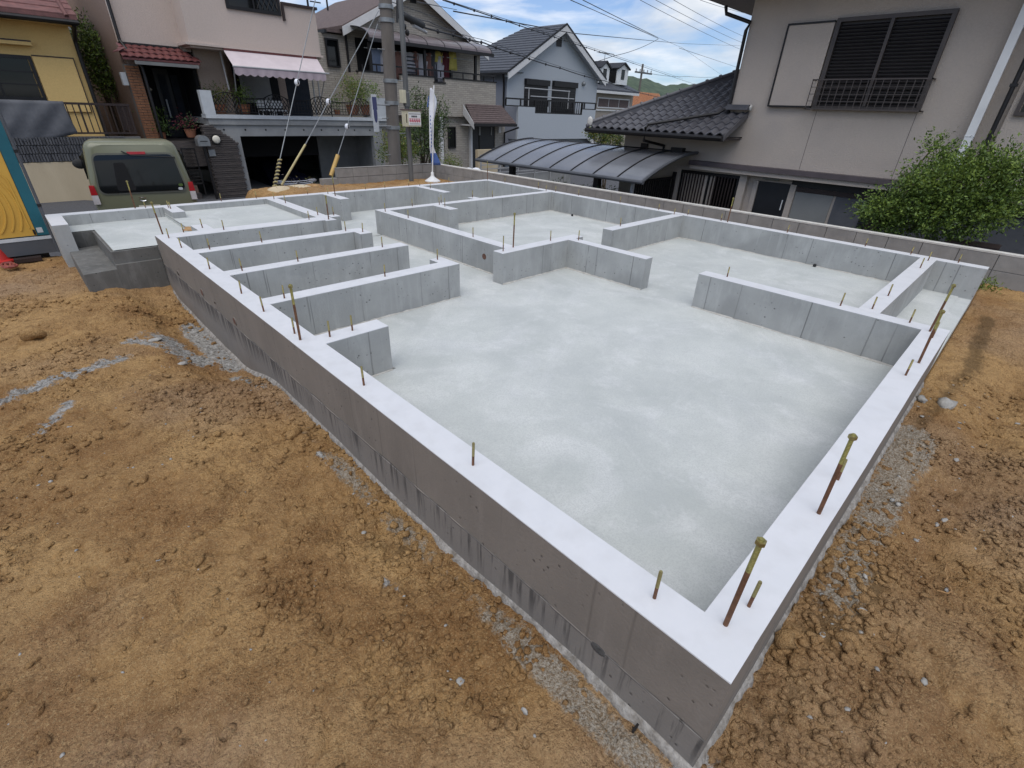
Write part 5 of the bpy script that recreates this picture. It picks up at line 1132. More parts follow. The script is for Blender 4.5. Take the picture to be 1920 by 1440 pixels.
# iron railing on the ledge: arched lattice panels
ir = thing('iron_railing', (5,PY,zl), 'black wrought-iron railing of arched lattice panels along the garage terrace', 'railing')
xa_ = xm+.05; panels = 7; pw = (xR-.1-xa_)/panels; hz2 = ony(c1(1600,700), PY)[2]-zl
for k in range(panels):
    X0 = xa_+k*pw; X1 = X0+pw; bumps = k % 2 == 0; q = MB(); top = []
    for i in range(13):
        t = i/12; top.append((X0+(X1-X0)*t, PY-.01, zl+hz2*(.86+(.22*math.sin(t*math.pi) if bumps else -.04*math.sin(t*math.pi)))))
    pn = MB(); pn.tube(top, .014, 6); po = pn.build('top_rail', 'dark_metal', ir, smooth=True)
    q.tube([(X0,PY-.01,zl+.07),(X1,PY-.01,zl+.07)], .014, 6); q.tube([(X0,PY-.01,zl),(X0,PY-.01,zl+hz2*.86)], .018, 6)
    def topz(x): return zl+hz2*(.86+(.22*math.sin((x-X0)/(X1-X0)*math.pi) if bumps else 0))
    if bumps:
        for i in range(-8, 9):
            for s_ in (1,-1):
                pts = []; xx = X0+(i*.105 if s_ > 0 else pw-i*.105); zz = zl+.07
                for st_ in range(12):
                    if X0 <= xx <= X1 and zz <= topz(xx): pts.append((xx, PY-.01, zz))
                    xx += s_*.055; zz += .085
                if len(pts) > 1: q.tube([pts[0], pts[-1]], .012, 4)
    else:
        for i in range(1, 7): q.tube([(X0+pw*i/7,PY-.01,zl+.07),(X0+pw*i/7,PY-.01,zl+hz2*.84)], .008, 4)
        for i in range(1, 5): q.tube([(X0,PY-.01,zl+.07+hz2*.16*i),(X1,PY-.01,zl+.07+hz2*.16*i)], .007, 4)
    q.build('lattice_panel', 'dark_metal', ir)
# potted plants and furniture on the terrace
def potted(px, Y, h, r, label, mats=('leaf_mid','leaf_bright'), pot='terracotta', c=c2, seed=1, aspect=.35, nleaf=500, z=None):
    P = ony(c(*px), Y); zb_ = P[2] if z is None else z; t_ = thing('potted_plant', (P[0],Y,zb_), label, 'potted plant', )
    q_ = MB(); q_.lathe((P[0],Y,zb_), [(r*.42,0),(r*.55,r*.7),(r*.6,r*.75)], 12); q_.build('pot', pot, t_)
    leaves('foliage', [((P[0],Y,zb_+r*.75+h*.45),(r,r,h*.5))], nleaf, .07, list(mats), t_, seed=seed, aspect=aspect, shell=.1); return t_
potted((240,850), PY+.6, .55, .34, 'bright green potted plant behind the left part of the iron railing', ('leaf_bright','leaf_mid'), seed=21)
potted((60,850), PY+.6, .5, .34, 'olive green plant behind the first arched railing panel', ('leaf_yellow','leaf_mid'), seed=22)
potted((1050,860), PY+.5, .95, .42, 'yellow-green shrub in a tub near the right end of the terrace', ('leaf_yellow','leaf_bright','leaf_mid'), seed=23, nleaf=1100)
potted((1160,865), PY+.3, .85, .45, 'spreading green shrub in a terracotta pot beside the utility pole', ('leaf_mid','leaf_bright'), seed=24, nleaf=1100)
potted((930,860), PY+.5, .40, .20, 'narrow young plant left of the yellow-green shrub', ('leaf_mid','leaf_bright'), seed=25, nleaf=260)
potted((1175,940), PY+1.4, .25, .22, 'green plant in an orange pot by the front door', ('leaf_mid','leaf_bright'), c=c1, seed=26, nleaf=300)
potted((1215,1050), PY+.7, .30, .26, 'dark leafy plant below the orange pot by the front door', ('leaf_dark','leaf_mid'), c=c1, seed=27, nleaf=400)
potted((1440,1030), PY+.2, .30, .28, 'red-leaved plant beside the mailbox', ('cloth_maroon','leaf_dark'), c=c1, seed=28, nleaf=300)
for k, px in enumerate(((400,845),(500,850))):
    P = ony(c2(*px), PY+.7); t_ = thing('terrace_chair', (P[0],PY+.7,zl), ('white metal chair behind the iron railing under the awning','second white metal chair nearer the dark screen on the terrace')[k], 'chair')
    part('seat', 'white_paint', t_, (P[0]-.2,P[0]+.2,PY+.5,PY+.9,zl+.12,zl+.16)); part('backrest', 'white_paint', t_, (P[0]-.2,P[0]+.2,PY+.88,PY+.91,zl+.20,zl+.42))
    for dx in (-.18,.18):
        for dy in (.52,.88): part('leg', 'white_paint', t_, (P[0]+dx-.012,P[0]+dx+.012,PY+dy-.012,PY+dy+.012,zl-.25,zl+.12))
# stacked slate gate pier with lamp, intercom and mailbox; steps and iron gate
sp = thing('gate_pier', (3.6,PY-.1,-1.4), 'dark stacked-slate pier with a round lamp between the gate and the garage', 'gate pier')
z_ = -1.45; k = 0
pts_ = {}
while z_ < zl3:
    rxx = ony(c2(*( (0,965) )), PY-.1)[0]
    # right outline steps in towards the top
    f_ = max(0, min(1, (z_-.15)/(zl3-.15))); X1 = xl+.72-.62*f_ ; X0 = ony(c1(1545,1000),PY-.1)[0]-.06
    if X1-X0 > .1: part('slate_course', 'slate_stack', sp, (X0-.02*(k%2),X1+.04*(k%3==0)+.02*(k%2),PY-.12-.012*(k%3),PY+.1,z_+.004,z_+.052))
    z_ += .058; k += 1
P = ony(c1(1620,1045), PY-.15); q = MB(); q.tube([(P[0],PY-.19,P[2]),(P[0],PY-.10,P[2])], .13, 20); l_ = q.build('lamp_ring', 'dark_metal', sp, smooth=True); q = MB(); q.ball((P[0],PY-.19,P[2]), .11, 8, (1,.35,1)); q.build('lamp_glass', 'lamp_globe', l_, smooth=True)
P = ony(c1(1590,1147), PY-.15); part('intercom', 'galvanised', sp, (P[0]-.09,P[0]+.09,PY-.17,PY-.13,P[2]-.09,P[2]+.09))
mbx = thing('mailbox', (3.3,PY-.3,.2), 'silver arched mailbox beside the round lamp', 'mailbox'); P = ony(c1(1520,1055), PY-.25)
q = MB(); n = 10; prof = [(P[0]-.16,P[2]-.14),(P[0]+.16,P[2]-.14)]+[(P[0]+.16*math.cos(math.pi*i/n),P[2]+.16*math.sin(math.pi*i/n)*.9) for i in range(n+1)]
q.slab([(x_,PY-.35,z__) for x_, z__ in prof], (0,.30,0)); q.build('box', 'galvanised', mbx); part('post', 'dark_metal', mbx, (P[0]-.03,P[0]+.03,PY-.25,PY-.19,-1.4,P[2]-.141)); part('slot', 'dark_metal', mbx, (P[0]-.1,P[0]+.1,PY-.356,PY-.351,P[2]-.02,P[2]+.0))
gtx = thing('iron_gate', (2.9,PY-.1,-1.2), 'black scrolled iron gate between the van and the slate pier', 'gate'); a = RY(c1,(1350,1110),(1530,1380),PY-.1)
part('frame', 'dark_metal', gtx, (a[0],a[1],PY-.12,PY-.08,a[3]-.03,a[3]), (a[0],a[0]+.03,PY-.12,PY-.08,a[2],a[3]-.03), (a[1]-.03,a[1],PY-.12,PY-.08,a[2]-.3,a[3]-.03), (a[0],a[1],PY-.12,PY-.08,a[2],a[2]+.03))
q = MB()
for i in range(7):
    for j in range(10):
        cx_, cz__ = a[0]+.08+i*(a[1]-a[0]-.16)/6, a[2]+.08+j*(a[3]-a[2]-.16)/9; q.tube([(cx_+.055*math.cos(t),PY-.1,cz__+.055*math.sin(t)) for t in [u_*math.pi/4 for u_ in range(8)]], .007, 4)
q.build('scrollwork', 'dark_metal', gtx)
stp = thing('brick_steps', (2.9,PY+.4,-1.4), 'reddish brick steps rising behind the iron gate', 'steps')
for k in range(7): part('step', 'stucco_brown' if k % 2 else 'slate_stack', stp, (xA-.1,3.25,PY+.1+k*.25,PY+.36+k*.25,-1.5,-1.25+k*.19))

# car in the garage: only its front shows
gc = thing('parked_car', (5.3,PY+3,-1.37), 'dark car with chrome grille parked inside the dark garage', 'car'); gx0 = ony(c2(470,1360),PY+.9)[0]; gx1 = ony(c2(775,1360),PY+.9)[0]
zg = ony(c2(640,1365),PY+.9)[2]; W2 = (gx1-gx0)/2; gxc = (gx0+gx1)/2
q = MB(); secs = [(PY+.95,.94,-.35,.02),(PY+1.1,1,-.38,.10),(PY+2.0,1,-.38,.22),(PY+2.7,.9,-.38,.60),(PY+4.0,.86,-.38,.66),(PY+5.0,.94,-.38,.2),(PY+5.2,.9,-.3,.1)]; vs = []; fs = []
for (yy, w_, lo, hi) in secs:
    for t in range(10):
        an = [(-1,0),(-1,.45),(-.96,.8),(-.8,1),(-.3,1.05),(.3,1.05),(.8,1),(.96,.8),(1,.45),(1,0)][t]; vs.append((gxc+an[0]*w_*W2, yy, zg+lo+(hi-lo)*an[1]))
for i in range(len(secs)-1):
    for t in range(9): fs.append((i*10+t, i*10+t+1, (i+1)*10+t+1, (i+1)*10+t))
fs.append(tuple(range(10)))
q.add(vs, fs); q.build('body', 'car_dark', gc, smooth=True)
for zz, s_ in ((.035,1),(-.03,.92),(-.085,.86)):
    q = MB(); q.tube([(gxc+W2*s_*(t/10-1)*.92, PY+.90-.05*(1-(t/10-1)**2), zg+zz+.035*(t/10-1)**2) for t in range(21)], .013, 6); q.build('grille_bar', 'chrome', gc, smooth=True)
em = part('emblem', 'chrome', gc, (gxc-.055,gxc-.035,PY+.81,PY+.83,zg-.045,zg+.045), (gxc+.035,gxc+.055,PY+.81,PY+.83,zg-.045,zg+.045), (gxc-.035,gxc+.035,PY+.81,PY+.83,zg-.01,zg+.01))
for s_ in (-1,1): q = MB(); q.ball((gxc+s_*W2*.82,PY+.98,zg+.02), .14, 6, (1.3,.4,.5)); q.build('headlight', 'lamp_clear', gc, smooth=True)
# ------------------------------------------------------------------ brick-clad house
BY = 22.0
bh = thing('tiled_house', (15,BY,-1.6), 'beige brick-tiled gable house with a laundry balcony behind the utility pole', 'house')
zc = ony(c2(1050,520), BY)[2]; xL = ony(c2(1030,520), BY)[0]; xR = ony(c3(520,590), BY)[0]; zbt = ony(c3(120,872), BY)[2]
YB = BY+1.6   # main gable wall stands behind the balcony front
rl_ = ony(c2(960,180), YB); rr_ = ony(c3(400,300), YB)
xm_ = (rl_[0]+rr_[0])/2; slope = None
p1 = ony(c3(60,0), YB); p2 = ony(c3(395,290), YB); slope = (p1[2]-p2[2])/(p2[0]-p1[0]); p3 = ony(c2(1240,0), YB); p4 = ony(c2(965,180), YB); sl2 = (p3[2]-p4[2])/(p3[0]-p4[0]); 
sA = (slope+sl2)/2; xap = (p4[2]-p2[2]+sA*(p2[0]+p4[0]))/(2*sA); zap = p4[2]+sA*(xap-p4[0])
xwl = ony(c2(1000,300), YB)[0]; xwr = ony(c3(400,440), YB)[0]
def gz_(x): return zap-sA*abs(x-xap)
q = MB(); q.slab([(xwl,YB,-1.6),(xwr,YB,-1.6),(xwr,YB,gz_(xwr)-.12),(xap,YB,zap-.12),(xwl,YB,gz_(xwl)-.12)], (0,7,0)); q.build('wall', 'wall_tile', bh)
# left return wall seen beyond the pink house
for s_, xe__ in ((-1,p4[0]-.25),(1,p2[0]+.25)):
    q = MB(); ze_ = gz_(xe__); q.hexa([(xap,YB-.45,zap-.10),(xe__,YB-.45,ze_-.10),(xe__,YB+7.4,ze_-.10),(xap,YB+7.4,zap-.10),(xap,YB-.45,zap+.03),(xe__,YB-.45,ze_+.03),(xe__,YB+7.4,ze_+.03),(xap,YB+7.4,zap+.03)]); q.build('roof_slope', 'roof_brown', bh)
    q = MB(); q.hexa([(xap,YB-.50,zap-.34),(xe__,YB-.50,ze_-.34),(xe__,YB-.451,ze_-.34),(xap,YB-.451,zap-.34),(xap,YB-.50,zap-.02),(xe__,YB-.50,ze_-.02),(xe__,YB-.451,ze_-.02),(xap,YB-.451,zap-.02)]); q.build('bargeboard', 'bargeboard', bh)
# left roof plane: lower hipped eave towards the pink house
part('left_eave', 'roof_brown', bh, (p4[0]-.9,p4[0]-.05,YB-.2,YB+7,gz_(p4[0])-.36,gz_(p4[0])-.24)); part('gutter', 'dark_metal', bh, (p4[0]-1.0,p4[0]-.9,YB-.3,YB+7,gz_(p4[0])-.42,gz_(p4[0])-.30))
a = ony(c2(990,250), YB+.2); pipe(bh, [(xwl-.06,YB-.06,gz_(xwl)-.4),(xwl-.06,YB-.06,-1.4)], .05, 'dark_metal')
a = RY(c2,(820,290),(920,510),YB+.4); sw = window_y(bh, a[0]-.15, a[1], a[2], a[3], YB-.05, nv=0, t=.06); part('side_wall', 'wall_tile', bh, (a[0]-1.2,xwl-.01,YB+.0,YB+.6,-1.6,gz_(p4[0])-.4))
a = RY(c2,(1475,0),(1520,28),YB); part('gable_vent', 'dark_metal', bh, (a[0],a[1],YB-.03,YB,a[2],a[3]+.25))
# balcony
xk = ony(c2(1125,520), BY)[0]; n0 = ony(c2(1655,560), BY)[0]; n1_ = ony(c2(1735,560), BY)[0]; zn = ony(c2(1690,625), BY)[2]; m0 = ony(c2(1360,540), BY)[0]; m1 = ony(c2(1405,545), BY)[0]; zn2 = ony(c2(1380,605), BY)[2]
part('balcony_front', 'wall_tile', bh, (xk,m0,BY,BY+.15,zbt,zc-.05), (m0,m1,BY,BY+.15,zbt,zn2), (m1,n0,BY,BY+.15,zbt,zc-.05), (n0,n1_,BY,BY+.15,zbt,zn), (n1_,xR,BY,BY+.15,zbt,zc-.05))
part('balcony_left', 'wall_tile', bh, (xk,xk+.15,BY+.15,YB,zbt,zc-.05)); part('balcony_right', 'wall_tile', bh, (xR-.15,xR,BY+.15,YB,zbt,zc-.05)); part('balcony_floor', 'wall_tile', bh, (xk+.15,xR-.15,BY+.15,YB,zbt,zbt+.2))
part('balcony_left_wing', 'wall_tile', bh, (xwl+.0,xk-.001,BY+.5,YB,zbt-.4,zc-.05))
part('coping', 'dark_metal', bh, (xk-.04,m0,BY-.04,BY+.19,zc-.05,zc), (m1,n0,BY-.04,BY+.19,zc-.05,zc), (n1_,xR+.04,BY-.04,BY+.19,zc-.05,zc), (n0-.04,n1_+.04,BY-.04,BY+.19,zn+.001,zn+.06), (xwl,xk-.05,BY+.45,BY+.6,zc-.05,zc))
rl = part('balcony_rail', 'dark_metal', bh, (xwl+.1,xR-.0,BY+.03,BY+.09,zc+.22,zc+.28))
for k in range(12): part('rail_post', 'dark_metal', rl, (xk+k*(xR-xk-.1)/11-.02,xk+k*(xR-xk-.1)/11+.02,BY+.04,BY+.08,zc,zc+.22))
part('low_rail', 'dark_metal', rl, (n0,n1_,BY+.04,BY+.07,zc-.10,zc-.06))
part('under_balcony_wall', 'wall_tile', bh, (xwl+.5,xR-2.2,BY+.9,BY+1.2,-1.6,zbt));  # tiled wall block set back under the balcony
# polycarbonate balcony roof
ra_ = ony(c2(1130,200), BY+1.3); rb_ = ony(c3(485,400), BY-.3); xa2 = ony(c2(1165,290), BY-.3)[0]; zf4 = (ony(c2(1170,290),BY-.3)[2]+rb_[2])/2; zr4 = zf4+.50
arc = [(BY-.35+1.85*(1-math.cos(i/8*math.pi/2))*1.0, zf4+(zr4-zf4)*math.sin(i/8*math.pi/2)) for i in range(9)]
xb2 = rb_[0]; NPn = 7
pr_ = thing('balcony_canopy', (xa2,BY,zf4), 'curved smoky brown canopy above the laundry balcony of the tiled house', 'canopy')
for k in range(NPn):
    q = MB(); X0 = xa2+(xb2-xa2)*k/NPn+.02; X1 = xa2+(xb2-xa2)*(k+1)/NPn-.02
    for i in range(8):
        (ya,za1),(yb,zb1) = arc[i], arc[i+1]; q.hexa([(X0,ya,za1),(X1,ya,za1),(X1,yb,zb1),(X0,yb,zb1),(X0,ya,za1+.01),(X1,ya,za1+.01),(X1,yb,zb1+.01),(X0,yb,zb1+.01)])
    q.build('roof_panel', 'polycarbonate', pr_)
for k in range(NPn+1):
    X0 = xa2+(xb2-xa2)*k/NPn; q = MB(); q.tube([(X0,y_,z_+.005) for y_, z_ in arc], .022, 6); q.build('rib', 'dark_metal', pr_, smooth=True)
part('front_beam', 'dark_metal', pr_, (xa2-.05,xb2+.08,BY-.42,BY-.32,zf4-.12,zf4+.01))
for px in (c2(1180,400), c2(1590,420), c3(372,480)):
    X = ony(px, BY)[0]; part('post', 'dark_metal', pr_, (X-.06,X+.06,BY+.02,BY+.12,zc,zf4-.12))
# laundry
LYn = BY+.5; lz = zf4-.30
def garment(px, w_, h_, mat, label, sl_=True):
    P = ony(px, LYn); X = P[0]; zt_ = P[2]; q_ = MB(); n = 8; vs = []; fs = []
    for i in range(n+1):
        t = i/n
        for j in range(5):
            s_ = j/4; wd_ = w_*(1 if (s_ < .3 and sl_) else .72+.1*s_); vs.append((X+(t-.5)*wd_, LYn+.03*math.sin(t*9+s_*2), zt_-h_*s_-(.12*abs(t-.5) if j == 0 else 0)))
    for i in range(n):
        for j in range(4): fs.append((i*5+j, i*5+j+1, (i+1)*5+j+1, (i+1)*5+j))
    q_.add(vs, fs); o = q_.build('laundry', mat, smooth=True); o.modifiers.new('t','SOLIDIFY').thickness = .015; tag(o, label, 'laundry', 'laundry drying on the tiled house balcony'); return o
g_ = lambda x, y: (640+x/6, y/6)
garment(g_(400,545), .75, 1.5, 'cloth_blue', 'long blue garments at the left end of the washing')
garment(g_(450,590), .30, .9, 'cloth_white', 'white shirt right of the long blue garments')
garment(g_(630,575), .45, 1.2, 'cloth_brown', 'rust brown garment between the two poles')
ws = garment(g_(772,585), .62, .85, 'cloth_white', 'white shirt with dark stripes on the washing line')
P = ony(g_(772,585), LYn)
for k in range(5): part('stripe', 'cloth_stripe', ws, (P[0]-.25,P[0]+.25,LYn-.045,LYn-.03,P[2]-.22-k*.15,P[2]-.16-k*.15))
garment(g_(830,575), .35, 1.0, 'cloth_brown', 'pale brown garment right of the striped shirt')
garment(g_(900,610), .70, 1.0, 'cloth_white', 'wide grey-white shirt left of the middle balcony post')
garment(g_(985,590), .5, 1.1, 'cloth_brown', 'dusty pink garment right of the middle balcony post')
garment(g_(1035,570), .45, 1.3, 'cloth_stripe', 'long black garment with the yellow towel over it')
garment(g_(1080,572), .62, .45, 'cloth_yellow', 'left one of the two yellow towels')
garment(g_(1100,635), .60, 1.1, 'cloth_white', 'white shirt hanging below the left yellow towel')
garment(g_(1168,580), .50, 1.35, 'cloth_maroon', 'dark maroon dress between the yellow towels')
garment(g_(1250,572), .62, .80, 'cloth_yellow', 'right one of the two yellow towels', False)
part('laundry_pole', 'galvanised', bh, (xa2+.2,xb2-.6,LYn-.015,LYn+.015,lz-.0,lz+.03))
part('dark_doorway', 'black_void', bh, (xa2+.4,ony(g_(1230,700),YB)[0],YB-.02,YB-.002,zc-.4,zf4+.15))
# entrance porch on the right
pr = ony(c3(235,780), BY+.2); pe0 = ony(c3(355,920), BY-.9); pe1 = ony(c3(672,908), BY-.9); pt0 = ony(c3(240,775), BY+.0); pt1 = ony(c3(525,775), BY+.0)
q = MB(); q.hexa([(pe0[0],BY-.9,pe0[2]-.08),(pe1[0],BY-.9,pe0[2]-.08),(pt1[0]+.35,BY+.0,pt0[2]-.08),(pt0[0]+.45,BY+.0,pt0[2]-.08),(pe0[0],BY-.9,pe0[2]),(pe1[0],BY-.9,pe0[2]),(pt1[0]+.35,BY,pt0[2]),(pt0[0]+.45,BY,pt0[2])]); q.build('porch_roof', 'roof_brown', bh)
for k in range(9):
    t = k/9; q = MB(); ya = BY-.9+.9*t; z1_ = pe0[2]+(pt0[2]-pe0[2])*t; xl_ = pe0[0]+(pt0[0]+.45-pe0[0])*t; xr__ = pe1[0]+(pt1[0]+.35-pe1[0])*t
    q.hexa([(xl_,ya,z1_+.002),(xr__,ya,z1_+.002),(xr__-.04,ya+.1,z1_+.06),(xl_,ya+.1,z1_+.06),(xl_,ya-.005,z1_+.03),(xr__,ya-.005,z1_+.03),(xr__-.04,ya+.1,z1_+.066),(xl_,ya+.1,z1_+.066)]); q.build('shingle_course', 'roof_brown', bh)
q = MB(); q.hexa([(pt0[0]+.25,BY-.02,pt0[2]-.50),(pe0[0]-.02,BY-.92,pe0[2]-.30),(pe0[0]+.02,BY-.9,pe0[2]-.30),(pt0[0]+.3,BY,pt0[2]-.5),(pt0[0]+.25,BY-.02,pt0[2]-.04),(pe0[0]-.02,BY-.92,pe0[2]-.02),(pe0[0]+.02,BY-.9,pe0[2]-.02),(pt0[0]+.3,BY,pt0[2]-.04)]); q.build('porch_barge', 'bargeboard', bh)
part('porch_gutter', 'dark_metal', bh, (pe0[0],pe1[0],BY-.98,BY-.90,pe0[2]-.16,pe0[2]-.03)); part('porch_soffit', 'bargeboard', bh, (pe0[0]+.02,pe1[0]-.02,BY-.9,BY+.2,pe0[2]-.16,pe0[2]-.10))
d0 = RY(c3,(335,935),(505,1250),BY+.2); dw = part('front_door', 'door_black', bh, (d0[0],d0[1],BY+.2,BY+.26,-1.6,d0[3]+.05)); part('glass_strip', 'glass_dark', dw, (d0[0]+.5,d0[0]+.58,BY+.19,BY+.2,-1.3,d0[3]-.1)); part('door_lintel', 'shop_panel', dw, (d0[0]+.5,d0[0]+.62,BY+.17,BY+.185,d0[3]-.5,d0[3]-.1), (d0[1]-.3,d0[1]-.22,BY+.17,BY+.185,d0[3]-.5,d0[3]-.1))
e1 = ony(c3(580,1000), BY+.2)[0]; part('porch_wall', 'wall_tile', bh, (d0[1]+.01,e1,BY+.15,BY+1.2,-1.6,pe0[2]-.1)); part('porch_wall', 'wall_tile', bh, (ony(c3(165,1000),BY+.2)[0]-.25,d0[0]-.01,BY+.25,BY+1.2,-1.6,zbt)); part('door_jamb', 'bargeboard', bh, (d0[0]-.14,d0[0]-.005,BY+.1,BY+.249,-1.6,d0[3]+.05))
P = ony(c3(543,965), BY+.1); part('wall_lamp', 'bargeboard', bh, (P[0]-.08,P[0]+.08,BY+.02,BY+.14,P[2]-.2,P[2]+.15)); a = RY(c3,(155,950),(215,1110),BY+.25); window_y(bh, a[0], a[1], a[2], a[3], BY+.22, nv=0)
pipe(bh, [(e1+.05,BY-.9,pe0[2]-.2),(e1-.1,BY+.05,pe0[2]-.5),(e1-.1,BY+.05,-1.5)], .05, 'dark_metal')
P = ony(c3(110,1000), BY); part('porch_column', 'bargeboard', bh, (P[0]-.09,P[0]+.09,BY-.05,BY+.12,-1.6,zbt-.001)); part('dark_recess', 'black_void', bh, (xk+.3,P[0]-.3,BY+1.25,BY+1.3,-1.6,zbt-.01))  # black sheet paints the shade in the recess under the balcony
part('garden_wall_stub', 'cream_wall', bh, (ony(c3(385,1130),BY-2)[0],ony(c3(535,1130),BY-2)[0],BY-2,BY-1.8,-1.9,ony(c3(450,1122),BY-2)[2]))

# ------------------------------------------------------------------ blue-grey gable house
UY = 25.0
bu = thing('blue_house', (27,UY,-1.8), 'pale blue-grey gable house with white bargeboards and black railing in the middle distance', 'house')
ap = ony(c3(1015,215), UY); L_ = ony(c3(605,540), UY); R_ = ony(c3(1285,590), UY); fx0, fx1 = L_[0], R_[0]
su = ((ap[2]-L_[2])/(ap[0]-L_[0])+(ap[2]-R_[2])/(R_[0]-ap[0]))/2; xc_ = (fx0+fx1)/2; za_ = (L_[2]+R_[2])/2+su*(fx1-fx0)/2
xc_ = (xc_+ap[0])/2
def uz(x): return za_-su*abs(x-xc_)
RL = min((i*.1 for i in range(5, 120)), key=lambda L_: abs(_px((xc_, UY+L_, za_+.2))-984)); HW_ = (fx1-fx0)/2*.9
q = MB(); q.slab([(fx0,UY,-2),(fx1,UY,-2),(fx1,UY,uz(fx1)),(xc_,UY,za_),(fx0,UY,uz(fx0))], (0,RL*.95,0)); q.build('wall', 'wall_blue', bu)
part('rear_block', 'wall_blue', bu, (fx0+.02,fx1-.02,UY+RL*.95+.01,UY+RL+HW_-.4,-2,uz(fx0)-.05))
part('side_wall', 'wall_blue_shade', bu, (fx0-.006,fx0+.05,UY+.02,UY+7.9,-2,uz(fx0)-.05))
for s_, xe__ in ((-1,fx0-.35),(1,fx1+.35)):
    zo = uz(xe__); q = MB(); q.hexa([(xc_,UY-.45,za_+.10),(xe__,UY-.45,zo+.10),(xe__,UY+RL+HW_,zo+.10),(xc_,UY+RL,za_+.10),(xc_,UY-.45,za_+.22),(xe__,UY-.45,zo+.22),(xe__,UY+RL+HW_,zo+.22),(xc_,UY+RL,za_+.22)]); q.build('roof_slope', 'roof_blue', bu)
    q = MB(); q.hexa([(xc_,UY-.50,za_-.22),(xe__,UY-.50,zo-.22),(xe__,UY-.451,zo-.22),(xc_,UY-.451,za_-.22),(xc_,UY-.50,za_+.14),(xe__,UY-.50,zo+.14),(xe__,UY-.451,zo+.14),(xc_,UY-.451,za_+.14)]); q.build('bargeboard', 'bargeboard', bu)
    q = MB(); q.hexa([(xc_,UY-.52,za_+.142),(xe__,UY-.52,zo+.142),(xe__,UY-.451,zo+.142),(xc_,UY-.451,za_+.142),(xc_,UY-.52,za_+.25),(xe__,UY-.52,zo+.25),(xe__,UY-.451,zo+.25),(xc_,UY-.451,za_+.25)]); q.build('verge_trim', 'dark_metal', bu)
    q = MB(); q.slab([(xe__,UY-.451,zo+.1),(xc_,UY-.451,za_+.1),(xc_,UY-.451,za_-.1),(xe__,UY-.451,zo-.1)], (0,.44,0)); q.build('eave_soffit', 'wall_blue', bu)
    if s_ < 0:
        for k in range(17):
            t0, t1 = k/17, (k+1)/17; xa3 = xe__+(xc_-xe__)*t0; xb3 = xe__+(xc_-xe__)*t1; za3 = zo+(za_-zo)*t0; zb3 = zo+(za_-zo)*t1
            q = MB(); q.hexa([(xa3,UY-.44,za3+.222),(xb3,UY-.44,zb3+.222),(xb3,UY+RL+HW_*(1-t1),zb3+.222),(xa3,UY+RL+HW_*(1-t0),za3+.222),(xa3,UY-.44,za3+.265),(xb3,UY-.44,zb3+.226),(xb3,UY+RL+HW_*(1-t1),zb3+.226),(xa3,UY+RL+HW_*(1-t0),za3+.265)]); q.build('shingle_course', 'roof_blue', bu)
part('gutter', 'dark_metal', bu, (fx0-.48,fx0-.36,UY-.4,UY+RL+HW_,uz(fx0-.35)+.02,uz(fx0-.35)+.12)); pipe(bu, [(fx0-.42,UY-.1,uz(fx0-.35)),(fx0-.12,UY+.15,uz(fx0)-.6),(fx0-.12,UY+.15,-1.8)], .06, 'dark_metal')
a = RY(c3,(978,262),(1010,352),UY-.02); part('gable_vent', 'dark_metal', bu, (a[0],a[1],UY-.04,UY+.01,a[2],a[3]))
for tl, br in (((735,588),(896,800)),((944,605),(1100,830))):
    a = RY(c3,tl,br,UY); w_ = part('shutter_window', 'shutter_dark', bu, (a[0],a[1],UY-.08,UY,a[2]-.4,a[3]-.32)); part('shutter_box', 'dark_metal', w_, (a[0]-.02,a[1]+.05,UY-.22,UY-.001,a[3]-.318,a[3]))
    for k in range(int((a[3]-.36-a[2]+.3)/.15)): part('shutter_slat', 'dark_metal', w_, (a[0]+.05,a[1]-.05,UY-.095,UY-.081,a[2]-.3+k*.15,a[2]-.20+k*.15))
P = ony(c3(1172,628), UY); q = MB(); q.ball((P[0],UY-.08,P[2]), .14, 6); q.build('vent_hood', 'galvanised', bu, smooth=True)
# balcony box
b0 = ony(c3(688,800), UY-1.2); b1 = ony(c3(1268,825), UY-1.2); bz = (b0[2]+b1[2])/2; bzb = ony(c3(900,1043), UY-1.2)[2]; nA = ony(c3(812,850), UY-1.2); nB_ = ony(c3(1165,860), UY-1.2)
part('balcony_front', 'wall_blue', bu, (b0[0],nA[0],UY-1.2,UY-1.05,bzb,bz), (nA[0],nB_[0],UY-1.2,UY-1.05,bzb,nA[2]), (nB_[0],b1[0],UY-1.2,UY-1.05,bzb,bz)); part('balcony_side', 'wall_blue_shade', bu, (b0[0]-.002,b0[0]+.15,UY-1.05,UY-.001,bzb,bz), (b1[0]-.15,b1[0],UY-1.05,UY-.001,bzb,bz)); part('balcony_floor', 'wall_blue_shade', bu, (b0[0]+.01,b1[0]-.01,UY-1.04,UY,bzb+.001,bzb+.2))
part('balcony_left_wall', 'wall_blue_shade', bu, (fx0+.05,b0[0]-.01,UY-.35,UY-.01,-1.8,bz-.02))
rlb = part('balcony_rail', 'dark_metal', bu, (b0[0]-1.0,b1[0]+.05,UY-1.18,UY-1.10,bz+.36,bz+.44), (b0[0]-1.0,nA[0],UY-1.18,UY-1.10,bz+.002,bz+.06), (nB_[0],b1[0]+.05,UY-1.18,UY-1.10,bz+.002,bz+.06), (nA[0],nB_[0],UY-1.18,UY-1.10,nA[2]+.002,nA[2]+.07), (nA[0]-.03,nA[0]+.03,UY-1.19,UY-1.09,nA[2],bz+.4), (nB_[0]-.06,nB_[0]+.06,UY-1.19,UY-1.09,nA[2],bz+.4))
for k in range(8):
    X = b0[0]-1.0+k*(b1[0]-b0[0]+1.0)/7; part('rail_post', 'dark_metal', rlb, (X-.04,X+.04,UY-1.175,UY-1.105,bz+.06,bz+.36))
nb_ = 22
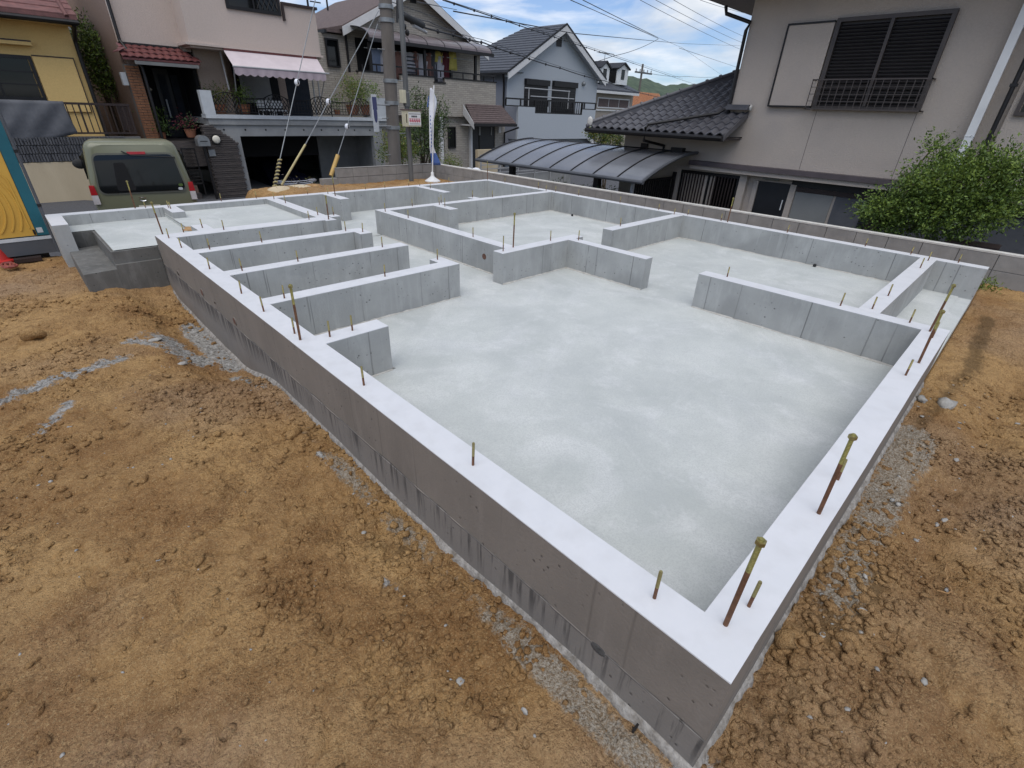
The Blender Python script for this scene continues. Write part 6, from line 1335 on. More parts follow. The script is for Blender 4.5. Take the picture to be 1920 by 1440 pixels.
bmm = MB(); bmm.box(-.02,.02,-.015,.015,0,1); bmr = mesh_of(bmm, 'bar', ['dark_metal'])
for k in range(nb_): put(bmr, 'bar', rlb, (nA[0]+.1+k*(nB_[0]-nA[0]-.2)/(nb_-1), UY-1.14, nA[2]+.07), scale=(1,1,bz+.36-nA[2]-.07))
for (pa_, pb_) in (((735,663),(1075,683)),((780,722),(1105,742))):
    A = ony(c3(*pa_), UY-.7); B = ony(c3(*pb_), UY-.7); zz = (A[2]+B[2])/2; q = MB(); q.tube([(A[0],UY-.7,zz),(B[0],UY-.7,zz)], .035, 6); q.build('drying_pole', 'grey_plastic', bu, smooth=True)
for pa_ in ((768,663),(1068,683)):
    A = ony(c3(*pa_), UY-.7); q = MB(); q.tube([(A[0],UY-.7,A[2]+.02),(A[0],UY-.7,bz)], .035, 6); q.build('pole_stand', 'grey_plastic', bu, smooth=True)
# side porch roof at right foot
q = MB(); A = ony(c3(1135,945), UY-.5); B = ony(c3(1290,1085), UY-.5); q.slab([(A[0],UY-.5,A[2]),(B[0],UY-.5,B[2]),(B[0],UY-.5,B[2]-.28),(A[0],UY-.5,A[2]-.28)], (0,.06,0)); q.build('lean_to_barge', 'bargeboard', bu)
q = MB(); q.hexa([(A[0],UY-.52,A[2]),(B[0],UY-.52,B[2]),(B[0],UY+3,B[2]),(A[0],UY+3,A[2]),(A[0],UY-.52,A[2]+.12),(B[0],UY-.52,B[2]+.12),(B[0],UY+3,B[2]+.12),(A[0],UY+3,A[2]+.12)]); q.build('lean_to_roof', 'roof_blue', bu)
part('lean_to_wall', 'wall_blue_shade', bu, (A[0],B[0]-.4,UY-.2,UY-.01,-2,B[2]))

# ------------------------------------------------------------------ house with two dormers, orange roof, far poles
DY = 34.0
dm = thing('dormer_house', (47,DY,-2), 'beige house with a grey roof and two white dormers beyond the blue house', 'house')
a0 = ony(c3(1280,700), DY); a1 = ony(c3(1552,710), DY); e0 = ony(c3(1285,678), DY-.6); e1_ = ony(c3(1590,700), DY-.6); ze5 = (e0[2]+e1_[2])/2
part('wall', 'wall_beige', dm, (a0[0]-3,a1[0],DY,DY+8,-2,ze5-.1)); part('fascia', 'bargeboard', dm, (a0[0]-3,e1_[0],DY-.7,DY-.6,ze5-.22,ze5))
q = MB(); q.hexa([(a0[0]-3,DY-.65,ze5),(e1_[0],DY-.65,ze5),(e1_[0]-2.9,DY+4,ze5+2.4),(a0[0]-3,DY+4,ze5+2.4),(a0[0]-3,DY-.65,ze5+.15),(e1_[0],DY-.65,ze5+.15),(e1_[0]-2.9,DY+4,ze5+2.55),(a0[0]-3,DY+4,ze5+2.55)]); q.build('roof_slope', 'roof_blue', dm)
for tl, tp_, br in (((1300,560),(1332,465),(1362,625)),((1432,560),(1468,478),(1500,640))):
    A = ony(c3(*tl), DY); T = ony(c3(*tp_), DY); B = ony(c3(*br), DY); xw0, xw1 = A[0], B[0]; zsh = A[2]+(T[2]-A[2])*.55; xc5 = (xw0+xw1)/2
    q = MB(); q.slab([(xw0,DY,B[2]),(xw1,DY,B[2]),(xw1,DY,zsh),(xc5,DY,T[2]),(xw0,DY,zsh)], (0,3.2,0)); d_ = q.build('dormer', 'white_paint', dm)
    for s_ in (0,1):
        q = MB(); X = (xw0-.12, xw1+.12)[s_]; q.hexa([(xc5,DY-.2,T[2]+.02),(X,DY-.2,zsh-.06),(X,DY+3.4,zsh-.06),(xc5,DY+3.4,T[2]+.02),(xc5,DY-.2,T[2]+.14),(X,DY-.2,zsh+.05),(X,DY+3.4,zsh+.05),(xc5,DY+3.4,T[2]+.14)]); q.build('dormer_roof', 'dark_metal', d_)
    part('dormer_cheek', 'dark_metal', d_, (xw0-.02,xw0+.01,DY+.15,DY+3.1,B[2]+.1,zsh-.05)); part('dormer_window', 'glass_dark', d_, (xc5-.28,xc5+.28,DY-.03,DY-.001,B[2]+.45,zsh-.05))
a = RY(c3,(1283,728),(1510,820),DY); window_y(dm, a[0], a[1], a[2], a[3], DY-.01, mat='bargeboard', glass='roof_brown', nv=2, t=.1); part('sill_band', 'bargeboard', dm, (a[0]-.3,a[1]+.3,DY-.1,DY-.001,a[2]-.25,a[2]-.12))
A = ony(c3(1340,390), DY+2); q = MB(); q.tube([(A[0],DY+2,A[2]-3.2),(A[0],DY+2,A[2])], .03, 5); 
for k in range(7): q.tube([(A[0]-.9+k*.3,DY+1.6,A[2]-.1),(A[0]-.9+k*.3,DY+2.4,A[2]-.1)], .015, 4)
q.tube([(A[0]-1.0,DY+2,A[2]-.1),(A[0]+1.6,DY+2,A[2]-.1)], .02, 4); q.build('tv_antenna', 'galvanised', dm)
og = thing('orange_roof_house', (55,46,-2), 'house with an orange tiled roof far below the hill', 'house')
a = ony(c3(1555,690), 44); b = ony(c3(1760,735), 44); zlow = ony(c3(1650,800), 44)[2]
q = MB(); q.hexa([(a[0],44,zlow-1),(b[0]+4,44,zlow-1),(b[0]+2,47,a[2]),(a[0]+1,47,a[2]),(a[0],44,zlow-.8),(b[0]+4,44,zlow-.8),(b[0]+2,47,a[2]+.2),(a[0]+1,47,a[2]+.2)]); q.build('roof_slope', 'roof_orange', og)
for k in range(26):
    X = a[0]+.4+k*(b[0]-a[0]+3)/26; q = MB(); q.tube([(X,43.95,zlow-.78),(X+.8-.0*k,46.95,a[2]+.22)], .10, 5); q.build('tile_roll', 'roof_orange', og, smooth=True)
part('wall', 'wall_beige', og, (a[0]+.4,b[0]+3,44.6,49,-2,zlow-.3))
fp = thing('far_utility_pole', (60,60,-2), 'distant utility pole with crossarm standing against the green hill', 'utility pole')
A = ony(c3(1622,480), 60); q = MB(); q.tube([(A[0],60,-2),(A[0],60,A[2])], .19, 8); q.build('pole', 'pole_concrete', fp, smooth=True); B = ony(c3(1560,540), 60); C_ = ony(c3(1685,550), 60); part('crossarm', 'pole_steel', fp, (B[0],C_[0],59.8,60,B[2]-.1,B[2]+.15))
for k in range(5): X = B[0]+.3+k*(C_[0]-B[0]-.6)/4; q = MB(); q.tube([(X,59.9,B[2]+.15),(X,59.9,B[2]+.55)], .12, 6); q.build('insulator', 'grey_plastic', fp)
f2 = thing('far_utility_pole', (80,62,-2), 'very distant crossarm just above the dark tiled roof ridge', 'utility pole'); A = ony(S(1550,350), 70); q = MB(); q.tube([(A[0],70,-2),(A[0],70,A[2])], .2, 8); q.build('pole', 'pole_concrete', f2, smooth=True); part('crossarm', 'pole_steel', f2, (A[0]-2.2,A[0]+1.2,69.8,70,A[2]-1.0,A[2]-.7))
tr = leaves('far_trees', [((70+random.uniform(-40,60),110+random.uniform(-10,30),-2+random.uniform(0,2)),(8,5,3)) for _ in range(14)], 5000, 1.2, ['leaf_dark','leaf_mid'], seed=33); tag(tr, kind='stuff')

# ------------------------------------------------------------------ khaki van on the street
vn = thing('parked_van', (.735,11.0,-1.15), 'khaki green van parked on the street with its rear towards the foundation', 'van')
vx0, vx1 = -.03, 1.50; vxc = (vx0+vx1)/2; hw = (vx1-vx0)/2; vy = 11.0; vz0 = -.92; vzt = .64
def ring(y, wb, wt, zb, zt, r=.14, n=5):
    # wb: half width at waist; wt: half width at roof
    P = []; zw = zb+.62*(zt-zb)*.75
    cs = [(-wb*.97, zb), (wb*.97, zb), (wb, zw), (wt, zt), (-wt, zt), (-wb, zw)]; rr_ = [.10,.10,.25,r,r,.25]
    for i, (x, z) in enumerate(cs):
        a = Vector(cs[i-1])-Vector((x,z)); b = Vector(cs[(i+1)%6])-Vector((x,z)); ra = min(rr_[i], a.length*.45, b.length*.45); A = Vector((x,z))+a.normalized()*ra; B = Vector((x,z))+b.normalized()*ra
        for k in range(n):
            t = k/(n-1); p = A*(1-t)**2+Vector((x,z))*2*t*(1-t)+B*t*t; P.append((vxc+p.x, y, p.y))
    return P
secs = [(0,.90,.80,.05,.05),(.03,.97,.92,.02,.02),(.09,1,.985,0,0),(.5,1,1,0,-.003),(1.2,1,1,0,.02),(2.3,1,.98,0,.13),(2.75,1,.93,0,.28),(3.0,.99,.92,0,.62),(3.3,.95,.90,.0,.72),(3.38,.88,.8,.06,.8)]
q = MB(); vs = []; fs = []; R_ = []
for (dy, a, b, zb, dz) in secs: R_.append(ring(vy+dy+ (0), hw*a, hw*.86*b, vz0+zb, vzt-dz))
m_ = len(R_[0])
# rear face leans forward towards the roof
for i, Rg in enumerate(R_):
    for p in Rg:
        lean = .07*max(0, (p[2]+.1)/(vzt+.1))**1.5 if i < 4 else 0; vs.append((p[0], p[1]+lean*(1 if i < 3 else .4), p[2]))
for i in range(len(R_)-1):
    for k in range(m_): fs.append((i*m_+k, i*m_+(k+1)%m_, (i+1)*m_+(k+1)%m_, (i+1)*m_+k))
fs += [tuple(range(m_))[::-1], tuple((len(R_)-1)*m_+k for k in range(m_))]
q.add(vs, fs); q.build('body', 'khaki_paint', vn, smooth=True)
def yb(z): return vy-.006+.07*max(0, (z+.1)/(vzt+.1))**1.5
def rpanel(name, pts, mat, parent, off=.012, th=.02):
    q_ = MB(); vs = [(x, yb(z)-off, z) for x, z in pts]; q_.slab(vs, (0, th, 0)); return q_.build(name, mat, parent, smooth=False)
def rounded(x0, x1, z0, z1, r, taper=0, n=5):
    P = []
    for cx_, cz__, a0_ in ((x1-r, z0+r, -90),(x1-r-taper, z1-r, 0),(x0+r+taper, z1-r, 90),(x0+r, z0+r, 180)):
        for k in range(n): an = math.radians(a0_+90*k/(n-1)); P.append((cx_+r*math.cos(an), cz__+r*math.sin(an)))
    return P
wz0, wz1 = ony((260,360), vy)[2], ony((260,290), vy)[2]
rpanel('window_surround', rounded(vx0+.12, vx1-.12, wz0-.03, wz1+.03, .10, .05), 'khaki_trim', vn, .004)
rw_ = rpanel('rear_window', rounded(vx0+.145, vx1-.145, wz0, wz1, .085, .05), 'glass_dark', vn, .014)
P = ony((215,328), vy); rpanel('seat_silhouette', rounded(P[0]-.02, P[0]+.24, wz0+.03, wz1-.12, .03, .05), 'black_void', rw_, .016, .003)
P = ony((255,287), vy); rpanel('brake_light', [(P[0]-.13,P[2]-.02),(P[0]+.13,P[2]-.02),(P[0]+.13,P[2]+.02),(P[0]-.13,P[2]+.02)], 'lamp_red', vn, .02, .03)
q = MB(); q.tube([(P[0]-.20,yb(P[2])-.02,P[2]+.03),(P[0]-.08,yb(P[2])-.035,P[2]-.035),(P[0]+.55,yb(P[2])-.03,P[2]-.075)], .010, 6); q.build('wiper', 'rubber', vn, smooth=True)
for px, mt_ in (((337,352),'ledge_white'),((337,345),'leaf_mid')): P = ony(px, vy); rpanel('sticker', rounded(P[0]-.035,P[0]+.035,P[2]-.022,P[2]+.022,.02), mt_, rw_, .018, .003)
for s_, X in ((-1,vx0+.045),(1,vx1-.045)):
    zt5 = ony((173,350), vy)[2]; zb5 = ony((185,385), vy)[2]; tl_ = rpanel('tail_light', [(X-.045,zb5+.15),(X+.045,zb5+.15),(X+.035,zt5),(X-.035,zt5)], 'lamp_red', vn, .018, .08)
    rpanel('reverse_light', [(X-.045,zb5+.0),(X+.045,zb5+.0),(X+.045,zb5+.145),(X-.045,zb5+.145)], 'lamp_clear', tl_, .016, .07)
P = ony((275,373), vy); q = MB(); q.tube([(P[0]-.05+.05*math.cos(t*.7),yb(P[2])-.018,P[2]+.03*math.sin(t*.7)) for t in range(9)], .006, 5); q.build('emblem', 'chrome', vn, smooth=True); part('emblem_bar', 'chrome', vn, (P[0]-.11,P[0]-.0,yb(P[2])-.02,yb(P[2])-.012,P[2]+.028,P[2]+.036))
part('bumper', 'khaki_trim', vn, (vx0+.02,vx1-.02,vy-.06,vy+.1,vz0,vz0+.32), bevel=.02); part('licence_plate', 'lamp_globe', vn, (vxc-.16,vxc+.16,vy-.02,vy-.008,vz0+.38,vz0+.54))
zz = .10; q = MB(); q.ball((vx0-.15,vy+2.4,zz), .11, 7, (1.1,.5,.85)); q.tube([(vx0-.10,vy+2.4,zz-.03),(vx0+.02,vy+2.45,zz-.14)], .03, 6); q.build('side_mirror', 'rubber', vn, smooth=True)
for s_ in (vx0+.02, vx1-.02):
    for dy in (.55,2.75):
        q = MB(); q.tube([(s_-.08,vy+dy,-.87),(s_+.08,vy+dy,-.87)], .27, 20); wh = q.build('wheel', 'rubber', vn, smooth=True); q = MB(); q.tube([(s_-.085,vy+dy,-.87),(s_+.085,vy+dy,-.87)], .17, 16); q.build('rim', 'galvanised', wh, smooth=True)
    part('side_window', 'glass_dark', vn, (s_-.022 if s_ < 1 else s_-.005, s_+.005 if s_ < 1 else s_+.022, vy+.5, vy+2.2, .02, .40))

vn.rotation_euler = (0,0,math.radians(-8.5))

# ------------------------------------------------------------------ portable toilet cabin, cone, hose
tb = thing('portable_toilet', (-1.2,8.8,-.5), 'yellow panelled portable toilet with teal frame at the far left of the site', 'portable toilet')
TX0, TX1, TY, TZ = -1.62, -.80, 8.40, -.50
part('cabin', 'toilet_teal', tb, (TX0,TX1,TY+.02,TY+.90,TZ+.26,2.0)); part('base', 'toilet_base', tb, (TX0-.02,TX1+.02,TY-.01,TY+.92,TZ+.05,TZ+.215)); part('base_rail', 'ledge_white', tb, (TX0-.01,TX1+.01,TY-.015,TY+.02,TZ+.218,TZ+.255))
part('skid', 'dark_metal', tb, (TX0+.05,TX1-.08,TY+.1,TY+.2,TZ-.05,TZ+.048)); part('skid', 'dark_metal', tb, (TX0+.05,TX1-.08,TY+.7,TY+.8,TZ-.05,TZ+.048))
dp = part('door_panel', 'toilet_yellow', tb, (TX0,TX1-.115,TY-.002,TY+.02,TZ+.27,2.0)); part('corner_post', 'toilet_teal', tb, (TX1-.11,TX1,TY-.012,TY+.02,TZ+.27,2.0)); pipe(tb, [(TX1+.02,TY-.01,TZ+.05),(TX1+.02,TY-.01,2.0)], .016, 'toilet_base', 'guide_pipe', 8)
part('latch', 'dark_metal', tb, (TX1-.14,TX1-.12,TY-.02,TY-.003,TZ+.28,TZ+.34)); part('corner_cap', 'ledge_white', tb, (TX1-.10,TX1-.045,TY-.016,TY-.012,TZ+.30,TZ+.36))
q = MB(); cxx, czz = -1.42, TZ+.62
for r_ in (.26,.33,.40,.47,.54):
    pts = []
    for k in range(28):
        an = math.radians(-90+k*6.5); X = cxx+r_*math.cos(an)*.95; Z = czz+r_*1.15*math.sin(an)
        if TX0+.02 < X < TX1-.14 and Z > TZ+.30: pts.append((X, TY-.004, Z))
    if len(pts) > 2: q.tube(pts, .011, 5)
q.build('embossed_ribs', 'toilet_yellow', dp, smooth=True); q = MB(); czz = TZ+1.55
for r_ in (.26,.33,.40,.47,.54):
    pts = []
    for k in range(28):
        an = math.radians(-90+k*6.5); X = cxx+r_*math.cos(an)*.95; Z = czz+r_*.8*math.sin(an)
        if TX0+.02 < X < TX1-.14 and Z > TZ+1.12: pts.append((X, TY-.004, Z))
    if len(pts) > 2: q.tube(pts, .011, 5)
q.build('embossed_ribs', 'toilet_yellow', dp, smooth=True)
for zz in (.1,.7,1.3): part('pipe_clip', 'dark_metal', tb, (TX1,TX1+.04,TY-.03,TY+.0,zz,zz+.03))
P = onz((3,490), -.5); cn = thing('traffic_cone', (P[0],P[1],-.5), 'red traffic cone cut off by the left edge of the photo', 'traffic cone')
q = MB(); q.lathe((P[0],P[1],-.5), [(.14,0),(.14,.02),(.10,.03),(.065,.22)], 16); q.build('cone_body', 'cone_red', cn, smooth=True); q = MB(); q.lathe((P[0],P[1],-.5), [(.066,.221),(.045,.33)], 16); q.build('white_band', 'white_paint', cn, smooth=True); q = MB(); q.lathe((P[0],P[1],-.5), [(.0445,.331),(.02,.48)], 16); q.build('cone_tip', 'cone_red', cn, smooth=True)
hs = MB(); hp = []
for k in range(40):
    an = k*.55; P = onz((18+16*math.cos(an)*(.6+.4*math.sin(k*.13)), 500+4*math.sin(an)), -.47); hp.append((P[0],P[1],-.46+.004*(k % 5)))
hs.tube(hp, .012, 6); tag(hs.build('coiled_hose', 'hose_red', smooth=True), 'tangled reddish hose on the soil beside the cone', 'hose')
P0, P1_ = onz((28,492), -.5), onz((80,487), -.5); pl = MB(); pl.box(P0[0],P1_[0],P0[1]-.08,P0[1]+.02,-.50,-.455); tag(pl.build('timber_plank', 'brown_metal'), 'short weathered plank in front of the portable toilet', 'plank')

# ------------------------------------------------------------------ poles, guy wires, flag, signs
UPY = 13.5
up = thing('utility_pole', (7.9,UPY,-1.2), 'thick weathered concrete utility pole standing in front of the tiled house', 'utility pole')
A = ony((740,290), UPY); B = ony((724,20), UPY); xt = ony((722,0), UPY); 
rlow = abs(ony((750,290),UPY)[0]-ony((730.5,290),UPY)[0])/2; rhi = abs(ony((734,10),UPY)[0]-ony((713.5,10),UPY)[0])/2
q = MB(); dzz = (A[0]-B[0])/(A[2]-B[2]); X_at = lambda z: A[0]+dzz*(z-A[2])
q.tube([(X_at(-1.3),UPY,-1.3),(A[0],UPY,A[2]),(B[0],UPY,B[2]),(X_at(8),UPY,8)], [rlow*1.04,rlow,rhi,rhi*.93], 20); q.build('pole', 'pole_concrete', up, smooth=True)
for py in (15,40,152,193,239):
    z_ = ony((735,py), UPY)[2]; q = MB(); q.tube([(X_at(z_),UPY,z_-.045),(X_at(z_),UPY,z_+.045)], rlow*1.10, 20); q.build('steel_band', 'galvanised', up, smooth=True)
for k, py in enumerate((95,150,222,250,290)):
    z_ = ony((735,py), UPY)[2]; s_ = (-1)**k; q = MB(); q.tube([(X_at(z_)-s_*.1,UPY-.05,z_),(X_at(z_)-s_*(.36),UPY-.05,z_)], .012, 6); q.build('step_bolt', 'galvanised', up)
z_ = ony((735,18), UPY)[2]
for k in range(4): q = MB(); q.ball((X_at(z_)+.30+.08*k,UPY-.1,z_-.1-.12*k), .06, 5, (1,1,1.3)); q.build('cable_clamp', 'dark_metal', up, smooth=True)
q = MB(); q.tube([ony((745,y_),UPY-.25) for y_ in (0,8,20,30,42)], .03, 6); q.build('loose_cable', 'wire_black', up, smooth=True)
# advertising plate held off the pole (text panel seen nearly edge on)
c7 = lambda x, y: (690+x/12, 140+y/12)
ad = RY(c7,(80,440),(240,1285),UPY-.1); xa7 = (ony(c7(90,860),UPY-.1)[0]+ony(c7(110,860),UPY-.1)[0])/2
pl_ = part('pole_sign', 'ledge_white', up, (xa7,xa7+.15,UPY-.13,UPY-.09,ad[2],ad[3]), bevel=.004)
part('sign_print', 'print_navy', pl_, (xa7+.01,xa7+.14,UPY-.134,UPY-.1305,ad[3]-.36,ad[3]-.06)); q = MB(); q.ball((xa7+.075,UPY-.132,ad[2]+.42), .2, 8, (.28,.01,1)); q.build('sign_print', 'print_navy', pl_)
for zz in (ad[3]-.24, ad[2]+.14): q = MB(); q.tube([(xa7+.14,UPY-.11,zz),(X_at(zz)-.1,UPY-.11,zz)], .018, 6); q.build('sign_bracket', 'galvanised', up)
# slim steel pole and lit sign box
SPY = 11.7
spo = thing('steel_pole', (6.7,SPY,-.45), 'slim grey steel pole in front of the block wall carrying a small sign box', 'pole')
A = ony((771,330), SPY); B = ony((752,20), SPY); dd_ = (A[0]-B[0])/(A[2]-B[2]); X2 = lambda z: A[0]+dd_*(z-A[2]); zj = ony((766,200), SPY)[2]
rr = abs(ony((769.5,260),SPY)[0]-ony((762,260),SPY)[0])/2; q = MB(); q.tube([(X2(-.7),SPY,-.7),(X2(zj),SPY,zj)], rr, 14); q.build('lower_pole', 'pole_steel', spo, smooth=True)
q = MB(); q.tube([(X2(zj),SPY,zj),(X2(zj+.3),SPY,zj+.3),(X2(zj+.32),SPY,zj+.32),(X2(6),SPY,6)], [rr*1.35,rr*1.35,rr*1.05,rr*.9], 14); q.build('upper_pole', 'pole_steel', spo, smooth=True)
sg = RY(c7,(760,800),(1130,1165),SPY-.12); bxo = part('sign_box', 'sign_cream', spo, (sg[0],sg[1],SPY-.26,SPY-.10,sg[2],sg[3]), bevel=.006); fc = part('sign_face', 'white_paint', bxo, (sg[0]+.085,sg[1]-.012,SPY-.268,SPY-.261,sg[2]+.03,sg[3]-.035)); part('sign_cap', 'roof_brown', bxo, (sg[0]-.02,sg[1]+.02,SPY-.28,SPY-.08,sg[3]+.001,sg[3]+.03))
part('sign_side_slot', 'dark_metal', bxo, (sg[0]+.02,sg[0]+.04,SPY-.264,SPY-.2605,sg[2]+.08,sg[3]-.07))
fx0_, fw = sg[0]+.10, sg[1]-.03-sg[0]-.10; fz = lambda v: sg[3]-.05-(sg[3]-sg[2]-.09)*v
part('sign_text', 'print_black', fc, (fx0_,fx0_+fw,SPY-.2715,SPY-.2685,fz(.10),fz(.06)), *[(fx0_+fw*(.22+.13*k),fx0_+fw*(.32+.13*k),SPY-.2715,SPY-.2685,fz(.36),fz(.22)) for k in range(4)])
rt_b = []
for k in range(5):
    X0 = fx0_+fw*(.02+.2*k); w_ = fw*.16
    rt_b += [(X0,X0+w_,SPY-.2715,SPY-.2685,fz(.52),fz(.47)), (X0+w_*.4,X0+w_*.6,SPY-.2715,SPY-.2685,fz(.78),fz(.525)), (X0,X0+w_*.3,SPY-.2715,SPY-.2685,fz(.72),fz(.58)), (X0+w_*.7,X0+w_,SPY-.2715,SPY-.2685,fz(.78),fz(.6))]
part('sign_text_red', 'print_red', fc, *rt_b); part('sign_text_small', 'print_black', fc, (fx0_+fw*.04,fx0_+fw*.96,SPY-.2715,SPY-.2685,fz(.93),fz(.90)))
bb = RY(c7,(725,340),(810,640),SPY); part('junction_box', 'sign_cream', spo, (bb[0],bb[1]+.02,SPY-.08,SPY+.06,bb[2],bb[3]), bevel=.006)
# street light box with cables beside the poles
c8 = lambda x, y: (640+x/6, y/6)
P = ony(c8(700,180), SPY); Q_ = ony(c8(930,290), SPY+.8); lt = thing('cable_closure', tuple(P), 'black cable closure slung on the overhead cable right of the steel pole', 'cable closure')
q = MB(); v_ = Vector(Q_)-Vector(P); q.tube([P, Vector(P)+v_*.08, Vector(P)+v_*.92, Q_], [.03,.075,.075,.03], 12); q.build('closure', 'rubber', lt, smooth=True); q = MB(); q.tube([Vector(P)+v_*.45+Vector((0,0,-.10)), Vector(P)+v_*1.1+Vector((0,0,-.12))], .04, 8); q.build('slack_box', 'grey_plastic', lt, smooth=True)
# guy wires
def guy(top, TYp, ballpx, BYp, gtop, gbot, GYp, mat_g, gr_, label, spiral=False):
    T = ony(top, TYp); Bp = ony(gbot, GYp); Bp[2] = Bp[2]; G = ony(gtop, GYp+(TYp-GYp)*.12); bl0 = ony(ballpx, BYp)
    g_ = thing('guy_wire', tuple(Bp), label, 'guy wire', ); q_ = MB(); q_.tube([T, bl0, G, Bp], .010, 6); q_.build('wire', 'galvanised', g_, smooth=True)
    q_ = MB(); q_.ball(bl0, .068, 8, (.85,.85,1.05)); q_.build('insulator', 'banner_white', g_, smooth=True)
    q_ = MB(); q_.tube([(bl0[0]+.004,bl0[1]-.069,bl0[2]-.04),(bl0[0],bl0[1]-.071,bl0[2]+.05)], .014, 5); q_.build('insulator_slot', 'dark_metal', g_)
    if not spiral: q_ = MB(); q_.tube([G, Bp], gr_, 10); q_.build('guard_sleeve', mat_g, g_, smooth=True)
    else:
        G = Vector(G); Bp = Vector(Bp); q_ = MB(); q_.tube([G, Bp], gr_*.8, 8); q_.build('guard_sleeve', 'dark_metal', g_, smooth=True); q_ = MB(); pts = []; 
        d_ = Bp-G; a_ = d_.cross(Vector((0,1,0))).normalized(); b_ = d_.cross(a_).normalized()
        for k in range(80): t = k/79; an = t*2*math.pi*9; pts.append(G+d_*t+(a_*math.cos(an)+b_*math.sin(an))*gr_)
        q_.tube(pts, gr_*.45, 5); q_.build('spiral_stripe', 'guard_pale', g_, smooth=True)
guy((591,0), 13.3, (556.7,154.5), 13.0, (525,298), (513,360), 11.6, None, .035, 'guy wire with a black and cream spiral sleeve left of the yellow ones', True)
guy((710,20), 13.4, (615.5,191), 12.8, (572.5,271), (528,347), 11.9, 'guard_pale', .024, 'guy wire with a long pale yellow guard in front of the dark garage')
guy((708,45), 13.4, (650.7,237.5), 12.9, (633.5,291), (620.5,330), 12.45, 'guard_yellow', .052, 'guy wire with a thick orange-yellow guard behind the block wall')
# banner flag on a white foot
FY = 11.45
fl = thing('banner_flag', (7.2,FY,-.42), 'tall narrow white banner flag with blue print on a white weighted foot', 'banner'); A = ony((811,335), FY); T = ony((813.5,160), FY)
q = MB(); q.tube([(A[0],FY,-.25),(T[0],FY,T[2])], .016, 8); q.build('mast', 'white_paint', fl, smooth=True)
q = MB(); q.lathe((A[0],FY,-.44), [(.21,0),(.21,.04),(.13,.09),(.06,.14),(.04,.18),(.04,.24),(.025,.26)], 16); q.build('weighted_foot', 'white_paint', fl, smooth=True)
n = 24; vs = []; fs = []; zt7 = T[2]-.06; zb7 = ony((815,310), FY)[2]
def edge(t): return .03+.16*min(1, t*6)*(1-.45*t)+.03*math.sin(t*9)+(.16*max(0, t-.8)*5*.9 if t > .8 else 0)
for i in range(n+1):
    t = i/n; z_ = zt7-(zt7-zb7)*t; w_ = edge(t)
    for j in range(5): s_ = j/4; vs.append((A[0]+(T[0]-A[0])*(1-t)-.10*(1-max(0,t-.75)*4)*(1) + w_*s_*1.05, FY+.02+.03*math.sin(s_*5+t*6), z_))
for i in range(n):
    for j in range(4): fs.append((i*5+j, i*5+j+1, (i+1)*5+j+1, (i+1)*5+j))
q = MB(); q.add(vs, fs, 0); q.mi = [1 if (i//4) >= n-4 and (i % 4) < 4 else 0 for i in range(len(fs))]; fo = q.build('cloth', ['banner_white','print_blue'], fl, smooth=True); fo.modifiers.new('t','SOLIDIFY').thickness = .004
def flat_print(pts, name): 
    q_ = MB(); q_.slab([(x_, FY-.02, z_) for x_, z_ in pts], (0,.003,0)); q_.build(name, 'print_blue', fo)
xm7 = A[0]-.01; flat_print([(xm7-.07,zt7-.42),(xm7-.04,zt7-.42),(xm7+.0,zt7-.16),(xm7-.03,zt7-.20)], 'blue_mark'); 
for k in range(9): flat_print([(xm7+.0,zt7-.60-k*.085),(xm7+.025,zt7-.60-k*.085),(xm7+.025,zt7-.64-k*.085),(xm7+.0,zt7-.64-k*.085)], 'blue_letter')

# hedge trees behind the poles
hd = thing('hedge_tree', (9.5,17.5,-1.3), 'tall dark evergreen with upright shoots right of the utility pole', 'tree')
bl = []
for px, rr in (((1400,1120),60),((1480,1100),80),((1560,1060),90),((1640,1030),80),((1700,960),60),((1530,940),60),((1600,920),60),((1680,900),50),((1580,820),35),((1590,750),24),((1495,760),22),((1500,830),25),((1515,700),16),((1535,690),14),((1545,800),20),((1700,760),18),((1695,830),25),((1750,810),14),((1745,870),18),((1640,1130),50)):
    P = ony(c2(*px), 17.0+random.uniform(-.3,.3)); bl.append((tuple(P), (rr/4*.0172, rr/4*.0172, rr/4*.021)))
leaves('crown', bl, 6500, .085, ['leaf_dark','leaf_mid'], hd, seed=41, aspect=.35)
for k in (2,3,9,12,15): pipe(hd, [(bl[2][0][0]+.1*k/5,17.2,-1.3), bl[k][0]], [.05,.012], 'bark', 'branch', 6)
h2 = thing('hedge_shrub', (9,16.5,-1.3), 'yellow-green shrub low behind the utility pole', 'shrub'); bl = []
for px, rr in (((1400,1000),50),((1420,1080),60),((1450,1120),70),((1300,1050),50),((1290,1150),50),((1380,1180),50),((1500,1140),40)):
    P = ony(c2(*px), 15.8); bl.append((tuple(P), rr/4*.0162))
leaves('crown', bl, 2600, .07, ['leaf_mid','leaf_bright','leaf_yellow'], h2, seed=44, aspect=.4); pipe(h2, [(bl[1][0][0],15.9,-1.3), bl[0][0]], [.04,.012], 'bark', 'branch', 6)
h3 = thing('corner_shrub', (9.2,13.4,-1.3), 'small yellow-green shrub behind the corner of the block wall', 'shrub'); P = ony(c3(175,1225), 13.4)
leaves('crown', [((P[0],13.4,P[2]),(.30,.25,.22)),((P[0]-.12,13.4,P[2]+.18),(.10,.1,.25)),((P[0]+.2,13.4,P[2]-.05),(.2,.15,.15))], 900, .055, ['leaf_yellow','leaf_bright','leaf_mid'], h3, seed=46, aspect=.3); pipe(h3, [(P[0],13.4,-1.3),(P[0],13.4,P[2])], .02, 'bark', 'stem', 6)
wd_ = thing('weed', (7.6,.05,-.45), 'small green weed at the foot of the block wall on the right', 'weed'); P = onz((1843,540), -.45)
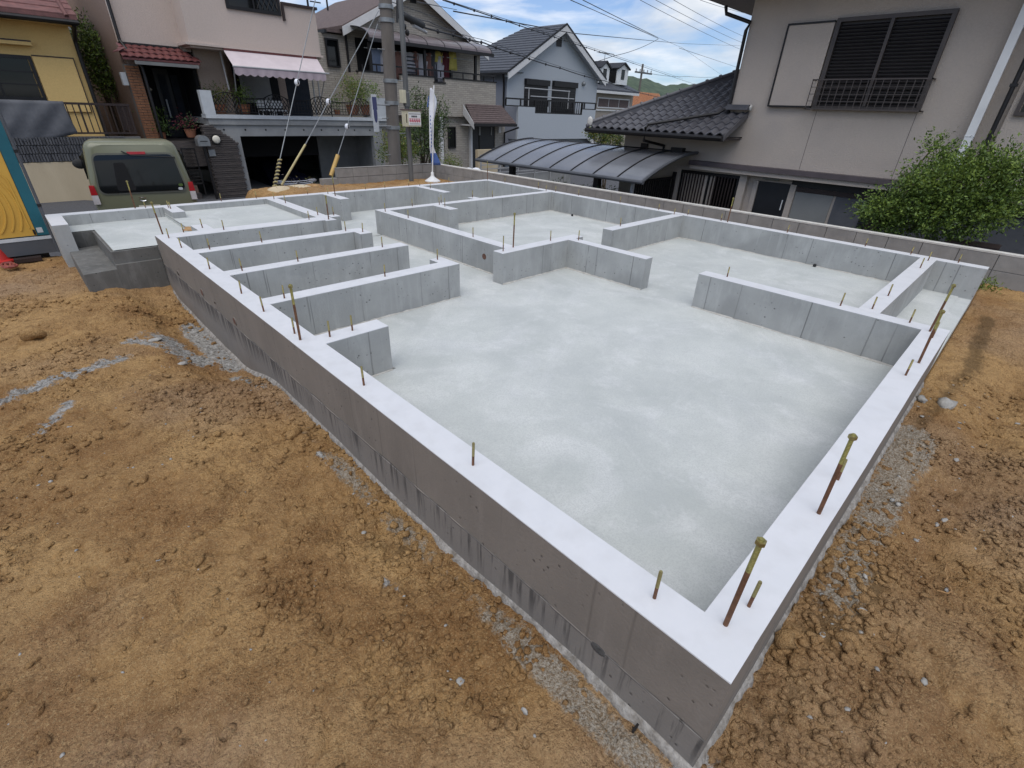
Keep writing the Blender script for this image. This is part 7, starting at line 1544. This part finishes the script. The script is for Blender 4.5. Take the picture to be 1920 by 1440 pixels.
leaves('foliage', [((P[0],P[1],-.42),(.12,.10,.04))], 260, .05, ['leaf_bright','leaf_mid'], wd_, seed=47, aspect=.25)
for k, (px, r_) in enumerate((((525,352),.25),((560,350),.3),((585,347),.2),((545,358),.22))):
    P = ony(px, 11.55+.1*k); q = MB(); q.ball((P[0],P[1],P[2]-r_*.3), r_, 6, (1.2,1,.45)); o = q.build('rubble_lump', 'cream_wall' if k < 2 else 'clod_soil', smooth=True); tag(o, ('pale rubble lump at the left end of the soil bank','wide pale rubble lump on the soil bank by the block wall','brown lump beside the low end of the block wall','brown lump in front of the pale rubble')[k], 'rubble')
gr_ = leaves('dry_grass', [((3.7,11.3,-.32),(.55,.3,.05))], 160, .06, ['leaf_yellow','wall_beige'], None, seed=49, aspect=.12); tag(gr_, kind='stuff')

# ------------------------------------------------------------------ overhead wires
def wire(pts, label, r=.018, sag=0, mat='wire_black', group=None, clips=0):
    P = [Vector(ony(p, Y)) for p, Y in pts]; out_ = []
    for i in range(len(P)-1):
        for k in range(10): t = k/10; v = P[i].lerp(P[i+1], t); v.z -= sag*4*t*(1-t)*(P[i+1]-P[i]).length; out_.append(v)
    out_.append(P[-1]); q_ = MB(); q_.tube(out_, r, 5)
    o = q_.build('power_line', mat, smooth=True); tag(o, label, 'power line')
    if clips:
        for k in range(clips):
            i = int((k+.5)/clips*(len(out_)-1)); c_ = out_[i]; cm_ = MB(); cm_.ball(c_, r*2.0, 4, (1,1,1.3)); cc = cm_.build('spacer_clip', mat, o)
    return o
wire([(c3(120,0),14.5),(c3(740,207),18),(c3(1130,335),21),(c3(1330,400),24),(c3(1920,602),46),((1400,190),60)], 'thick cable with spacer clips crossing the sky above the blue house roof', .018, .0, clips=24)
wire([(c3(140,0),14.5),(c3(740,192),18),(c3(1130,322),21),(c3(1330,388),24),(c3(1920,590),46)], 'thin messenger wire just above the clipped cable', .010, 0)
wire([(c3(200,84),17),(c3(1100,250),23),(c3(1920,327),50),((1393,86),80)], 'single wire running almost level across the sky to the wire junction', .022, 0)
wire([(c3(-120,175),13.8),(c3(200,262),15),(c3(430,322),16.2),(c3(700,415),18),(c3(1000,510),20.2),(c3(1330,605),23.2),(c3(1760,730),30)], 'thick black cable bundle passing in front of the blue house gable', .024, .006, clips=14)
wire([(c3(-100,150),13.8),(c3(430,300),16.4),(c3(1300,585),23.2)], 'thin wire above the thick cable bundle', .009, .004)
wire([(c3(1080,0),22),(c3(1735,288),34)], 'left of the two wires descending steeply to the wire junction', .018, 0)
wire([(c3(1170,0),22),(c3(1735,282),34)], 'right of the two wires descending steeply to the wire junction', .022, 0)
wire([(c3(1075,0),22),(c3(1400,140),30),(c3(1920,360),44),((1388,165),60)], 'faint wire passing below the wire junction to the tiled roof', .014, 0)
wire([(c3(1740,290),34),(c3(1400,420),29),(c3(960,525),26.5),(c3(650,544),24.6)], 'service wire from the junction sagging to the blue house gable', .022, .012)
for k, (a, b, lb) in enumerate((((0,0),(522,255),'lowest of the parallel wires at the top right of the sky'),((78,0),(522,218),'second lowest of the parallel wires at the top right of the sky'),((168,0),(530,187),'third lowest of the parallel wires at the top right of the sky'),((300,0),(560,72),'highest short wire under the eave of the taupe house'))):
    wire([(c4(*a),24),(c4(*b),40)], lb, .016, .002)
wire([(S(1100,0),36),(S(1760,220),60)], 'wire crossing the middle of the sky patch towards the taupe house corner', .022, 0)
wire([(S(700,270),60),(S(1200,320),66),(S(1760,280),80)], 'distant wire leaving the far pole crossarm', .03, .01)
wire([(c8(690,130),13.2),(c8(980,240),16),(c8(1300,350),19),(c8(1560,500),22)], 'tangled telephone wire over the brick gable', .014, .01)
wire([(c8(560,20),13.4),(c8(1070,200),20),(c8(1280,360),22)], 'thin drop wire across the brick gable', .010, .0)
wire([(c8(845,20),13.6),(c8(1300,110),24)], 'wire from the utility pole passing the right bargeboard', .012, .0)
